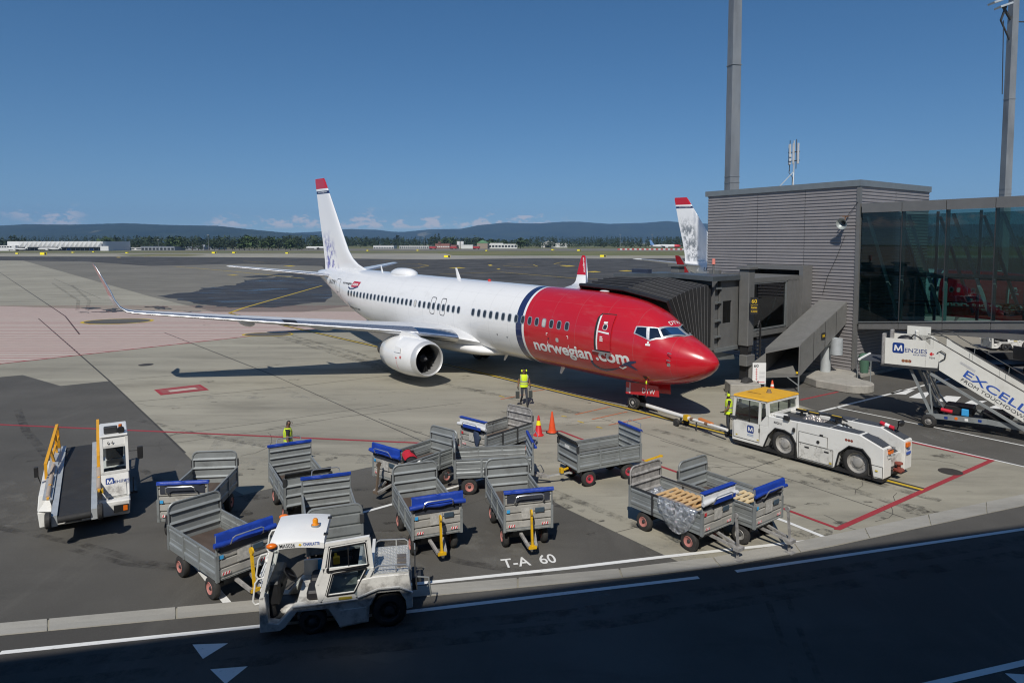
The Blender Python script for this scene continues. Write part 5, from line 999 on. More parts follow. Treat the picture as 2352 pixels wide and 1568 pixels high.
    # drawbar
    if bar == 'up':
        b = MB().bar((hx - .1, -.17, ZB - .17), (hx + .42, -.09, .3), .07, .06).bar((hx - .1, .17, ZB - .17), (hx + .42, .09, .3), .07, .06).build('turntable_arm', STEEL_W, t, key='bar_arm', smooth=0)
        bm_ = MB(); bm_.bar((hx + .40, 0, .27), (hx + .30, 0, 1.02), .05, .06, up=(1, 0, 0)); bm_.box(hx + .35, hx + .45, -.10, .10, .25, .32)
        bm_.lathe((hx + .30, -.02, 1.09), (0, 1, 0), [(0, .045), (0, .08), (.04, .08), (.04, .045)], 14); bm_.build('drawbar', barm, b, key='drawbar_up' + barm.name)
    elif bar == 'down':
        b = MB().bar((hx - .1, -.2, ZB - .17), (hx + .62, -.05, .24), .06).bar((hx - .1, .2, ZB - .17), (hx + .62, .05, .24), .06).bar((hx + .2, -.13, ZB - .27), (hx + .2, .13, ZB - .27), .05).build('turntable_arm', STEEL_W, t, key='bar_arm2', smooth=0)
        MB().bar((hx + .6, 0, .26), (hx + 1.25, 0, .34), .05).lathe((hx + 1.31, 0, .32), (0, 0, 1), [(0, .04), (0, .075), (.04, .075), (.04, .04)], 12).build('drawbar', barm, b, key='drawbar_down' + barm.name)
    else:   # long grey triangle with the bar stood upright
        b = MB().bar((hx - .3, -.16, ZB - .16), (hx + .62, -.05, .32), .06).bar((hx - .3, .16, ZB - .16), (hx + .62, .05, .32), .06).bar((hx + .58, 0, .3), (hx + .6, 0, .02), .05).box(hx + .5, hx + .72, -.1, .1, .0, .025).build('turntable_arm', STEEL_W, t, key='bar_arm3', smooth=0)
        MB().bar((hx + .62, -.02, .3), (hx + .55, -.02, 1.05), .065, .04, up=(1, 0, 0)).lathe((hx + .54, -.04, 1.08), (0, 1, 0), [(0, .035), (0, .065), (.04, .065), (.04, .035)], 12).box(hx + .54, hx + .7, -.12, .12, .26, .34).build('drawbar', STEEL_W, b, key='drawbar3')
    # tow eye at the back
    MB().bar((-hx, 0, ZB - .1), (-hx - .22, 0, ZB - .14), .06).box(-hx - .3, -hx - .2, -.07, .07, ZB - .22, ZB - .06).build('hitch', YEL if barm is YEL else STEEL_D, t, key='hitch' + barm.name, bevel=.01)
    # folded rain cover over the front panel with its hoop
    fz = front_h
    if tarp in ('blue', 'slim', 'white', 'big'):
        m1 = TARP_W if tarp == 'white' else TARP
        q = MB(); L_ = []; rad = {'blue': .042, 'slim': .03, 'white': .055, 'big': .055}[tarp]; drop = {'blue': .12, 'slim': .05, 'white': .15, 'big': .17}[tarp]
        pts = []
        for k in range(13):
            yy = -hw - .02 + (CW + .06) * k / 12; wob = .012 * math.sin(k * 2.3 + x) + .008 * math.sin(k * 5.1)
            c = [(hx - .03, fz - .05), (hx - .035, fz + .015), (hx, fz + .028 + wob * .5), (hx + .04, fz + .018), (hx + .05 + wob * .5, fz - .03), (hx + .055 + wob, fz - drop * .6), (hx + .06 + wob, fz - drop), (hx + .035, fz - drop), (hx + .03, fz - .03), (hx + .028, fz + .0), (hx - .022, fz + .0), (hx - .022, fz - .05)]
            L_.append([V((a, yy, b_)) for a, b_ in c])
        q.loft(L_); tp = q.build('tarp', m1, t, smooth=1.2)
        if tarp in ('big', 'white', 'blue'):
            MB().tube([V((hx + .08, yy, fz - drop - .03 + .012 * math.sin(yy * 9 + y))) for yy in [-hw - .08 + (CW + .16) * k / 9 for k in range(10)]], [rad * (1 + .12 * math.sin(k * 1.7)) for k in range(10)], 9).build('tarp_roll', TARP if tarp != 'white' else TARP_W, tp, smooth=1.2)
        if tarp == 'white':
            MB().box(hx + .15, hx + .16, -hw + .25, hw - .1, fz - .24, fz - .14).build('tarp_band', TARP, tp, smooth=0); MB().box(hx - .06, hx + .09, -hw - .03, hw + .03, fz + .04, fz + .056).build('tarp_top', TARP, tp)
        MB().box(hx + .018, hx + .03, -hw + .06, hw - .06, fz - drop - .24, fz - drop - .02).build('tarp_dark_flap', TARP_D, tp, smooth=0)  # dark strip hanging below the folded cover
    hz = fz - (.06 if hoop == 'down' else -.12)
    MB().tube([(hx, -.36, fz - .30), (hx + .14, -.36, hz - .16), (hx + .2, -.34, hz - .03), (hx + .2, -.28, hz), (hx + .2, .28, hz), (hx + .2, .34, hz - .03), (hx + .14, .36, hz - .16), (hx, .36, fz - .30)], .014, 6).build('hoop_rail', mat('bright tube', (.55, .56, .56), .3, .7), t, key='hoop%g%s' % (fz, hoop))
    if stickers:
        MB().box(hx + .034, hx + .037, -.18, .12, .84, 1.12).build('document_plate', mat('grey document plate', (.45, .44, .41), .6, var=.3, vscale=14), t, key='docplate', smooth=0)
        MB().box(hx + .034, hx + .06, .16, .4, .98, 1.1).build('pocket', mat('dark slate pocket', (.05, .08, .11), .5), t, key='pocket', bevel=.01)
        MB().box(hx + .034, hx + .037, -hw + .05, -hw + .13, 1.02, 1.1).build('sticker', BLUE_L if tarp != 'white' else RPRINT, t, key='sticker%s' % (tarp != 'white'), smooth=0)
        for s in (-1, 1):
            c = MB().box(hx + .034, hx + .037, s * .42 - .085, s * .42 + .085, .66, .72).build('reflector', WPRINT, t, key='refl%d' % s, smooth=0)
            mb = MB()
            for k in range(3): yy = s * .42 - .085 + k * .06; mb.add([(hx + .0385, yy, .66), (hx + .0385, yy + .03, .66), (hx + .0385, yy + .05, .72), (hx + .0385, yy + .02, .72)], [(0, 1, 2, 3)])
            mb.build('reflector_stripe', RPRINT, c, key='reflstr%d' % s, smooth=0)
    return t
GREY_BAR = STEEL_W
cA = cart('grey baggage cart with slim blue cover standing beside the belt loader', -8.92, 17.86, -1.45, 'slim')
cB = cart('grey baggage cart with large blue cover ahead of the white cab tractor', -7.0, 14.78, -.70, 'big', hoop='down')
cC = cart('grey baggage cart with dark bent flap panel in front of the crouching man', -6.55, 18.75, 2.10, 'slim', rear='flat', hoop='up', front_h=1.62)
cD = cart('grey baggage cart half hidden behind the white tractor roof', -4.85, 16.05, 1.94, 'slim', hoop='up', bar='none')
cE = cart('grey baggage cart carrying the red and black sports bag', -3.5, 20.55, -2.24, 'big', barm=mat('rusty drawbar', (.16, .12, .09), .7, .2))
cF = cart('weathered baggage cart with white cover, nearest to the two cones', -1.12, 23.45, -2.29, 'white', deck=PLY_L, worn=True, bar='none')
cG = cart('grey baggage cart seen from the side, front coupled behind the lone red-wheeled cart', -1.14, 20.49, .15, 'blue', bar='down', barm=mat('pale drawbar', (.5, .5, .48), .5, .4), hoop='up')
cH = cart('grey baggage cart with blue roll and raised yellow drawbar, nearest the tractor rear', -2.66, 16.88, -1.18, 'big')
cI = cart('grey baggage cart with slim blue cover and raised yellow drawbar above the T-A 60 lettering', -.31, 17.28, -1.32, 'slim')
cR = cart('grey baggage cart with bright red wheels standing below the orange cone', 2.29, 21.37, .48, 'slim', rim=RIM_R2, rear='flat', hoop='up', bar='down', barm=YEL)
cP = cart('baggage cart with pallets and clear film draped over its side', 3.91, 17.06, -.91, 'white', worn=True, bar='tri', barm=GREY_BAR)
cS = cart('grey wheeled baggage cart with one pallet, beside the film draped cart', 5.30, 17.46, -.91, 'blue', rim=RIM_G, bar='tri', barm=GREY_BAR)
def at(c, x, y, z): return c.matrix_basis @ V((x, y, z))
# pallets
def pallet(label, c, x, y, z, rz, m, L=1.1, W=.8):
    p = at(c, x, y, z); t = thing('pallet', label, 'pallet', p, c.rotation_euler.z + rz, 'wooden pallets on the carts')
    for k in range(6): xx = -L / 2 + .05 + k * (L - .1) / 5; MB().box(xx - .045, xx + .045, -W / 2, W / 2, .125, .147).build('plank', m, t, key='plank%s%g%g' % (m.name, W, k), smooth=0)
    for yy in (-W / 2 + .05, 0, W / 2 - .05):
        MB().box(-L / 2, L / 2, yy - .05, yy + .05, .100, .124).build('stringer', m, t, key='stringer%s%g%g' % (m.name, L, yy), smooth=0); MB().box(-L / 2, L / 2, yy - .05, yy + .05, 0, .02).build('stringer', m, t, key='stringb%s%g%g' % (m.name, L, yy), smooth=0)
        for xx in (-L / 2 + .06, 0, L / 2 - .06): MB().box(xx - .05, xx + .05, yy - .045, yy + .045, .021, .099).build('block', m, t, key='pblock%s%g%g' % (m.name, xx, yy), smooth=0)
    return t
DZ = ZB + .086
for k in range(2): pallet('orange tinted wooden pallet in the middle of the film draped cart, ' + ('upper' if k else 'lower') + ' of two', cP, -.08, .1, DZ + .148 * k + .001 * k, .02 * k, WOOD, 1.0, .9)
pallet('pale wooden pallet at the front end of the film draped cart', cP, .80, -.02, DZ + .0, 0, WOOD_L, .6, .9)
for k in range(2): pallet('pale wooden pallet in the grey wheeled cart, ' + ('upper' if k else 'lower') + ' of two', cS, .6, 0, DZ + .149 * k, 0, WOOD_L, .95, .95)
# clear film over the side of cart P and crumpled in its back
random.seed(11)
def film(name, label, c, fn, nu, nv):
    vs = [fn(i / (nu - 1), j / (nv - 1)) for i in range(nu) for j in range(nv)]; fs = [(i * nv + j, (i + 1) * nv + j, (i + 1) * nv + j + 1, i * nv + j + 1) for i in range(nu - 1) for j in range(nv - 1)]
    o_ = MB().add(vs, fs).build(name, FILM, None, smooth=3.2, loc=c.location, rot=c.rotation_euler); return tag(o_, label, 'plastic film')
def f1(u, v):
    x = -.15 + 1.25 * u; lowest = ZS - .05 - .72 * math.sin(math.pi * min(1, u * .95 + .05)) ** .8
    s = v * 1.3
    if s < .3: yy = -.28 - (s / .3) * .34; z = DZ + .34 + (ZS - DZ - .3) * (s / .3)
    else: q = (s - .3); yy = -.645 - .04 * math.sin(q * 3); z = ZS + .04 - q * (ZS - lowest)
    w = mnoise.noise(V((x * 7, z * 7, 3))) * .045 + mnoise.noise(V((x * 18, z * 18, 9))) * .02
    return (x + w * .6, yy - abs(w), z + w * .4)
film('plastic_film', 'clear shiny plastic film hanging over the side of the pallet cart', cP, f1, 46, 40)
def f2(u, v):
    x = -1.1 + .6 * u; yy = -.5 + 1.0 * v; h = .10 + .24 * math.sin(math.pi * u) * math.sin(math.pi * v)
    return (x, yy, DZ + h + .09 * mnoise.noise(V((x * 6, yy * 6, 1))) + .05 * mnoise.noise(V((x * 15, yy * 15, 5))))
film('plastic_film', 'crumpled clear plastic film heaped behind the pallets in the same cart', cP, f2, 30, 36)
film('plastic_film', 'small heap of clear plastic film in the grey wheeled cart', cS, lambda u, v: (lambda p: (p[0] + .55, p[1], p[2] - .05))(f2(u, v)), 24, 24)
# sports bag
bg_ = thing('sports_bag', 'red and black sports bag lying on a baggage cart deck', 'bag', at(cE, .42, .16, DZ + .12), cE.rotation_euler.z + 1.0)
MB().loft([[V((x_, .20 * s * math.cos(t), .19 + .19 * s * (math.sin(t) if math.sin(t) > 0 else math.sin(t) * .98))) for t in [2 * math.pi * i / 16 for i in range(16)]] for x_, s in ((-.42, .5), (-.40, .86), (-.3, 1), (0, 1.05), (.3, 1), (.40, .86), (.42, .5))]).build('bag_body', mat('black bag cloth', (.02, .02, .022), .8, bump=.4, bscale=12), bg_, smooth=1.)
MB().loft([[V((x_, .215 * s * math.cos(t), .19 + .215 * s * math.sin(t))) for t in [R(25) + R(130) * i / 9 for i in range(10)]] for x_, s in ((-.38, .95), (-.2, 1.02), (0, 1.06), (.2, 1.02), (.34, .97))], closed=False, cap=False).build('bag_top', mat('red bag cloth', (.55, .015, .03), .7, bump=.4, bscale=12), bg_, smooth=1.)
MB().tube([(-.15, .2, .24), (-.13, .12, .42), (0, .02, .47), (.13, .12, .42), (.15, .2, .24)], .018, 6).build('handle', BLK, bg_)
MB().cyl((.36, .15, .22), (.36, .24, .2), .07, n=12).build('badge', WPRINT, bg_)
# glove-like dark cloth hung on the white covered cart
hb = thing('hanging_jacket', 'dark blue jacket hung on the front of the white covered cart', 'jacket', (cF.location.x, cF.location.y, 0), cF.rotation_euler.z)
MB().loft([[V((CL / 2 + .06 + .05 * math.sin(t), .2 + w_ * math.cos(t) + sh, z)) for t in [2 * math.pi * i / 10 for i in range(10)]] for z, w_, sh in ((1.30, .03, .02), (1.22, .12, 0), (1.08, .15, 0), (.95, .13, .03), (.82, .1, .02), (.74, .04, .05))]).build('cloth', mat('navy cloth', (.03, .045, .09), .8, bump=.5, bscale=10), hb, smooth=1.)
# ------------------------------------------------------------------ vehicles
def roadwheel(par, c, r, w, rim, sy, hub=.62, nuts=8):
    c = V(c)
    wl = MB().lathe((0, -w / 2, 0), (0, 1, 0), [(.0, hub * r), (.02, hub * r * .98), (w * .3, hub * r * .9), (w * .32, .1 * r), (w * .68, .1 * r), (w * .7, hub * r * .9), (w - .02, hub * r * .98), (w, hub * r)], 26, cap=False)
    s = sy * (w * .18); wl.lathe((0, s, 0), (0, sy, 0), [(0, hub * r * .8), (.012, hub * r * .78), (.02, .32 * r), (.07, .28 * r), (.085, .18 * r), (.09, .02)], 20)
    for k in range(nuts): t = 2 * math.pi * k / nuts; wl.cyl((.40 * r * math.cos(t), s, .40 * r * math.sin(t)), (.40 * r * math.cos(t), s + sy * .035, .40 * r * math.sin(t)), .022, n=6)
    wo = wl.build('wheel', rim, par, loc=c)
    ty = MB().lathe((0, -w / 2, 0), (0, 1, 0), [(0, hub * r), (-.008, hub * r * 1.06), (-.004, .8 * r), (.03 * r / .5, .93 * r), (w * .16, r * .985), (w * .2, r), (w * .8, r), (w * .84, r * .985), (w - .03 * r / .5, .93 * r), (w + .004, .8 * r), (w + .008, hub * r * 1.06), (w, hub * r)], 40, cap=False)
    for k in range(28):
        t = 2 * math.pi * k / 28; e = V((math.cos(t), 0, math.sin(t)))
        for s_ in (-1, 1): ty.bar(e * (r * .985) + V((0, s_ * w * .28, 0)), e * (r * 1.012) + V((0, s_ * w * .28, 0)), .05 * r / .5, w * .3, up=(0, 1, 0))
    ty.build('tyre', TYRE, wo); return wo
# ---- pushback tug: x forward, y=0 the near side, the far side at y=-2
tg = thing('pushback_tug', 'white pushback tug with amber roof coupled to the airliner tow bar', 'tug', (8.98, 23.25, 0), R(127.5))
YW = -1.96
side = [(2.16, .22), (2.16, 1.0), (.66, 1.0), (.66, 1.40), (.45, 1.40), (-1.62, 1.46), (-2.62, 1.46), (-3.40, 1.17), (-3.40, .22), (-3.10, .18), (-2.98, .78), (-2.74, 1.02), (-2.3, 1.02), (-1.98, .72), (-1.87, .24), (-1.78, .16), (-.5, .16), (-.44, .66), (-.26, .94), (0, 1.02), (.36, 1.02), (.62, .72), (.82, .22)]
lowmid = [(2.1, .3), (2.1, .98), (.7, .98), (.7, 1.32), (-1.5, 1.32), (-1.7, 1.22), (-2.6, 1.1), (-3.2, .8), (-3.2, .35)]
for y0, y1 in ((-.52, 0), (YW, YW + .52)):
    MB().prism(side, (0, y0, 0), (1, 0, 0), (0, 0, 1), (0, y1 - y0, 0)).build('body_side', WHT, tg, smooth=0, bevel=.018)
MB().prism(lowmid, (0, YW + .53, 0), (1, 0, 0), (0, 0, 1), (0, -YW - 1.06, 0)).build('body_centre', mat('dark engine cover', (.06, .062, .066), .6, .2), tg, smooth=0)
MB().box(-3.3, 2.1, YW + .3, -.3, .2, .45).build('chassis', STEEL_D, tg, smooth=0); MB().box(-3.36, 2.12, -.4, -.02, .10, .2).build('skirt', BLK, tg, smooth=0)
# arch liners
for pts in ([(-3.10, .18), (-2.98, .78), (-2.74, 1.02), (-2.3, 1.02), (-1.98, .72), (-1.87, .24)], [(-.44, .2), (-.44, .66), (-.26, .94), (0, 1.02), (.36, 1.02), (.62, .72), (.82, .22)]):
    mb = MB()
    for (a, b_), (c, d) in zip(pts, pts[1:]): mb.bar((a, .005, b_), (c, .005, d), .03, .07, up=(0, 1, 0))
    mb.build('arch_trim', BLK, tg, smooth=0)
for x_ in (0.02, -2.56):
    for y_, s in ((-.2, 1), (YW + .2, -1)): roadwheel(tg, (x_, y_, .525), .525, .36, RIM_G, s)
# panel seams, steps and bolts on the near side
def seam_box(x0, x1, z0, z1, y_=.004, w_=.012):
    return MB().bar((x0, y_, z0), (x1, y_, z0), w_, w_, up=(0, 1, 0)).bar((x0, y_, z1), (x1, y_, z1), w_, w_, up=(0, 1, 0)).bar((x0, y_, z0), (x0, y_, z1), w_, w_, up=(0, 1, 0)).bar((x1, y_, z0), (x1, y_, z1), w_, w_, up=(0, 1, 0))
GRIME = mat('grimy seam', (.10, .095, .085), .8)
for q in ((-1.77, -.54, .20, .74), (-1.57, -.54, .75, 1.12), (1.0, 2.09, .34, 1.0), (-3.38, -2.95, .24, .6)): seam_box(*q).build('panel_seam', GRIME, tg, smooth=0)
for x_ in (-1.70, -1.2, -.62):
    for z in (.26, .70): MB().cyl((x_, .012, z), (x_, .02, z), .014, n=8).build('bolt', GRIME, tg, key='tug_bolt%g%g' % (x_, z))
MB().bar((-.47, .004, .2), (-.47, .004, 1.38), .012, .012, up=(0, 1, 0)).build('panel_seam', GRIME, tg, smooth=0)
# decks on top
def slab(name, q, z, m, th=.02, par=tg): return MB().loft([[V(p) for p in q], [V(p) + V((0, 0, th)) for p in q]]).build(name, m, par, smooth=0)
for y0, y1 in ((-.46, -.06), (YW + .06, YW + .46)):
    slab('deck_plate', [(-.55, y0, 1.432), (-1.6, y0, 1.462), (-1.6, y1, 1.462), (-.55, y1, 1.432)], 0, ANTISLIP); slab('deck_plate', [(-1.66, y0, 1.462), (-2.58, y0, 1.462), (-2.58, y1, 1.462), (-1.66, y1, 1.462)], 0, ANTISLIP)
    slab('deck_plate', [(-2.68, y0, 1.44), (-3.34, y0, 1.20), (-3.34, y1, 1.20), (-2.68, y1, 1.44)], 0, ANTISLIP); slab('deck_plate', [(.4, y0, 1.402), (-.5, y0, 1.43), (-.5, y1, 1.43), (.4, y1, 1.402)], 0, ANTISLIP)
slab('trough_plate', [(-1.75, YW + .56, 1.215), (-2.6, YW + .56, 1.105), (-2.6, -.56, 1.105), (-1.75, -.56, 1.215)], 0, ANTISLIP); slab('trough_plate', [(-2.64, YW + .56, 1.085), (-3.15, YW + .56, .83), (-3.15, -.56, .83), (-2.64, -.56, 1.085)], 0, ANTISLIP)
# engine bay items
random.seed(5)
rug = MB(); n_ = 26
rug.add([(-.2 - .75 * i / n_, -.62 - .5 * j / n_, 1.36 + .18 * math.sin(math.pi * i / n_) * math.sin(math.pi * j / n_) + .05 * mnoise.noise(V((i * .6, j * .6, 2))) + .03 * mnoise.noise(V((i * 1.7, j * 1.7, 4)))) for i in range(n_ + 1) for j in range(n_ + 1)], [(i * (n_ + 1) + j, (i + 1) * (n_ + 1) + j, (i + 1) * (n_ + 1) + j + 1, i * (n_ + 1) + j + 1) for i in range(n_) for j in range(n_)])
rug.build('foil_cover', mat('crumpled foil', (.34, .31, .29), .42, .6, var=.5, vscale=14), tg, smooth=0)
for x_, y_ in ((.1, -1.25), (-.42, -1.15), (-1.18, -1.3)): MB().box(x_ - .2, x_ + .2, y_ - .07, y_ + .07, 1.47, 1.56).cyl((x_, y_, 1.3), (x_, y_, 1.48), .05, n=8).build('work_lamp', BLK, tg, bevel=.01); MB().box(x_ - .17, x_ + .17, y_ - .03, y_ + .03, 1.562, 1.57).build('lamp_stripe', YPRINT, tg, smooth=0)
for k in range(7): MB().box(-.95 - k * .1, -.90 - k * .1, YW + .62, -.75, 1.33, 1.36).build('grille_bar', STEEL_D, tg, smooth=0)
MB().tube([(-1.15, -1.2, 1.5), (-1.6, -.9, 1.42), (-2.05, -.62, 1.48)], .02, 6).tube([(-.2, -1.5, 1.4), (-.8, -1.5, 1.5), (-1.5, -1.45, 1.42)], .03, 6).build('hose', BLK, tg)
for x_ in (-1.55, -1.78): MB().ell((x_, -.82, 1.34), (.13, .08, .1), 10, 7).build('grey_tank', SILV, tg)
MB().box(.12, .5, -.42, -.12, 1.41, 1.50).box(.55, .62, -.45, -.1, 1.41, 1.46).build('deck_box', WHT, tg, bevel=.02)
# cab
ZC = 1.93
def pillar(a, b_, w=.07): return MB().bar(a, b_, w, .07, up=(0, 1, 0))
cb_ = MB()
for y_ in (-.035, YW + .035):
    cb_.bar((2.13, y_, .98), (2.04, y_, 1.86), .09, .07, up=(0, 1, 0)).bar((1.02, y_, .98), (1.0, y_, 1.86), .08, .07, up=(0, 1, 0)).bar((.68, y_, 1.38), (.72, y_, 1.88), .12, .07, up=(0, 1, 0)).bar((2.06, y_, 1.84), (.7, y_, 1.86), .07, .07)
cb_.bar((2.05, YW + .07, 1.84), (2.05, -.07, 1.84), .07).bar((.72, YW + .07, 1.86), (.72, -.07, 1.86), .09).bar((.68, YW + .07, 1.41), (.68, -.07, 1.41), .09).bar((2.12, YW + .07, 1.0), (2.12, -.07, 1.0), .08)
cb_.build('cab_frame', WHT, tg, smooth=0)
MB().loft([[V((2.12, YW - .03, 1.885)), V((.66, YW - .03, 1.905)), V((.66, .03, 1.905)), V((2.12, .03, 1.885))], [V((2.1, YW, 1.955)), V((.68, YW, 1.975)), V((.68, 0, 1.975)), V((2.1, 0, 1.955))]]).build('cab_roof', YROOF, tg, smooth=0)
MB().lathe((1.35, -1.1, 1.965), (0, 0, 1), [(0, .1), (.04, .1), (.05, .07), (.12, .07), (.14, .04)], 14).build('beacon', mat('grey beacon', (.25, .19, .12), .5), tg); ppoly('roof_lettering', [[(0, 0), (.55, 0), (.55, .07), (0, .07)]], (1.95, -.62, 1.962), (-1, 0, 0.01), (0, -1, 0), mat('dark amber print', (.3, .14, .02), .6), tg)
def pane(name, q, m=GLS, par=tg): mb = MB(); mb.add(q, [tuple(range(len(q)))]); return mb.build(name, m, par, smooth=0)
for y_ in (-.03, YW + .03):
    pane('side_window', [(2.1, y_, 1.02), (1.06, y_, 1.02), (1.04, y_, 1.82), (2.03, y_, 1.82)]); pane('quarter_window', [(.96, y_, 1.1), (.74, y_, 1.42), (.76, y_, 1.8), (.96, y_, 1.8)])
    MB().bar((1.45, y_, 1.0), (1.45, y_, 1.82), .03).build('window_bar', BLK, tg)
pane('rear_window', [(.70, -.1, 1.46), (.70, YW + .1, 1.46), (.72, YW + .1, 1.81), (.72, -.1, 1.81)]); pane('windscreen', [(2.10, -.1, 1.04), (2.10, YW + .1, 1.04), (2.05, YW + .1, 1.8), (2.05, -.1, 1.8)])
MB().prism([(1.02, .36), (2.06, .36), (2.08, 1.0), (1.02, 1.0)], (0, .002, 0), (1, 0, 0), (0, 0, 1), (0, .018, 0)).build('door', WHT, tg, smooth=0); MB().prism([(.67, 1.0), (1.0, 1.0), (.97, 1.08), (.72, 1.40), (.67, 1.40)], (0, -.06, 0), (1, 0, 0), (0, 0, 1), (0, .06, 0)).build('cab_panel', WHT, tg, smooth=0)
MB().box(.97, 1.02, .021, .03, .72, .86).build('door_handle', STEEL_D, tg, smooth=0)
MB().box(.8, 2.05, YW + .2, -.2, .5, .55).box(1.0, 1.35, -.85, -.4, .55, .95).box(.95, 1.08, -.85, -.4, .9, 1.35).box(1.75, 2.05, YW + .15, -.2, .8, 1.15).build('cab_interior', BLK, tg, bevel=.03)
t = MB(); t.lathe((1.68, -.62, 1.22), (-.6, 0, .8), [(0, .15), (.02, .165), (.03, .15), (.02, .14), (0, .15)], 20); t.build('steering_wheel', BLK, tg)
def logo(o, ux, uy, s, par, words=True):
    o = V(o); ux = V(ux).normalized(); uy = V(uy).normalized(); r = .18 * s
    q = [(cx + r * math.cos(R(a)), cy_ + r * math.sin(R(a))) for cx, cy_, b_ in ((s - r, s - r, 0), (r, s - r, 90), (r, r, 180), (s - r, r, 270)) for a in range(b_, b_ + 91, 22)]
    b_ = ppoly('logo_tile', [q], o, ux, uy, BLUE, par, .004)
    ppoly('logo_letter', [[(s * (.14 + .72 * a), s * (.22 + .56 * b_)) for a, b_ in q2] for q2 in ([(0, 0), (.17, 0), (.24, 1), (.08, 1)], [(.24, 1), (.2, .62), (.43, 0), (.5, .3)], [(.5, .3), (.43, 0), (.57, 0)], [(.76, 1), (.5, .3), (.57, 0), (.8, .62)], [(.83, 0), (1, 0), (.92, 1), (.76, 1)])], o, ux, uy, WPRINT, par, .007)
    if words: ptext('logo_word', 'ENZIES', o + ux * s * 1.06 + uy * s * .16, ux, uy, s * 1.85, s * .38, BLUE, par, .004, .006); ptext('logo_word', 'AVIATION', o + ux * s * 1.75 - uy * s * .1, ux, uy, s * 1.1, s * .17, BLUE, par, 0, .006)
nx = (-1, 0, 0)
logo((1.5, .021, .62), nx, (0, 0, 1), .28, tg, False); ppoly('door_print', [[(0, 0), (.26, 0), (.26, .03), (0, .03)], [(0, .05), (.26, .05), (.26, .08), (0, .08)]], (1.49, .021, .5), nx, (0, 0, 1), mat('pale blue print', (.35, .42, .55), .5), tg)
ptext('fleet_number', 'MA2016', (.42, .0, 1.18), nx, (0, 0, .99), .3, .085, INK, tg, .02)
MB().box(-1.75, -.56, .0, .012, .22, .72).build('service_hatch', WHT_D, tg, smooth=0); MB().box(-1.55, -.56, .0, .012, .76, 1.1).build('service_hatch', WHT, tg, smooth=0)
for x_ in (-.85, -1.55): MB().box(x_ - .08, x_ + .08, .012, .02, .6, .65).build('hatch_handle', BLK, tg, smooth=0)
MB().cyl((-1.25, .012, .9), (-1.25, .03, .9), .055, n=14).build('filler_cap', BLK, tg); MB().box(-1.42, -1.3, .012, .02, 1.12, 1.18).build('vent', BLK, tg, smooth=0)
for k in range(3): decal('tcr_roundel', polybm([[(.045 * math.cos(2 * math.pi * i / 12), .045 * math.sin(2 * math.pi * i / 12)) for i in range(12)]]), plane_fn((-2.2 - .09 * k, 0, 1.2), nx, (0, 0, 1), .004), mat('brown roundel', (.25, .06, .04), .5), tg)
for x_, z in ((1.95, .42), (1.05, .4), (-3.2, .42), (-1.7, .26)): MB().box(x_ - .04, x_ + .04, .021, .024, z, z + .05).build('warning_sticker', mat('yellow sticker', (.55, .42, .05), .5), tg, smooth=0)
MB().bar((.15, -.08, 1.42), (.0, .05, 1.48), .03).box(-.2, .02, .0, .08, 1.40, 1.56).build('side_mirror', BLK, tg, bevel=.02); MB().box(-.42, -.33, .01, .09, 1.05, 1.2).build('side_lamp', BLK, tg, bevel=.02)
MB().bar((-3.0, YW + .3, 1.3), (-3.1, YW + .3, 1.62), .03).build('mirror_stalk', BLK, tg); MB().ell((-3.18, YW + .3, 1.68), (.06, .19, .10), 12, 8).build('rear_mirror', BLK, tg); pane('mirror_glass', [(-3.125, YW + .46, 1.62), (-3.125, YW + .14, 1.62), (-3.12, YW + .16, 1.76), (-3.12, YW + .44, 1.76)], mat('mirror', (.75, .77, .8), .05, 1.), tg)
ex = MB().cyl((-2.5, YW + .28, 1.56), (-2.95, YW + .3, 1.46), .065, n=12).build('fire_extinguisher', mat('extinguisher red', (.6, .02, .04), .3, coat=.4), tg); MB().cyl((-2.66, YW + .285, 1.525), (-2.8, YW + .293, 1.493), .067, n=12).build('extinguisher_label', WPRINT, ex)
MB().box(-3.47, -3.40, -.5, -.26, .98, 1.12).box(-3.47, -3.40, YW + .26, YW + .5, .98, 1.12).build('tail_lamp', ORANGE, tg, bevel=.01); MB().tube([(-3.4, -.55, 1.16), (-3.5, -.55, 1.16), (-3.5, -.2, 1.16), (-3.4, -.2, 1.16)], .012, 5).tube([(-3.4, -.55, .94), (-3.5, -.55, .94), (-3.5, -.2, .94), (-3.4, -.2, .94)], .012, 5).build('lamp_guard', STEEL, tg)
MB().box(-3.44, -3.41, YW + .16, YW + .42, .72, .8).build('name_plate', BLUE_M, tg, smooth=0); logo((-3.402, YW + .34, .84), (0, -1, 0), (0, 0, 1), .2, tg, False); MB().box(-3.3, -3.2, YW + .55, -.55, .35, .8).build('rear_plate', WHT_D, tg, smooth=0)
MB().lathe((-3.42, -1.0, .32), (0, 0, 1), [(0, .16), (.05, .16), (.05, .05), (.2, .05), (.2, .12), (.25, .12)], 16).box(-3.55, -3.2, -1.12, -.88, .28, .34).build('tow_coupling', mat('rusty red coupling', (.25, .06, .04), .7), tg)
MB().box(1.98, 2.2, -.03, .05, 1.02, 1.12).tube([(2.13, .03, .95), (2.22, .06, 1.0), (2.2, .06, 1.2)], .02, 6).build('door_mirror', STEEL_D, tg)
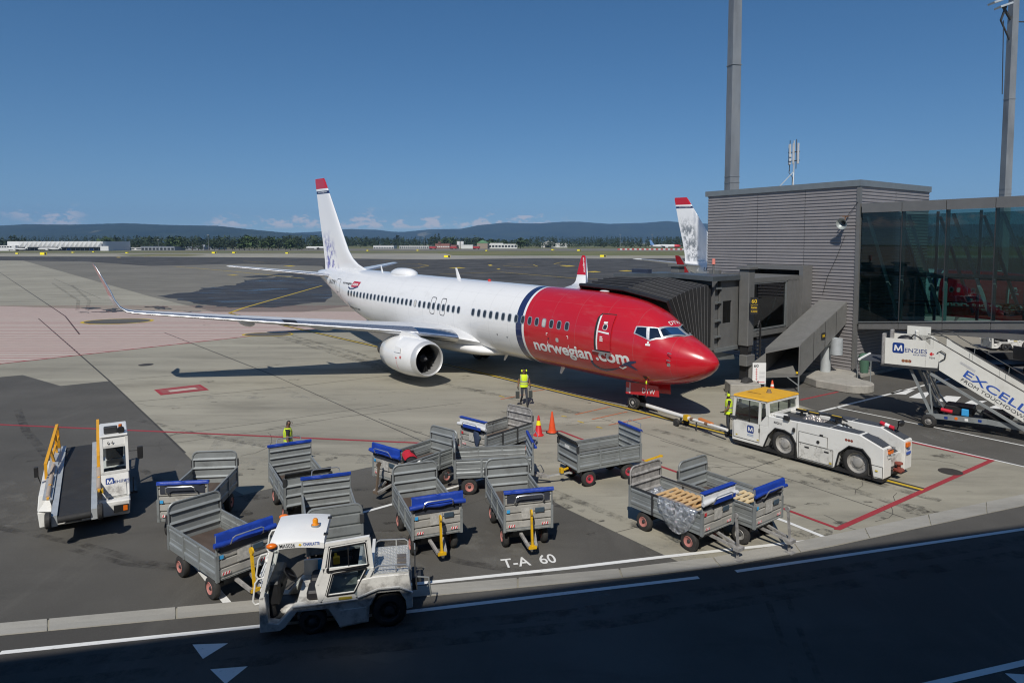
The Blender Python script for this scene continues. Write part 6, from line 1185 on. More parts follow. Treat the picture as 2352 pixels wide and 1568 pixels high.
# ---- tow bar
p0 = V((7.55, 25.2, .48)); p1 = AF.w(-4.2, 0, .30); dr = (p1 - p0).normalized(); sd = dr.cross(V((0, 0, 1))).normalized()
tb_ = thing('tow_bar', 'white tow bar between the tug and the airliner nose wheels', 'tow bar', (0, 0, 0))
L0 = (p1 - p0).length
MB().cyl(p0, p0 + dr * (L0 * .33), .06, n=12).cyl(p0 + dr * (L0 * .36), p1 - dr * .75, .085, n=14).build('tube', WHT, tb_); MB().cyl(p0 + dr * (L0 * .33), p0 + dr * (L0 * .38), .075, n=12).cyl(p0 + dr * (L0 * .18), p0 + dr * (L0 * .21), .07, n=12).build('joint_band', mat('rusty steel', (.22, .13, .08), .8, .2, dirt=(.4, .36, .3)), tb_)
MB().box(-.12, .12, -.1, .1, -.1, .1).build('yellow_collar', YEL, tb_, loc=p0 + dr * (L0 * .40), rot=(0, 0, math.atan2(dr.y, dr.x))); MB().bar(p1 - dr * .8, p1 - dr * .1, .22, .12).bar(p1 - dr * .3 - sd * .25, p1 - dr * .3 + sd * .25, .1).build('tow_head', STEEL_D, tb_)
wc = p0 + dr * (L0 * .46) - sd * .0
for s in (-1, 1):
    c = wc + sd * s * .26 + V((0, 0, .16 - wc.z)); MB().lathe(c - sd * .05, sd, [(0, .08), (.0, .15), (.03, .16), (.07, .16), (.10, .15), (.1, .08)], 18).build('wheel', TYRE, tb_)
MB().bar(wc + V((0, 0, .16 - wc.z)) - sd * .26, wc + V((0, 0, .16 - wc.z)) + sd * .26, .05).bar(wc, wc + V((0, 0, .16 - wc.z)) + dr * .05, .06).build('axle', STEEL_D, tb_)
ob = MB().bar(p0 + dr * (L0 * .15) + V((0, 0, .02)) + sd * .05, p0 + dr * (L0 * .28) + V((0, 0, .08)) + sd * .05, .16, .13).build('spring_box', mat('orange spring unit', (.55, .18, .05), .6), tb_, bevel=.02)
lf = MB(); lf.cyl(p0 + dr * (L0 * .3), p0 + dr * (L0 * .3) + V((0, 0, -.4)), .03, n=8); lf.build('jack_leg', STEEL_D, tb_)
# ---- baggage tractor
def tractor(label, x, y, rz):
    t = thing('baggage_tractor', label, 'baggage tractor', (x, y, 0), rz, 'white baggage tractors'); YF_ = -1.32
    sp = [(.96, .16), (.96, .85), (.86, .87), (.80, .34), (.62, .30), (.34, .60), (-.85, .64), (-.86, 1.02), (-1.2, 1.06), (-1.85, 1.06), (-1.9, .70), (-1.92, .36), (-1.80, .34), (-1.78, .52), (-1.66, .72), (-1.22, .72), (-1.08, .46), (-1.06, .16), (-.52, .10), (-.42, .30), (-.3, .50), (.28, .50), (.5, .22), (.6, .16)]
    for y0, y1 in ((-.2, 0), (YF_, YF_ + .2)): MB().prism(sp, (0, y0, 0), (1, 0, 0), (0, 0, 1), (0, y1 - y0, 0)).build('body_side', WHT_D, t, smooth=0, bevel=.012)
    MB().box(.82, .93, YF_ + .2, -.2, .18, .80).build('front_apron', WHT_D, t, smooth=0); MB().box(.3, .82, YF_ + .2, -.2, .22, .30).build('floor_plate', STEEL_D, t, smooth=0)
    MB().box(-1.88, -.84, YF_ + .2, -.2, .4, 1.04).box(-.84, .3, YF_ + .2, -.2, .25, .6).build('body_core', WHT_D, t, smooth=0)
    MB().prism([(.36, .605), (-.84, .645), (-.84, .665), (.36, .625)], (0, .004, 0), (1, 0, 0), (0, 0, 1), (0, .03, 0)).prism([(-.86, .70), (-1.25, .84), (-1.66, .84), (-1.92, .7), (-1.92, .68), (-1.66, .815), (-1.25, .815), (-.86, .68)], (0, .004, 0), (1, 0, 0), (0, 0, 1), (0, .05, 0)).build('rub_rail', WHT, t, smooth=0)
    for x_, r_, w_ in ((0, .255, .2), (-1.46, .335, .24)):
        for y_, s in ((-.12, 1), (YF_ + .12, -1)): roadwheel(t, (x_, y_, r_), r_, w_, STEEL_D, s, .58, 5)
    # cab frame, roof in two levels
    fr_ = MB()
    for y_ in (-.03, YF_ + .03): fr_.bar((.92, y_, .82), (.70, y_, 1.80), .07, .06, up=(0, 1, 0))
    fr_.bar((.92, YF_ + .06, .84), (.92, -.06, .84), .06).bar((.72, YF_ + .06, 1.76), (.72, -.06, 1.76), .06); fr_.build('cab_frame', WHT, t, smooth=0)
    n_ = 8; top = [V((.74 - .99 * k / n_, 0, 1.86 + .055 * math.sin(math.pi * (.15 + .85 * k / n_)))) for k in range(n_ + 1)]
    MB().loft([[V((p.x, y_ + 0, p.z + dz)) for y_, dz in ((YF_ - .02, -.13), (YF_ - .02, -.02), (YF_ + .06, .02), (-.06, .02), (.02, -.02), (.02, -.13))] for p in top]).build('roof', mat('clean white roof', (.82, .82, .80), .6, var=.03, spec=.3), t, smooth=.7)
    # door / rear cab glazing in a slanted frame
    out = [(-.30, 1.77), (-1.08, 1.845), (-1.14, 1.22), (-.86, .66), (-.16, .63), (-.10, 1.0), (-.22, 1.3)]; win1 = [(-.36, 1.70), (-1.02, 1.765), (-1.07, 1.30), (-.30, 1.23)]; win2 = [(-.40, 1.19), (-1.04, 1.25), (-.80, .78), (-.28, .76)]
    for y_ in (-.03,):
        mb = MB()
        for q, w_ in ((out, .07), (win1, .05), (win2, .045)):
            for i in range(len(q)): a = q[i]; b_ = q[(i + 1) % len(q)]; mb.bar((a[0], y_, a[1]), (b_[0], y_, b_[1]), w_, .04, up=(0, 1, 0))
        mb.bar((-.22, y_, 1.26), (-1.1, y_, 1.28), .09, .04, up=(0, 1, 0)); mb.prism([(-.18, .64), (-.85, .66), (-.80, .76), (-.24, .75)], (0, y_ - .015, 0), (1, 0, 0), (0, 0, 1), (0, .03, 0)); mb.prism([(-.16, .64), (-.12, 1.0), (-.22, 1.22), (-.36, 1.2), (-.24, .75)], (0, y_ - .015, 0), (1, 0, 0), (0, 0, 1), (0, .03, 0))
        mb.build('door_frame', WHT, t, smooth=0); pane('upper_window', [(a, y_, b_) for a, b_ in win1], GLS, t); pane('lower_window', [(a, y_, b_) for a, b_ in win2], GLD, t)
    for q in (win1, win2):
        mb = MB()
        for i in range(4): a = q[i]; b_ = q[(i + 1) % 4]; mb.bar((a[0], -.005, a[1]), (b_[0], -.005, b_[1]), .022, .02, up=(0, 1, 0))
        mb.build('window_seal', BLK, t)
    MB().bar((-.70, -.028, 1.27), (-.69, -.028, 1.73), .02).build('window_divider', BLK, t)
    MB().bar((-1.14, YF_, 1.22), (-1.14, 0, 1.22), .06).build('rear_frame', WHT, t, smooth=0)
    pane('windscreen', [(.9, -.08, .9), (.9, YF_ + .08, .9), (.73, YF_ + .08, 1.73), (.73, -.08, 1.73)], GLS, t)
    MB().prism([(-.26, 1.735), (-.5, 1.765), (-1.1, 1.82), (-1.1, 1.88), (-.26, 1.80)], (0, -.09, 0), (1, 0, 0), (0, 0, 1), (0, .085, 0)).build('roof_rail', WHT, t, smooth=0)
    ptext('fleet_number', 'MA5036', (.56, .024, 1.80), nx, (.05, 0, .99), .28, .075, INK, t, .008); ptext('maker_lettering', 'CHARLATTE', (.13, .024, 1.812), nx, (.02, 0, .99), .30, .06, BLUE_M, t, .008); ppoly('maker_mark', [[(0, .03), (.03, 0), (.06, .03), (.03, .06)]], (.22, .024, 1.808), nx, (0, 0, 1), YPRINT, t)
    for y_ in (.04, YF_ - .04): MB().ell((.70, y_, 1.86), (.10, .07, .055), 12, 8).build('roof_lamp', ORANGE, t)
    bc = MB().lathe((-.02, -.62, 1.925), (0, 0, 1), [(0, .075), (.03, .075), (.035, .055), (.12, .055), (.15, .035), (.155, .005)], 16).build('beacon', AMBER, t); MB().cyl((-.02, -.62, 1.90), (-.02, -.62, 1.95), .085, n=16).build('beacon_base', STEEL, bc)
    for dy in (-.25, -1.05): MB().box(-.30, -.22, dy - .04, dy + .04, 1.885, 1.91).build('roof_hinge', BLK, t, smooth=0)
    rl = MB()
    for y_ in (-.1, YF_ + .1): rl.tube([(.80, y_, 1.66), (.92, y_, 1.64), (.97, y_, 1.55), (1.02, y_, 1.25), (.98, y_, 1.18), (.86, y_, 1.2)], .017, 7).tube([(.84, y_, 1.2), (.98, y_, 1.18), (1.04, y_, 1.1), (1.09, y_, .75), (1.05, y_, .68), (.94, y_, .7)], .017, 7)
    for k in range(5): rl.bar((.99, YF_ + .12, .75 + .1 * k), (.95, -.12, .83 + .1 * k), .025)
    rl.build('front_guard', WHT, t)
    MB().ell((.82, -.16, 1.5), (.05, .07, .05), 10, 6).ell((.82, YF_ + .16, 1.5), (.05, .07, .05), 10, 6).build('headlamp', WHT, t)
    # driver place
    st = MB().box(-.28, .12, -.62, -.16, .62, .80).build('seat', SEATM, t, bevel=.04); MB().box(-.34, -.18, -.62, -.16, .82, 1.32).build('seat_back', SEATM, st, bevel=.06)
    MB().box(-.28, .12, -1.15, -.72, .62, .78).build('seat', SEATM, t, bevel=.04)
    MB().lathe((.46, -.42, 1.06), (-.75, 0, .66), [(0, .165), (.02, .18), (.03, .165), (.02, .15), (0, .165)], 22).bar((.46, -.42, 1.06), (.66, -.42, .8), .04).bar((.34, -.42, 1.0), (.58, -.42, 1.13), .02).build('steering_wheel', BLK, t)
    MB().box(.62, .84, YF_ + .2, -.22, .55, 1.02).bar((.75, -.3, .3), (.8, -.3, .6), .12).build('dashboard', BLK, t, bevel=.04)
    MB().box(-.05, .3, YF_ + .05, YF_ + .09, .62, .95).build('far_door_panel', WHT, t, smooth=0); MB().box(-.22, .02, YF_ + .091, YF_ + .1, .66, .94).build('blue_band', BLUE_L, t, smooth=0); MB().prism([(-.2, .6), (.02, .6), (-.1, 1.0), (-.26, 1.0)], (0, -.7, 0), (1, 0, 0), (0, 0, 1), (0, .03, 0)).build('blue_panel', BLUE_L, t, smooth=0)
    # rear deck of tread plate with rails
    td = MB().box(-1.86, -.9, YF_ + .06, -.06, 1.062, 1.08).build('tread_deck', DIAM, t, smooth=0); dm = MB()
    for i in range(15):
        for j in range(17):
            if i < 3 and 5 < j < 14: continue
            cx_ = -1.83 + i * .063; cy2 = YF_ + .10 + j * .069; s_ = .02 if (i + j) % 2 else -.02; dm.bar((cx_ - .02, cy2 - s_, 1.083), (cx_ + .02, cy2 + s_, 1.083), .016, .012)
    dm.build('tread_diamonds', mat('bright tread diamonds', (.78, .77, .74), .3, .6), td, smooth=0)['kind'] = 'stuff'
    MB().prism([(-.86, 1.08), (-1.0, 1.08), (-.92, 1.2), (-.86, 1.2)], (0, YF_ + .2, 0), (1, 0, 0), (0, 0, 1), (0, -YF_ - .4, 0)).build('tread_step', DIAM, t, smooth=0)
    for k in range(3): MB().box(-1.8 + .0, -1.62, YF_ + .5 + k * .2, YF_ + .67 + k * .2, 1.081, 1.10).build('tread_inset', mat('brownish tread plate', (.3, .25, .2), .4, .6, vscale=22, bump=.6, bscale=32), t, smooth=0)
    brt = mat('bright tube', (.55, .56, .56), .3, .7)
    for y_ in (-.07, YF_ + .07): MB().tube([(-1.15, y_, 1.06), (-1.18, y_, 1.2), (-1.26, y_, 1.24), (-1.78, y_, 1.22), (-1.85, y_, 1.17), (-1.85, y_, 1.04)], .015, 7).bar((-1.6, y_, 1.07), (-1.6, y_, 1.23), .02).build('side_rail', brt, t)
    MB().box(-2.02, -1.92, -.9, -.42, .5, .76).bar((-1.98, -.72, .7), (-1.98, -.72, 1.28), .025).bar((-1.98, -.58, .7), (-1.98, -.58, 1.28), .025).bar((-1.98, -.78, 1.22), (-1.98, -.5, 1.22), .035).box(-2.1, -1.95, -.8, -.5, .62, .72).build('tow_hitch', STEEL_D, t); MB().tube([(-1.98, -.72, 1.26), (-1.98, -.70, 1.35), (-1.98, -.6, 1.35), (-1.98, -.58, 1.26)], .012, 6).build('hitch_handle', STEEL, t); MB().tube([(-2.0, -.5, .74), (-2.25, -.5, .7), (-2.3, -.5, .35), (-2.28, -.5, .3)], .018, 6).build('hitch_lever', STEEL, t)
    MB().box(-.75, -.5, .004, .01, .67, .72).build('yellow_sticker', mat('yellow sticker', (.55, .42, .05), .5), t, smooth=0); MB().prism([(.0 - .5, .14), (-1.02, .2), (-1.02, .48), (-.52, .46)], (0, .002, 0), (1, 0, 0), (0, 0, 1), (0, .02, 0)).build('battery_cover', WHT_D, t, smooth=0)
    bt = MB().ell((.45, -.4, .36), (.2, .15, .09), 10, 6).build('crumpled_bag', WHT_D, t)
    return t
trac = tractor('white baggage tractor with open front cab, half in the terminal shadow', -4.19, 12.55, R(-169.04))
trac2 = dup(trac); trac2.location = (33.6, 47.0, 0); trac2.rotation_euler = (0, 0, R(176)); trac2['label'] = 'white baggage tractor parked in the sun beyond the glass bridge'
for k, (x_, y_, rz) in enumerate(((27.8, 39.3, .15), (30.9, 37.6, .15))):
    c_ = thing('container_dolly', ('dark low dolly standing in the shade just below the far tractor', 'tall dark dolly in the shade at the right edge under the glass bridge')[k], 'dolly', (x_, y_, 0), rz, 'dark dollies under the bridge'); h_ = (1.0, 1.5)[k]
    MB().box(-1.7, 1.7, -.8, .8, .45, .6).build('deck', STEEL_D, c_, smooth=0); [MB().box(s * 1.65 - .05, s * 1.65 + .05, -.8, .8, .6, h_ + .4).build('end_panel', STEEL_D, c_, smooth=0) for s in (-1, 1)]; MB().box(-1.55, 1.55, .72, .8, .6, h_).build('side_panel', STEEL_D, c_, smooth=0)
    for sx in (-1.2, 1.2):
        for sy in (-.65, .65): MB().cyl((sx, sy - .08, .22), (sx, sy + .08, .22), .22, n=16).build('wheel', TYRE, c_)
# ---- belt loader: x right, y away from the camera
lo_ = thing('belt_loader', 'white belt loader with black conveyor and orange yellow hand rails', 'belt loader', (-12.35, 16.95, 0), R(32.6))
MB().loft([[V(p) for p in q] for q in ([(-.26, .2, .2), (1.75, .1, .2), (1.75, 4.6, .2), (-.26, 4.6, .2)], [(-.30, .25, .62), (1.78, .06, .62), (1.78, 4.6, .62), (-.30, 4.6, .62)])]).build('chassis', WHT, lo_, smooth=0, bevel=.03)
MB().loft([[V(p) for p in q] for q in ([(-.30, .25, .63), (.02, .05, .63), (.02, 3.6, .63), (-.30, 3.6, .63)], [(-.28, .6, .95), (.0, .75, .95), (.0, 3.6, 1.05), (-.28, 3.6, 1.05)])]).build('left_fender', WHT, lo_, smooth=0, bevel=.02)
MB().box(.3, .65, .02, .1, .3, .48).build('headlamp_guard', STEEL_W, lo_, smooth=0)
for k in range(4): MB().bar((.28, .0, .3 + .06 * k), (.66, .0, .3 + .06 * k), .02).build('guard_bar', STEEL, lo_)
MB().box(1.38, 1.72, .03, .09, .32, .5).build('headlamp', BLK, lo_, smooth=0); MB().box(1.6, 1.7, .02, .03, .34, .48).build('indicator', ORANGE, lo_, smooth=0)
for sx in (-.1, 1.6):
    for sy in (.9, 3.7): MB().lathe((sx - .12, sy, .32), (1, 0, 0), [(0, .18), (.0, .3), (.04, .32), (.2, .32), (.24, .3), (.24, .18)], 24).build('wheel', TYRE, lo_)
# conveyor
def cz(y): return .86 + (y + 1.1) * .03
def cpt(x, y, dz=0): return V((x, y, cz(y) + dz))
MB().loft([[cpt(x, y, dz) for x, dz in ((.2, -.16), (.88, -.16), (.88, 0), (.2, 0))] for y in (-1.05, 4.9)]).build('conveyor_belt', BELT, lo_, smooth=0); MB().cyl(cpt(.2, -1.06, -.08), cpt(.88, -1.06, -.08), .09, n=18).build('belt_drum', BELT, lo_)
for x0, x1 in ((.06, .19), (.89, 1.02)): MB().loft([[cpt(x, y, dz) for x, dz in ((x0, -.22), (x1, -.22), (x1, .05), (x0, .05))] for y in (-1.1, 4.95)]).build('conveyor_rail', SILV, lo_, smooth=0)
MB().loft([[cpt(x, y, dz) for x, dz in ((-.16, .1), (.05, .07), (.05, .09), (-.16, .13))] for y in (.0, 4.6)]).build('side_tray', SILV, lo_, smooth=0)
for x_ in (.0, 1.08): MB().lathe(cpt(x_ - .06, -1.08, -.05), (1, 0, 0), [(0, .08), (.0, .17), (.03, .2), (.1, .2), (.13, .17), (.13, .08)], 18).build('rubber_bumper', TYRE, lo_)
for x_ in (-.05, 1.06):
    for k in range(3): y0 = .1 + k * .95; MB().cyl((x_, y0, cz(y0) + .12), (x_, y0 + .75, cz(y0) + .16), .055, n=12).build('foam_pad', FOAM, lo_)
    MB().bar((x_, .0, cz(0) + .1), (x_, 1.8, cz(1.8) + .15), .05).build('lower_rail', ROAD_Y, lo_)
    xa, xb = (x_ - .13, x_ + .02) if x_ < .5 else (x_ - .0, x_ + .0)
    MB().bar((xa, 1.9, .95), (xa, 1.9, 1.42), .07).bar((xa, 1.87, 1.40), (xb, 4.9, 1.80), .075).bar((xb, 4.88, 1.82), (xb + .02, 5.2, 1.0), .075).bar((xa * .6 + xb * .4, 3.0, 1.5), (xb, 3.3, .95), .06).bar((xb, 4.05, 1.68), (xb, 4.2, .95), .06).bar((xa * .4 + xb * .6, 3.1, 1.28), (xb + .01, 5.0, 1.4), .055).build('hand_rail', ROAD_Y, lo_)
MB().box(1.09, 1.16, .05, .2, .9, 1.0).build('yellow_end', YEL, lo_, smooth=0)
# cab to the right of the belt
MB().loft([[V(p) for p in q] for q in ([(1.12, .36, .63), (1.78, .36, .63), (1.78, 2.4, .63), (1.12, 2.4, .63)], [(1.12, .62, 1.24), (1.78, .62, 1.24), (1.78, 2.4, 1.24), (1.12, 2.4, 1.24)])]).build('cab_front', WHT, lo_, smooth=0, bevel=.02)
u_ = V((0, .26, .61)).normalized()
logo(V((1.22, .36 + .33 * .426 - .016, .96)), (1, 0, 0), u_, .19, lo_)
MB().loft([[V((x, .36 + (z - .63) * .426 - .012, z)) for x, z in q] for q in ([(1.2, .68), (1.7, .68), (1.7, .98), (1.2, .98)],)] * 1 + [[V((x, .36 + (z - .63) * .426 - .03, z)) for x, z in ((1.2, .68), (1.7, .68), (1.7, .98), (1.2, .98))]]).build('access_panel', WHT_D, lo_, smooth=0)
fr_ = MB()
for x_ in (1.15, 1.75): fr_.bar((x_, .64, 1.24), (x_, .84, 2.2), .07).bar((x_, 2.3, 1.24), (x_, 2.3, 2.2), .07).bar((x_, .84, 2.2), (x_, 2.3, 2.22), .07)
fr_.bar((1.15, .80, 1.95), (1.75, .80, 1.95), .07).bar((1.15, .64, 1.26), (1.75, .64, 1.26), .07); fr_.build('cab_frame', WHT, lo_, smooth=0)
MB().box(1.12, 1.79, .78, 2.35, 2.2, 2.26).build('cab_roof', WHT, lo_, bevel=.02); MB().add([(1.18, .77, 1.98), (1.72, .77, 1.98), (1.72, .825, 2.2), (1.18, .825, 2.2)], [(0, 1, 2, 3)]).build('brow_panel', WHT, lo_, smooth=0)
pane('windscreen', [(1.18, .66, 1.29), (1.72, .66, 1.29), (1.72, .79, 1.93), (1.18, .79, 1.93)], GLS, lo_); pane('side_window', [(1.77, .7, 1.3), (1.77, 2.25, 1.3), (1.77, 2.25, 2.15), (1.77, .86, 2.15)], GLD, lo_)
MB().box(1.22, 1.55, .95, 1.1, 2.27, 2.46).build('roof_grille', STEEL_D, lo_, bevel=.02); MB().cyl((1.63, .86, 2.34), (1.63, .96, 2.36), .09, n=16).build('spot_lamp', BLK, lo_); MB().cyl((1.62, 1.05, 2.26), (1.62, 1.05, 2.48), .045, n=10).build('beacon', ORANGE, lo_)
MB().box(1.25, 1.68, 1.35, 1.85, 1.1, 1.3).box(1.25, 1.68, 1.8, 1.95, 1.3, 1.75).box(1.18, 1.72, .75, .95, 1.15, 1.32).build('cab_interior', BLK, lo_, bevel=.03)
MB().bar((1.8, .8, 1.75), (2.05, .75, 1.75), .025).box(2.0, 2.14, .72, .8, 1.5, 1.85).build('side_mirror', BLK, lo_, bevel=.02); MB().bar((-.28, 1.5, 1.0), (-.36, 1.5, 1.3), .025).box(-.42, -.32, 1.45, 1.52, 1.2, 1.48).build('side_mirror', BLK, lo_, bevel=.02)
MB().tube([(1.35, .80, 2.0), (1.3, .74, 2.05), (1.32, .74, 2.1)], .012, 5).tube([(1.45, .80, 2.0), (1.4, .74, 2.05), (1.42, .74, 2.1)], .012, 5).build('wiper', BLK, lo_); MB().box(-.27, -.1, .55, .57, .7, .76).build('yellow_sticker', YPRINT, lo_, smooth=0)
MB().box(1.79, 2.0, 1.6, 2.6, .25, .32).bar((1.9, 1.6, .3), (1.9, 1.6, .75), .03).build('step', STEEL_D, lo_)
# ---- passenger steps: x towards the platform, y=0 the near side
stp = thing('passenger_steps', 'cream passenger steps on wheels lettered Excellence beside the gate tower', 'passenger steps', (16.45, 27.28, 0), R(141.0)); YS = -1.9
S_ = .585
def zstair(x): return 2.46 + (x + .2) * S_ if x < -.2 else 2.46
MB().box(-.25, 1.85, YS, 0, 2.36, 2.47).build('platform_floor', STEEL_D, stp, smooth=0); MB().box(1.85, 2.65, YS + .1, -.1, 2.5, 2.55).build('landing_lip', ANTISLIP, stp, smooth=0); MB().cyl((2.68, YS, 2.55), (2.68, .05, 2.55), .055, n=14).build('lip_bumper', WPRINT, stp)
for y_ in (-.02, YS + .02):
    MB().box(.2, 1.7, y_ - .02, y_ + .02, 2.48, 3.58).build('platform_side', CREAM, stp, smooth=0); MB().prism([(.19, 2.48), (.19, 3.55), (-.3, 3.05), (-.24, 2.5)], (0, y_ - .02, 0), (1, 0, 0), (0, 0, 1), (0, .04, 0)).build('platform_corner', CREAM, stp, smooth=0)
    n_ = 8; xs = [-.3 - k * .95 for k in range(7)]
    for a, b_ in zip(xs, xs[1:]): MB().prism([(a, zstair(a) + .02), (b_ + .008, zstair(b_) + .02), (b_ + .008, zstair(b_) + 1.12), (a, zstair(a) + 1.12)], (0, y_ - .018, 0), (1, 0, 0), (0, 0, 1), (0, .036, 0)).build('stair_side', CREAM, stp, smooth=0)
    MB().bar((.0, y_, 2.25), (-6, y_, zstair(-6) - .2), .09, .17, up=(0, 1, 0)).build('stringer', STEEL, stp, smooth=0)
    MB().tube([(.2, y_, 3.66), (.05, y_, 3.72), (-.15, y_, 3.62), (-6, y_, zstair(-6) + 1.2)], .022, 8).build('hand_rail', BLK, stp); MB().tube([(.15, y_ - .06, 3.85), (-.5, y_ - .06, 3.8), (-.75, y_ - .06, 3.6), (-6, y_ - .06, zstair(-6) + 1.42)], .02, 8).build('hand_rail', STEEL_D, stp)
    for x_ in (-1.3, -2.5, -3.7): MB().bar((x_, y_, zstair(x_) + 1.02), (x_ - .02, y_, zstair(x_) + 1.4), .02).build('rail_post', STEEL, stp)
MB().box(1.7, 1.84, YS, YS + .3, 2.4, 3.75).box(1.7, 1.84, -.3, 0, 2.4, 3.75).build('front_bumper', STEEL_W, stp, bevel=.03)
MB().box(.3, 1.2, YS - .02, YS + .04, 3.1, 3.95).build('back_panel', CREAM, stp, smooth=0)
for k in range(14): x_ = -.35 - k * .34; MB().box(x_ - .26, x_, YS + .08, -.08, zstair(x_) - .02, zstair(x_) + .02).build('step', ANTISLIP, stp, key='stair_step%d' % k, smooth=0)
MB().ell((1.1, -.9, 3.35), (.35, .25, .3), 12, 7).build('stowed_cover', BLK, stp); MB().box(.6, .75, -1.0, -.8, 2.5, 3.9).build('white_post', CREAM, stp, bevel=.05); MB().tube([(.9, -.5, 3.5), (.7, -.4, 3.75), (.5, -.6, 3.6), (.4, -.5, 3.5)], .03, 6).build('hoses', STEEL_D, stp)
MB().tube([(-.22, .03, 3.12), (-.36, .05, 3.22), (-.52, .05, 3.12), (-.5, .05, 2.92), (-.34, .04, 2.8)], .02, 7).build('cable_loop', BLK, stp)
logo((1.42, .0, 2.97), nx, (0, 0, 1), .44, stp); ptext('tcr_mark', 'TCR', (1.05, 0, 2.62), nx, (0, 0, 1), .3, .1, mat('gold print', (.45, .3, .12), .5), stp, .01, .01); 
for k in range(3): decal('tcr_roundel', polybm([[(.065 * math.cos(2 * math.pi * i / 14), .065 * math.sin(2 * math.pi * i / 14)) for i in range(14)]]), plane_fn((1.0 - .12 * k, 0, 2.67), nx, (0, 0, 1), .004), mat('brown roundel', (.25, .06, .04), .5), stp)
ppoly('brand_mark', [[(0, .06), (.05, .14), (.05, 0)], [(.05, .14), (.1, .14), (.1, .0), (.05, 0)], [(.11, .12), (.18, .07), (.11, .02)]], (.06, 0, 2.98), nx, (0, 0, 1), RPRINT, stp); ptext('brand_lettering', 'tips', (.06, 0, 2.84), nx, (0, 0, 1), .2, .11, INK, stp, .01)
sl = V((-1, 0, -S_)).normalized(); su = V((-S_, 0, 1)).normalized()
ptext('lettering_excellence', 'EXCELLENCE', V((-1.12, .0, zstair(-1.12) + .36)), sl, su, 4.15, .30, BLUE_M, stp, .012, .006); ptext('lettering_slogan', 'FROM TOUCHDOWN TO TAKE-OFF', V((-1.05, .0, zstair(-1.05) + .13)), sl, su, 4.3, .13, INK, stp, .0, .006)
ppoly('grey_strip', [[(0, 0), (.6, 0), (.6, .08), (0, .08)]], V((-1.0, 0, zstair(-1.0) + .80)), sl, su, mat('grey print', (.5, .5, .5), .6), stp)
mb = MB()
for y_ in (-.25, YS + .25): mb.bar((.75, y_, 2.3), (-.05, y_, .55), .1, .1).bar((.1, y_, 2.2), (-.1, y_, .55), .06)
mb.build('lift_leg', STEEL, stp)
for y_ in (-.55, YS + .55): MB().cyl((.3, y_, 2.2), (-.15, y_, 1.2), .07, n=12).cyl((-.15, y_, 1.2), (-.6, y_, .6), .045, n=12).build('lift_cylinder', mat('chrome rod', (.6, .6, .6), .2, .9), stp)
for y_ in (-.12, YS + .12): MB().bar((.1, y_, .48), (-2.0, y_, .55), .08, .2).bar((-2.0, y_, .55), (-6.0, y_, .05 + .3), .08, .2).build('chassis', STEEL, stp, smooth=0)
for x_, z in ((-.6, .44), (-1.3, .47), (-1.75, .5)): MB().box(x_ - .06, x_ + .06, -.078, -.072, z, z + .1).build('chassis_sticker', BLUE if x_ != -1.3 else WPRINT, stp, smooth=0)
MB().cyl((-.95, -.078, .52), (-.95, -.07, .52), .06, n=12).build('round_sticker', ORANGE, stp)
for x_ in (0, -4.3):
    for y_, s in ((-.1, 1), (YS + .1, -1)): roadwheel(stp, (x_, y_, .27), .27, .2, RIM_G, s, .5, 5)
MB().box(-.5, -1.5, -1.3, -.4, .6, .95).box(-1.8, -2.7, -1.5, -.4, .55, .85).build('power_pack', BLK, stp, bevel=.03); MB().cyl((-.4, -.22, .78), (-.8, -.22, .74), .075, n=12).build('fire_extinguisher', mat('extinguisher red', (.6, .02, .04), .3), stp); MB().box(-1.35, -1.1, -.45, -.25, .62, .9).build('blue_pump', BLUE_L, stp, bevel=.02)
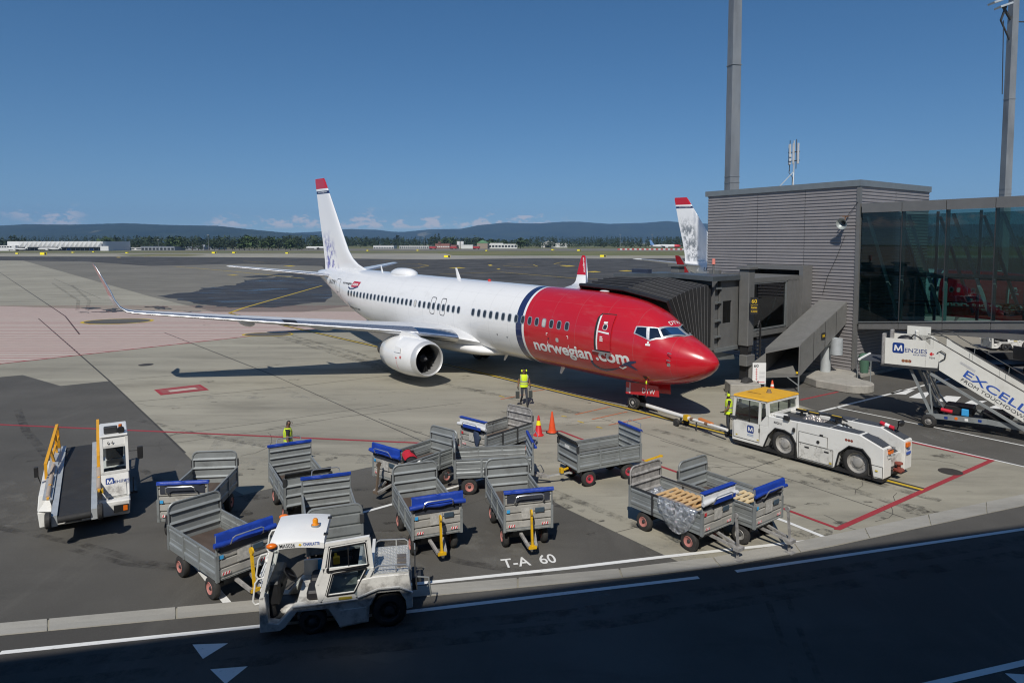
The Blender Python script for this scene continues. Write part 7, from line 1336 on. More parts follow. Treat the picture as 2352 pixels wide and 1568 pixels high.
# ------------------------------------------------------------------ people
def skinmesh(name, verts, edges, radii, root, m, par, sub=2):
    me = bpy.data.meshes.new(name); me.from_pydata([tuple(v) for v in verts], edges, [])
    o = bpy.data.objects.new(name, me); COL.objects.link(o)
    sk = o.modifiers.new('skin', 'SKIN'); sk.use_smooth_shade = True; sk.branch_smoothing = .4
    for i, r in enumerate(radii): me.skin_vertices[0].data[i].radius = r if isinstance(r, tuple) else (r, r)
    me.skin_vertices[0].data[root].use_root = True
    ss = o.modifiers.new('subsurf', 'SUBSURF'); ss.levels = sub; ss.render_levels = sub
    dg = bpy.context.evaluated_depsgraph_get(); dg.update(); nm = bpy.data.meshes.new_from_object(o.evaluated_get(dg)); bpy.data.objects.remove(o)
    nm.name = name; nm.materials.clear()
    for mm in m: nm.materials.append(mm)
    return nm
def person(label, x, y, rz, J_, skin=SKIN_D, hair=True, muffs=True, gloves=True, hunch=0.):
    "J_: joints in metres, the figure faces +x, left is +y"
    t = thing('person', label, 'person', (x, y, 0), rz, 'ground staff in hi-vis vests')
    names = ['pelvis', 'belly', 'chest', 'neck', 'headbase', 'head', 'crown', 'shL', 'elL', 'wrL', 'haL', 'shR', 'elR', 'wrR', 'haR', 'hpL', 'knL', 'anL', 'toL', 'hpR', 'knR', 'anR', 'toR']
    rad = dict(pelvis=(.15, .115), belly=(.14, .105), chest=(.165, .115), neck=.058, headbase=(.07, .075), head=(.082, .098), crown=(.06, .075), sh=.065, el=.045, wr=.032, ha=.034, hp=.088, kn=.058, an=.045, to=.036)
    ed = [('pelvis', 'belly'), ('belly', 'chest'), ('chest', 'neck'), ('neck', 'headbase'), ('headbase', 'head'), ('head', 'crown')]
    for s in 'LR': ed += [('chest', 'sh' + s), ('sh' + s, 'el' + s), ('el' + s, 'wr' + s), ('wr' + s, 'ha' + s), ('pelvis', 'hp' + s), ('hp' + s, 'kn' + s), ('kn' + s, 'an' + s), ('an' + s, 'to' + s)]
    idx = {n: i for i, n in enumerate(names)}
    P_ = [V(J_[n]) for n in names]; rr = [rad.get(n, rad.get(n[:2])) for n in names]
    me = skinmesh('body', P_, [(idx[a], idx[b_]) for a, b_ in ed], rr, 0, [skin, SHIRT, CLOTH, BOOT, BLK, HAIR], t)
    hp = V(J_['head']); nk = V(J_['neck']); zt_ = V(J_['pelvis']).z + .06
    def near(p, a, b_):
        ab = b_ - a; q = max(0, min(1, (p - a).dot(ab) / ab.dot(ab))); return (p - a - ab * q).length, q
    for f in me.polygons:
        c = f.center; best = min(((near(c, V(J_[a]), V(J_[b_])), a, b_) for a, b_ in ed), key=lambda q: q[0][0]); (d, q), a, b_ = best
        k = b_[:2]
        if b_ in ('headbase', 'head', 'crown'): mi = 5 if (c.z > hp.z + .045 or (c.x < hp.x - .035 and c.z > hp.z - .06)) and hair else 0
        elif b_ in ('belly', 'chest', 'neck'): mi = 0 if b_ == 'neck' and q > .7 else 1
        elif k in ('sh',): mi = 1
        elif k == 'el': mi = 1 if q < .55 else 0
        elif k == 'wr': mi = 0
        elif k == 'ha': mi = 4 if gloves else 0
        elif k in ('hp', 'kn'): mi = 2
        elif k == 'an': mi = 2 if q < .85 else 3
        else: mi = 3
        f.material_index = mi
    me.shade_smooth(); body = place('body', me, t)
    # nose, ears, eyes
    f = MB(); f.loft([[hp + V((.088, dy, .01 - .0)) for dy in (-.008, .008)] + [hp + V((.088, .008, .02)), hp + V((.088, -.008, .02))], [hp + V((.118, dy, -.03)) for dy in (-.016, .016)] + [hp + V((.095, .016, -.035)), hp + V((.095, -.016, -.035))]])
    for s in (-1, 1): f.ell(hp + V((-.005, s * .085, -.005)), (.025, .012, .035), 8, 6)
    f.build('face_features', skin, body)
    MB().box(hp.x + .088, hp.x + .105, hp.y - .06, hp.y + .06, hp.z + .005, hp.z + .035).build('glasses', BLK, body, bevel=.006)
    MB().box(hp.x + .086, hp.x + .096, hp.y - .025, hp.y + .025, hp.z - .062, hp.z - .052).build('mouth', mat('lips', (.18, .07, .06), .6), body)
    if muffs:
        mf = MB()
        for s in (-1, 1): mf.lathe(hp + V((0, s * .085, 0)), (0, s, 0), [(0, .055), (.02, .062), (.045, .055), (.055, .03)], 14)
        mf.build('ear_muff', HIVIS, body); MB().tube([hp + V((-.01, .105 * math.cos(R(a)), .02 + .125 * math.sin(R(a)))) for a in range(0, 181, 15)], .009, 6).build('muff_band', BLK, body)
    # five fingers a hand
    for s in 'LR':
        h = V(J_['ha' + s]); w = V(J_['wr' + s]); d = (h - w).normalized(); sd_ = 1 if s == 'L' else -1; fm = BLK if gloves else skin; fg = MB()
        for k in range(4):
            b_ = h + V((.024 - .016 * k, 0, 0)) + d * .012; L_ = (.055, .06, .055, .042)[k]; fg.tube([b_, b_ + d * L_ * .5 + V((0, -sd_ * .012, 0)), b_ + d * L_ * .75 + V((0, -sd_ * .03, 0)), b_ + d * L_ * .6 + V((0, -sd_ * .042, .004))], [.0095, .009, .0085, .007], 6)
        fg.tube([h + V((.028, -sd_ * .008, .01)) - d * .02, h + V((.05, -sd_ * .016, 0)) + d * .005, h + V((.05, -sd_ * .028, 0)) + d * .03], [.011, .0095, .008], 6); fg.build('finger', fm, body)
    # vest
    pe, be, ch, ne = (V(J_[n]) for n in ('pelvis', 'belly', 'chest', 'neck'))
    secs = [(pe + V((0, 0, -.06)), .20, .15), (pe + V((0, 0, .06)), .19, .145), (be, .182, .14), (be.lerp(ch, .6), .19, .145), (ch + V((0, 0, .02)), .215, .145), (ch + V((0, 0, .10)), .205, .12), (ne + V((0, 0, -.015)), .12, .085)]
    vest = MB().loft([[c + V((b_ * math.cos(a), w_ * math.sin(a), 0)) for a in [2 * math.pi * i / 24 for i in range(24)]] for c, w_, b_ in secs], cap=False).build('vest', HIVIS, t, smooth=1.5)
    def band(q0, q1, g=.006):
        pts = []
        for c0, c1 in ((q0, q1),):
            for c in (c0, c1):
                i = min(int(c), len(secs) - 2); f_ = c - i; a, b_ = secs[i], secs[i + 1]; pts.append((a[0].lerp(b_[0], f_), a[1] + (b_[1] - a[1]) * f_ + g, a[2] + (b_[2] - a[2]) * f_ + g))
        return [[c + V((b_ * math.cos(a), w_ * math.sin(a), 0)) for a in [2 * math.pi * i / 24 for i in range(24)]] for c, w_, b_ in pts]
    for q0, q1 in ((1.1, 1.45), (2.1, 2.6)): MB().loft(band(q0, q1), cap=False).build('reflective_band', REFL, vest, smooth=1.5)
    for s in (-1, 1):
        for fx in (1, -1):
            pts = []
            for q in (2.6, 3., 3.5, 4., 4.5, 5., 5.6):
                i = min(int(q), 5); f_ = q - i; a, b_ = secs[i], secs[i + 1]; c = a[0].lerp(b_[0], f_); w_ = a[1] + (b_[1] - a[1]) * f_; bb = a[2] + (b_[2] - a[2]) * f_; ang_ = R(50); pts.append(c + V((fx * (bb + .008) * math.cos(ang_), s * (w_ + .008) * math.sin(ang_), 0)))
            mb = MB()
            for a, b_ in zip(pts, pts[1:]): mb.bar(a, b_, .045, .006, up=(1, 0, 0))
            mb.build('reflective_strap', REFL, vest, smooth=0)
    mb = MB(); c = ch + V((.13, 0, .02)); mb.add([ne + V((.075, .07, 0)), ne + V((.075, -.07, 0)), ch + V((.151, 0, -.06))], [(0, 1, 2)]); mb.build('collar_opening', SHIRT, vest, smooth=0)
    return t
STAND = dict(pelvis=(0, 0, .95), belly=(.0, 0, 1.10), chest=(.0, 0, 1.33), neck=(.0, 0, 1.50), headbase=(.012, 0, 1.56), head=(.025, 0, 1.645), crown=(.015, 0, 1.715), shL=(0, .19, 1.42), elL=(-.02, .26, 1.14), wrL=(.06, .27, .90), haL=(.085, .265, .82), shR=(0, -.19, 1.42), elR=(-.02, -.26, 1.14), wrR=(.06, -.27, .90), haR=(.085, -.265, .82),
             hpL=(0, .09, .88), knL=(.02, .1, .49), anL=(-.02, .1, .09), toL=(.14, .115, .04), hpR=(0, -.09, .88), knR=(.02, -.1, .49), anR=(-.02, -.1, .09), toR=(.14, -.115, .04))
walk = dict(STAND); walk.update(knL=(.2, .09, .5), anL=(.28, .09, .09), toL=(.43, .1, .05), knR=(.03, -.09, .47), anR=(-.27, -.1, .15), toR=(-.15, -.11, .04), elL=(-.02, .25, 1.15), wrL=(.02, .29, .91), haL=(.02, .295, .83), elR=(.0, -.25, 1.15), wrR=(.03, -.29, .91), haR=(.03, -.295, .83))
pw = G(1203.5, 931); wk = person('man in hi-vis vest and ear muffs walking with two wheel chocks', pw.x, pw.y, R(-78), walk)
for s, hx_, hy, lab in ((1, .02, .31, 'dark wheel chock in the left hand of the walking man'), (-1, .03, -.31, 'dark wheel chock in the right hand of the walking man')):
    o_ = wk.matrix_basis @ V((hx_, hy, 0)); c_ = thing('wheel_chock', lab, 'wheel chock', (o_.x, o_.y, .36), R(-78), 'wheel chocks carried by the walking man')
    MB().prism([(-.09, 0), (.09, 0), (.085, .33), (-.085, .33)], (-.045, 0, 0), (0, 1, 0), (0, 0, 1), (.09, 0, 0)).build('rubber_block', mat('dark chock rubber', (.05, .055, .052), .8), c_, smooth=0, bevel=.01); MB().tube([(0, -.05, .33), (0, -.04, .40), (0, 0, .425), (0, .04, .40), (0, .05, .33)], .008, 6).build('handle', STEEL, c_)
sq = dict(STAND); sq.update(head=(.04, 0, 1.64))
person('man in hi-vis vest standing behind the cart, only head and shoulders showing', -8.0, 21.95, R(20), sq, muffs=False)
st2 = dict(STAND); st2.update(elL=(.05, .25, 1.15), wrL=(.2, .2, 1.0), haL=(.27, .18, .97))
person('man in hi-vis vest and ear muffs standing in front of the tug cab', 7.86, 26.1, R(170), st2)
# ------------------------------------------------------------------ cones
def cone(label, x, y, h, m, band=None, base=None, r=.155):
    t = thing('traffic_cone', label, 'traffic cone', (x, y, 0), 0, 'traffic cones on the apron')
    MB().lathe((0, 0, 0), (0, 0, 1), [(0, r * 1.35), (.03, r * 1.35), (.04, r * 1.1), (.06, r), (h * .97, r * .22), (h, r * .16)], 24).build('cone_body', m, t, smooth=.5)
    if base: MB().prism([(r * 1.7 * math.cos(R(a)), r * 1.7 * math.sin(R(a))) for a in range(22, 382, 45)], (0, 0, .002), (1, 0, 0), (0, 1, 0), (0, 0, .03)).build('foot', base, t, smooth=0)
    for z0, z1, bm_ in band or (): 
        rr = lambda z: r + (r * .22 - r) * (z - .06) / (h * .97 - .06) + .003
        MB().lathe((0, 0, 0), (0, 0, 1), [(z0, rr(z0)), (z1, rr(z1))], 24, cap=False).build('band', bm_, t)
    return t
p = G(1237, 1001); cone('red traffic cone with yellow band', p.x, p.y + .1, .80, CONE_R, [(.42, .60, CONE_Y)], None)
p = G(1268, 993); cone('plain orange traffic cone on black foot', p.x, p.y, .86, CONE_O, None, BLK)
cone('small orange and white cone behind the tug roof', 12.15, 33.2, .75, CONE_O, [(.25, .36, WPRINT), (.46, .56, WPRINT)], CONE_O)
HAZE_D = 6.5e-5
# ------------------------------------------------------------------ far side of the airfield
def FP(px, d, py=None): return ((px - CPX) / FPX * d, d)
def Zat(py, d): return CAM_H + (559 - py) / FPX * d
FW = mat('far white wall', (.62, .62, .60), .6, var=.05); FG = mat('far grey wall', (.28, .30, .32), .6, var=.08); FGB = mat('far blue grey wall', (.22, .26, .33), .6); FR_ = mat('far red wall', (.24, .11, .09), .7); FGR = mat('far green roof', (.12, .26, .13), .6); FD = mat('far dark window', (.03, .035, .04), .3); FBLU = mat('far blue door', (.03, .10, .3), .5); FBR = mat('far brown wall', (.28, .22, .17), .7)
def bld(label, x0, x1, ytop, ybase, m, roof=None, wins=0, depth=22, d=None, winm=None, wz=(.3, .72), extra=None):
    d = d or CAM_H * FPX / (ybase - 559.0); X0, X1 = FP(x0, d)[0], FP(x1, d)[0]; h = max(2., Zat(ytop, d)); w = X1 - X0
    t = thing('far_building', label, 'building', ((X0 + X1) / 2, d, 0), 0, 'buildings across the airfield')
    MB().box(-w / 2, w / 2, 0, depth, -.05, h).build('wall', m, t, smooth=0)
    MB().box(-w / 2 - .3, w / 2 + .3, -.3, depth + .3, h, h + .35).build('roof', roof or m, t, smooth=0)
    for k in range(wins):
        xw = w / wins; MB().box(-w / 2 + xw * (k + .15), -w / 2 + xw * (k + .85), -.15, -.02, h * wz[0], h * wz[1]).build('window', winm or FD, t, smooth=0)
    if extra: extra(t, w, h, depth)
    return t
# zigzag hangar at the far left
d = 660.; X0, X1 = FP(12, d)[0], FP(232, d)[0]
hg = thing('hangar', 'long white hangar with zigzag folded front at the far left', 'hangar', (X0, d, 0), 0); w = X1 - X0; h = 9.0
MB().box(0, w, 4, 50, 0, h + .2).build('wall', FW, hg, smooth=0)
for k in range(18):
    x0 = w * (.14 + .86 * k / 18); x1 = w * (.14 + .86 * (k + 1) / 18); xm_ = (x0 + x1) / 2
    MB().add([(x0, 2, 3.6), (xm_, -1.5, 3.6), (x1, 2, 3.6), (x0, 2, h), (xm_, .5, h + .5 * (k % 6 == 3)), (x1, 2, h)], [(0, 1, 4, 3), (1, 2, 5, 4), (0, 2, 1), (3, 4, 5)]).build('folded_panel', FW, hg, smooth=0)
    MB().box(x0 + .3, x1 - .3, 3.85, 3.98, .3, 2.8).build('door', FD if k % 5 else FBLU, hg, smooth=0)
MB().box(0, w, .5, 4, 2.9, 3.5).build('canopy', FD, hg, smooth=0); MB().box(-9, w * .14, -3, 3.8, 0, 5.2).build('annex', FW, hg, smooth=0); MB().box(w, w + 8, 0, 8, 0, 4.6).build('annex', FW, hg, smooth=0)
for k in range(7): MB().box(-8 + k * 2.6, -6.2 + k * 2.6, -3.1, -3.02, 3.2, 4.3).build('window', FD, hg, smooth=0)
bld('small white hut left of the blue grey workshop', 298, 327, 570, 575.5, FW, wins=2)
bld('blue grey workshop with row of dark doors', 325, 402, 567.5, 575.6, FG, FGB, 9, wz=(.1, .7))
bld('low grey building with a raised slanted block at its right end', 420, 470, 568, 574.5, FG, FGB, 3, extra=lambda t, w, h, dp: MB().prism([(-.1 * w, h + .35), (.5 * w, h + 2.6), (.5 * w, h + .35)], (0, 2, 0), (1, 0, 0), (0, 0, 1), (0, 10, 0)).build('slanted_block', FG, t, smooth=0))
bld('long low grey shed right of the slanted building', 470, 502, 571, 574.3, FG, FGB, 4)
bld('white shed with small tower far behind the tail fin', 772, 786, 561, 570, FW, FGR)
bld('white wide building with dark ground floor, first right of the tail', 858, 905, 565, 572, FW, FG, 8, wz=(.1, .45))
bld('long white low block with dark bays', 918, 985, 566, 571.8, FW, FW, 14, wz=(.15, .7))
def twr(t, w, h, dp): MB().box(-w * .28, -w * .12, -1, 5, h, h + 3.2).build('tower', FR_, t, smooth=0); MB().box(-w * .3, -w * .1, -1.3, 5.3, h + 1.6, h + 2.6).build('tower_glass', FD, t, smooth=0)
bld('red brick fire station with a little lookout tower', 1000, 1033, 560.5, 571.8, FR_, FR_, 8, extra=twr, winm=FW, wz=(.25, .5))
bld('small red building right of the fire station', 1036, 1049, 564, 571.8, FR_, FR_, 3)
for k, x_ in enumerate((1053.5, 1062)):
    dd = 940.; tk_ = thing('storage_tank', ('left', 'right')[k] + ' one of two white storage tanks across the airfield', 'tank', (FP(x_, dd)[0], dd, 0)); MB().cyl((0, 0, 0), (0, 0, 10), 2.4, n=20).build('shell', FW, tk_)
bld('white gabled shed next to the storage tanks', 1060, 1086, 563.5, 571.8, FW, FW, 0)
bld('brown hall with big green roof', 1096, 1120, 559, 571.8, FBR, FGR, 0, extra=lambda t, w, h, dp: MB().prism([(-w * .55, h), (w * .55, h), (0, h + 4.2)], (0, -.4, 0), (1, 0, 0), (0, 0, 1), (0, 20, 0)).build('green_roof', FGR, t, smooth=0))
bld('long white warehouse with stepped roof', 1122, 1188, 561.5, 571.5, FW, FW, 9, extra=lambda t, w, h, dp: MB().box(-w * .45, -w * .0, 6, 20, h, h + 1.4).build('upper_storey', FW, t, smooth=0))
bld('big white hangar in front of the long forest', 1243, 1303, 559.5, 569.5, FW, FW, 0, extra=lambda t, w, h, dp: (MB().prism([(-w * .5, h), (w * .1, h), (-w * .2, h + 4.)], (0, -.3, 0), (1, 0, 0), (0, 0, 1), (0, 22, 0)).build('gable', FW, t, smooth=0), MB().box(-w * .35, -w * .1, -.4, -.1, .2, h * .7).build('door', FD, t, smooth=0)))
# red fire engines
for k, (x_, lab) in enumerate(((1020.5, 'leftmost of the three red fire engines across the airfield'), (1068, 'middle one of the three red fire engines, darker and lower'), (1120, 'rightmost of the three red fire engines, before the brown hall'))):
    d = CAM_H * FPX / (573.5 - 559); t = thing('fire_engine', lab, 'fire engine', (FP(x_ - 26, d)[0], d, 0), .1 * k, 'fire engines across the airfield')
    MB().box(-4, 4.5, -1.3, 1.3, 1.0, 3.6).build('body', mat('fire engine red', (.34, .04, .045), .5), t, bevel=.2); MB().box(3.0, 4.55, -1.32, 1.32, 2.2, 3.2).build('cab_glass', FD, t); MB().box(-3.8, 2.5, -1, 1, 3.6, 3.9).build('roof_gear', FG, t)
    for x2 in (-3, -1.4, 2.8): MB().cyl((x2, -1.35, .7), (x2, 1.35, .7), .7, n=14).build('wheel', TYRE, t)
# yellow taxiway signs and small white ones
for k, (x_, y_, s) in enumerate(((1027, 592.5, 1.), (40, 584.5, .8), (100, 586.5, 1.3), (168, 581.5, .7), (215, 580, .7), (292, 582.5, .7), (492, 583, 1.), (538, 582.5, .9), (960, 576.5, .8), (1118, 577, .8), (1270, 575.5, 1.), (1330, 577, 1.1), (845, 577, .8), (1595, 591.5, 1.2), (660, 583.6, .8), (1385, 591.5, 1.))):
    q = G(x_, y_); t = thing('taxiway_sign', 'low yellow taxiway sign with black symbols far out on the airfield', 'sign', (q.x, q.y, 0), 0, 'yellow taxiway signs far out on the airfield')
    MB().box(-1.6 * s, 1.6 * s, -.15, .15, .3, 1.35 * s).build('panel', CONE_Y, t, smooth=0); MB().box(.5 * s, 1.5 * s, -.17, -.15, .35, 1.3 * s).build('black_field', BLK, t, smooth=0); MB().box(-1.2 * s, -1.1 * s, -.05, .05, 0, .3).box(1.1 * s, 1.2 * s, -.05, .05, 0, .3).build('leg', STEEL_D, t, smooth=0)
# red and white runway barrier
for nm_, xa, xb, yb in (('long red and white barrier in front of the far airliner', 1418, 1572, 574.5), ('short striped red and white barrier at the left of the slanted building', 442, 457, 574)):
    d = CAM_H * FPX / (yb - 559); t = thing('runway_barrier', nm_, 'barrier', (FP(xa, d)[0], d, 0)); w = FP(xb, d)[0] - FP(xa, d)[0]; n_ = 28 if xb - xa > 50 else 5
    for k in range(n_): MB().box(w * k / n_, w * (k + .97) / n_, -.3, .3, 0, 1.3 if n_ > 9 else 2.2).build('barrier_block', FW if k % 2 else mat('barrier red', (.5, .05, .05), .6), t, smooth=0)
# small distant aeroplanes
def smallplane(label, x, y, rz, L_, nose, tailm, grp='distant parked aeroplanes'):
    t = thing('distant_airliner', label, 'airliner', (x, y, 0), rz, grp); r = L_ * .05; zc = r * 1.85
    MB().lathe((0, 0, zc), (1, 0, 0), [(L_ * .5, .02), (L_ * .485, r * .4), (L_ * .45, r * .8), (L_ * .38, r), (L_ * .3, r)], 16, cap=False).build('nose', nose, t, smooth=.9)
    MB().lathe((0, 0, zc), (1, 0, 0), [(L_ * .3, r), (-L_ * .2, r), (-L_ * .4, r * .6), (-L_ * .5, r * .15)], 16).build('fuselage', FW, t, smooth=.9)
    for s in (-1, 1):
        MB().loft([[V((x_, s * y_, zc - .4 * r + dz + y_ * .08)) for x_, dz in ((a, 0), ((a + b_) / 2, .12 * c), (b_, 0), ((a + b_) / 2, -.12 * c))] for y_, a, b_, c in ((.5 * r, L_ * .1, -L_ * .1, 3), (L_ * .22, -L_ * .02, -L_ * .10, 2), (L_ * .45, -L_ * .12, -L_ * .155, 1))]).build('wing', FG, t, smooth=0)
        MB().loft([[V((x_, s * y_, zc + .3 * r)) for x_ in (a, b_)] + [V((b_, s * y_, zc + .3 * r + .2)), V((a, s * y_, zc + .3 * r + .2))] for y_, a, b_ in ((.2, -L_ * .38, -L_ * .47), (L_ * .18, -L_ * .45, -L_ * .49))]).build('tailplane', FG, t, smooth=0)
        MB().cyl((L_ * .1, s * L_ * .14, zc - r * .9), (-L_ * .0, s * L_ * .14, zc - r * .8), r * .5, r * .4, n=14).build('engine', FW, t)
    MB().loft([[V((x_, y_, z)) for x_, y_ in ((a, 0), ((a + b_) / 2, .15), (b_, 0), ((a + b_) / 2, -.15))] for z, a, b_ in ((zc + r * .7, -L_ * .34, -L_ * .47), (zc + L_ * .2, -L_ * .46, -L_ * .51))]).build('tail_fin', tailm, t, smooth=0)
    for x_, y_ in ((L_ * .38, 0), (-L_ * .02, r), (-L_ * .02, -r)): MB().cyl((x_, y_, 0), (x_, y_, zc), .2, n=8).build('gear', STEEL_D, t)
    return t
dfar = CAM_H * FPX / (572.2 - 559); smallplane('small distant airliner with red nose and blue tail across the runway', FP(1527, dfar)[0], dfar, R(-12), 40, mat('far red nose', (.5, .02, .03), .4), mat('far blue tail', (.12, .25, .5), .4))
d2 = CAM_H * FPX / (577 - 559); smallplane('small white jet parked in front of the zigzag hangar', FP(116, d2)[0], d2, R(190), 21, FW, FW); smallplane('tiny white jet parked left of the jet at the zigzag hangar', FP(42, d2)[0], d2, R(185), 19, FW, FW)
smallplane('small white airliner glimpsed left of the tail fin', FP(775, 760)[0] - 22, 760, R(185), 26, FW, FGR)
# ------------------------------------------------------------------ trees
LEAF_C = mat('conifer foliage', (.030, .050, .024), .9, var=.45, vscale=.15); LEAF_D = mat('broadleaf foliage', (.052, .085, .028), .9, var=.45, vscale=.2); BARK = mat('bark', (.07, .055, .04), .9)
rng = np.random.default_rng(4)
def crown_pts(kind, h, r, n):
    "triangles of leaf clumps spread through a crown"
    tri = []
    for _ in range(n):
        if kind == 'c':
            q = rng.random() ** .8; z = h * (.12 + .88 * q); rad = r * (1 - q) ** .85 * (.55 + .45 * rng.random()) * (1 + .25 * math.sin(q * 30)); s = r * .34 * (1.15 - q * .75)
        else:
            th = math.acos(1 - 2 * rng.random()); rr = (.55 + .45 * rng.random()); z = h * (.58 - .42 * math.cos(th) * rr); rad = r * math.sin(th) * rr * (.85 + .3 * math.sin(7 * th)); s = r * .30
        a = rng.random() * 6.283; c = np.array([rad * math.cos(a), rad * math.sin(a), z]); e = rng.normal(size=(3, 3)) * s * .8; e[:, 2] *= .75; tri.append(c + e)
    return np.array(tri)
def mesh_tris(name, T, m):
    me = bpy.data.meshes.new(name); n = len(T) * 3; me.vertices.add(n); me.vertices.foreach_set('co', T.reshape(-1).astype(np.float32)); me.loops.add(n); me.loops.foreach_set('vertex_index', np.arange(n, dtype=np.int32)); me.polygons.add(len(T)); me.polygons.foreach_set('loop_start', np.arange(0, n, 3, dtype=np.int32)); me.update(calc_edges=True); me.materials.append(m); return me
PROTO = [mesh_tris('crown', crown_pts('c', 1, .22, 170), LEAF_C) for _ in range(4)] + [mesh_tris('crown', crown_pts('b', 1, .42, 200), LEAF_D) for _ in range(4)]
TRUNK = MB().cyl((0, 0, 0), (0, 0, .55), .03, .012, n=7).build('trunk', BARK); trunk_me = TRUNK.data; bpy.data.objects.remove(TRUNK)
random.seed(21)
def tree(px, d, h, kind, label, wid=1.):
    t = thing('conifer_tree' if kind == 'c' else 'broadleaf_tree', label, 'tree', (FP(px, d)[0], d, 0), random.uniform(0, 6), 'trees along the far side of the airfield')
    k = random.randrange(4) + (0 if kind == 'c' else 4); c = place('crown', PROTO[k], t); c.scale = (h * wid, h * wid, h); tr = place('trunk', trunk_me, t); tr.scale = (h, h, h)
for px, d, h, kind, wid in [(1195.5, 900, 15, 'b', 1.15), (1010, 1010, 17, 'c', 1.3), (1000, 1010, 21, 'c', 1.1), (1008, 1010, 22, 'c', 1.2), (977, 1010, 17, 'c', 1.), (1104, 1000, 15, 'b', 1.2), (1110, 920, 10, 'b', 1.), (1128, 1000, 14, 'b', 1.3), (1040, 1000, 16, 'b', 1.2), (1022, 1000, 14, 'b', 1.2), (1160, 1000, 12, 'b', 1.2)] + [(250 + i * 13.5 + random.uniform(-5, 5), 720, random.uniform(10, 16), random.choice('ccb'), random.uniform(.9, 1.3)) for i in range(34)]:
    tree(px, d, h, kind, {'c': 'dark pointed conifer in the tree line behind the airfield buildings', 'b': 'rounder mid green tree in the tree line behind the airfield buildings'}[kind] if px != 1195.5 else 'big round green tree standing alone right of the white warehouse', wid)
# the forest belt behind reads as one mass
def belt(name, label, spans):
    Ts = []
    for x0, x1, d, h0, h1, n, kinds in spans:
        for _ in range(n):
            px = random.uniform(x0, x1); dd = d * random.uniform(1, 1.09); h = random.uniform(h0, h1); k = random.choice(kinds); T = crown_pts(k, h, h * (.2 if k == 'c' else .38) * random.uniform(.9, 1.3), 46); T[:, :, 0] += FP(px, dd)[0]; T[:, :, 1] += dd; Ts.append(T)
    o_ = place(name, mesh_tris(name, np.concatenate(Ts), LEAF_C)); return tag(o_, label, 'forest', kind='stuff')
belt('forest', 'dark forest belt behind the far airfield buildings', [(-300, 60, 800, 11, 17, 170, 'ccb'), (40, 260, 830, 12, 18, 130, 'cc'), (230, 760, 800, 11, 17, 420, 'ccb'), (760, 1110, 1150, 12, 20, 300, 'ccb'), (1090, 1220, 1150, 9, 15, 90, 'cb'), (1215, 1700, 1050, 15, 19, 460, 'cc'), (1700, 3300, 900, 12, 19, 500, 'ccb')])
# light masts far out
for px, d, h in ((480, 700, 26), (1424, 850, 30), (1497, 850, 30), (365, 700, 18), (975, 850, 26)):
    t = thing('far_light_mast', 'thin light mast far across the airfield', 'light mast', (FP(px, d)[0], d, 0), 0, 'thin far light masts'); MB().cyl((0, 0, 0), (0, 0, h * .6), .2, .12, n=6).build('shaft', STEEL, t); MB().box(-1.2, 1.2, -.2, .2, h * .6, h * .6 + .5).build('lamp_head', STEEL, t)
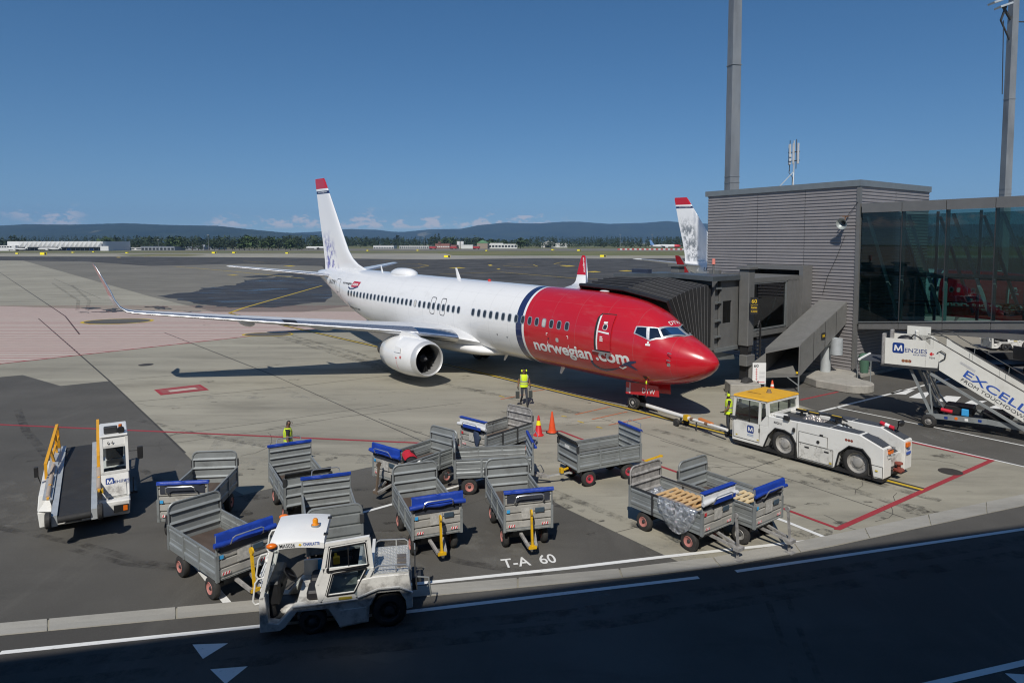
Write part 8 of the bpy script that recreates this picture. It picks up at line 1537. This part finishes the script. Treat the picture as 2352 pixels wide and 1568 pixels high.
# ------------------------------------------------------------------ hills
def hill(name, prof, d, depth, m, seed):
    n = 420; k_ = 46; x0, x1 = prof[0][0], prof[-1][0]; px = np.linspace(x0, x1, n); top = np.interp(px, [p[0] for p in prof], [p[1] for p in prof]); vs = []
    for j in range(k_):
        f = j / (k_ - 1); dd = d + depth * f
        for i in range(n):
            X = (px[i] - CPX) / FPX * dd; zt_ = CAM_H + (559 - top[i]) / FPX * (d + depth * .62)
            prof_ = (math.sin(min(1, f / .62) * math.pi / 2) ** 1.15) if f < .62 else 1 - .35 * ((f - .62) / .38) ** 2
            nz = mnoise.fractal(V((X / 900 + seed, dd / 900, 0)), 1., 2.1, 5) * zt_ * .10 * math.sin(math.pi * min(1, f / .62)) + mnoise.noise(V((px[i] / 9 + seed, f * 20, 0))) * 3.0
            vs.append((X, dd, zt_ * prof_ + nz - 3 * (1 - f)))
    fs = [(j * n + i, j * n + i + 1, (j + 1) * n + i + 1, (j + 1) * n + i) for j in range(k_ - 1) for i in range(n - 1)]
    me = bpy.data.meshes.new(name); me.from_pydata(vs, [], fs); me.materials.append(m); me.shade_smooth(); o_ = place(name, me); o_['kind'] = 'structure'; return o_
m, nt, b, o = newmat('forested hillside'); v = coords(nt, False)
c = mixc_(nt, mrange(nt, noise(nt, v, .0035, 8, .65), .35, .65), (.014, .026, .018), (.034, .048, .028))
cl = mth(nt, 'MULTIPLY', mrange(nt, noise(nt, coords(nt, False, (1, .35, 1)), .0011, 3, .5), .655, .67), mrange(nt, noise(nt, v, .02, 4), .3, .5)); c = mixc_(nt, cl, c, (.20, .18, .12))
c = mixc_(nt, mrange(nt, noise(nt, v, .05, 5, .8), .35, .65, .45, 0), c, (.010, .018, .010)); nt.links.new(c, b.inputs['Base Color']); b.inputs['Roughness'].default_value = 1; b.inputs['Specular IOR Level'].default_value = 0; HILLM = m
hill('near_hill', [(-900, 520), (-300, 517), (0, 520), (60, 516.5), (170, 517), (290, 514), (420, 519), (500, 520.5), (560, 527), (650, 535), (735, 541), (860, 548), (1000, 552), (1150, 556), (1300, 560)], 5200, 3000, HILLM, 3)
hill('far_hill', [(300, 545), (560, 541), (690, 535), (735, 533), (800, 527), (870, 529), (900, 533), (930, 533.5), (990, 528), (1060, 527), (1100, 519), (1160, 513), (1200, 514.5), (1240, 514.5), (1290, 511.5), (1330, 511), (1400, 516.5), (1480, 513), (1530, 509), (1560, 512), (1625, 516), (1800, 520), (2400, 515), (3400, 524)], 8200, 4200, HILLM, 11)
# ------------------------------------------------------------------ air
mh = bpy.data.materials.new('haze'); mh.use_nodes = True; nt = mh.node_tree; nt.nodes.clear(); o = nt.nodes.new('ShaderNodeOutputMaterial'); pv = nt.nodes.new('ShaderNodeVolumePrincipled')
pv.inputs['Color'].default_value = (.36, .62, 1, 1); pv.inputs['Density'].default_value = HAZE_D; pv.inputs['Anisotropy'].default_value = .0; nt.links.new(pv.outputs[0], o.inputs['Volume'])
hz_ = MB().box(-14500, 14500, -390, 13800, -40, 620).build('haze', mh, smooth=0); hz_['kind'] = 'stuff'
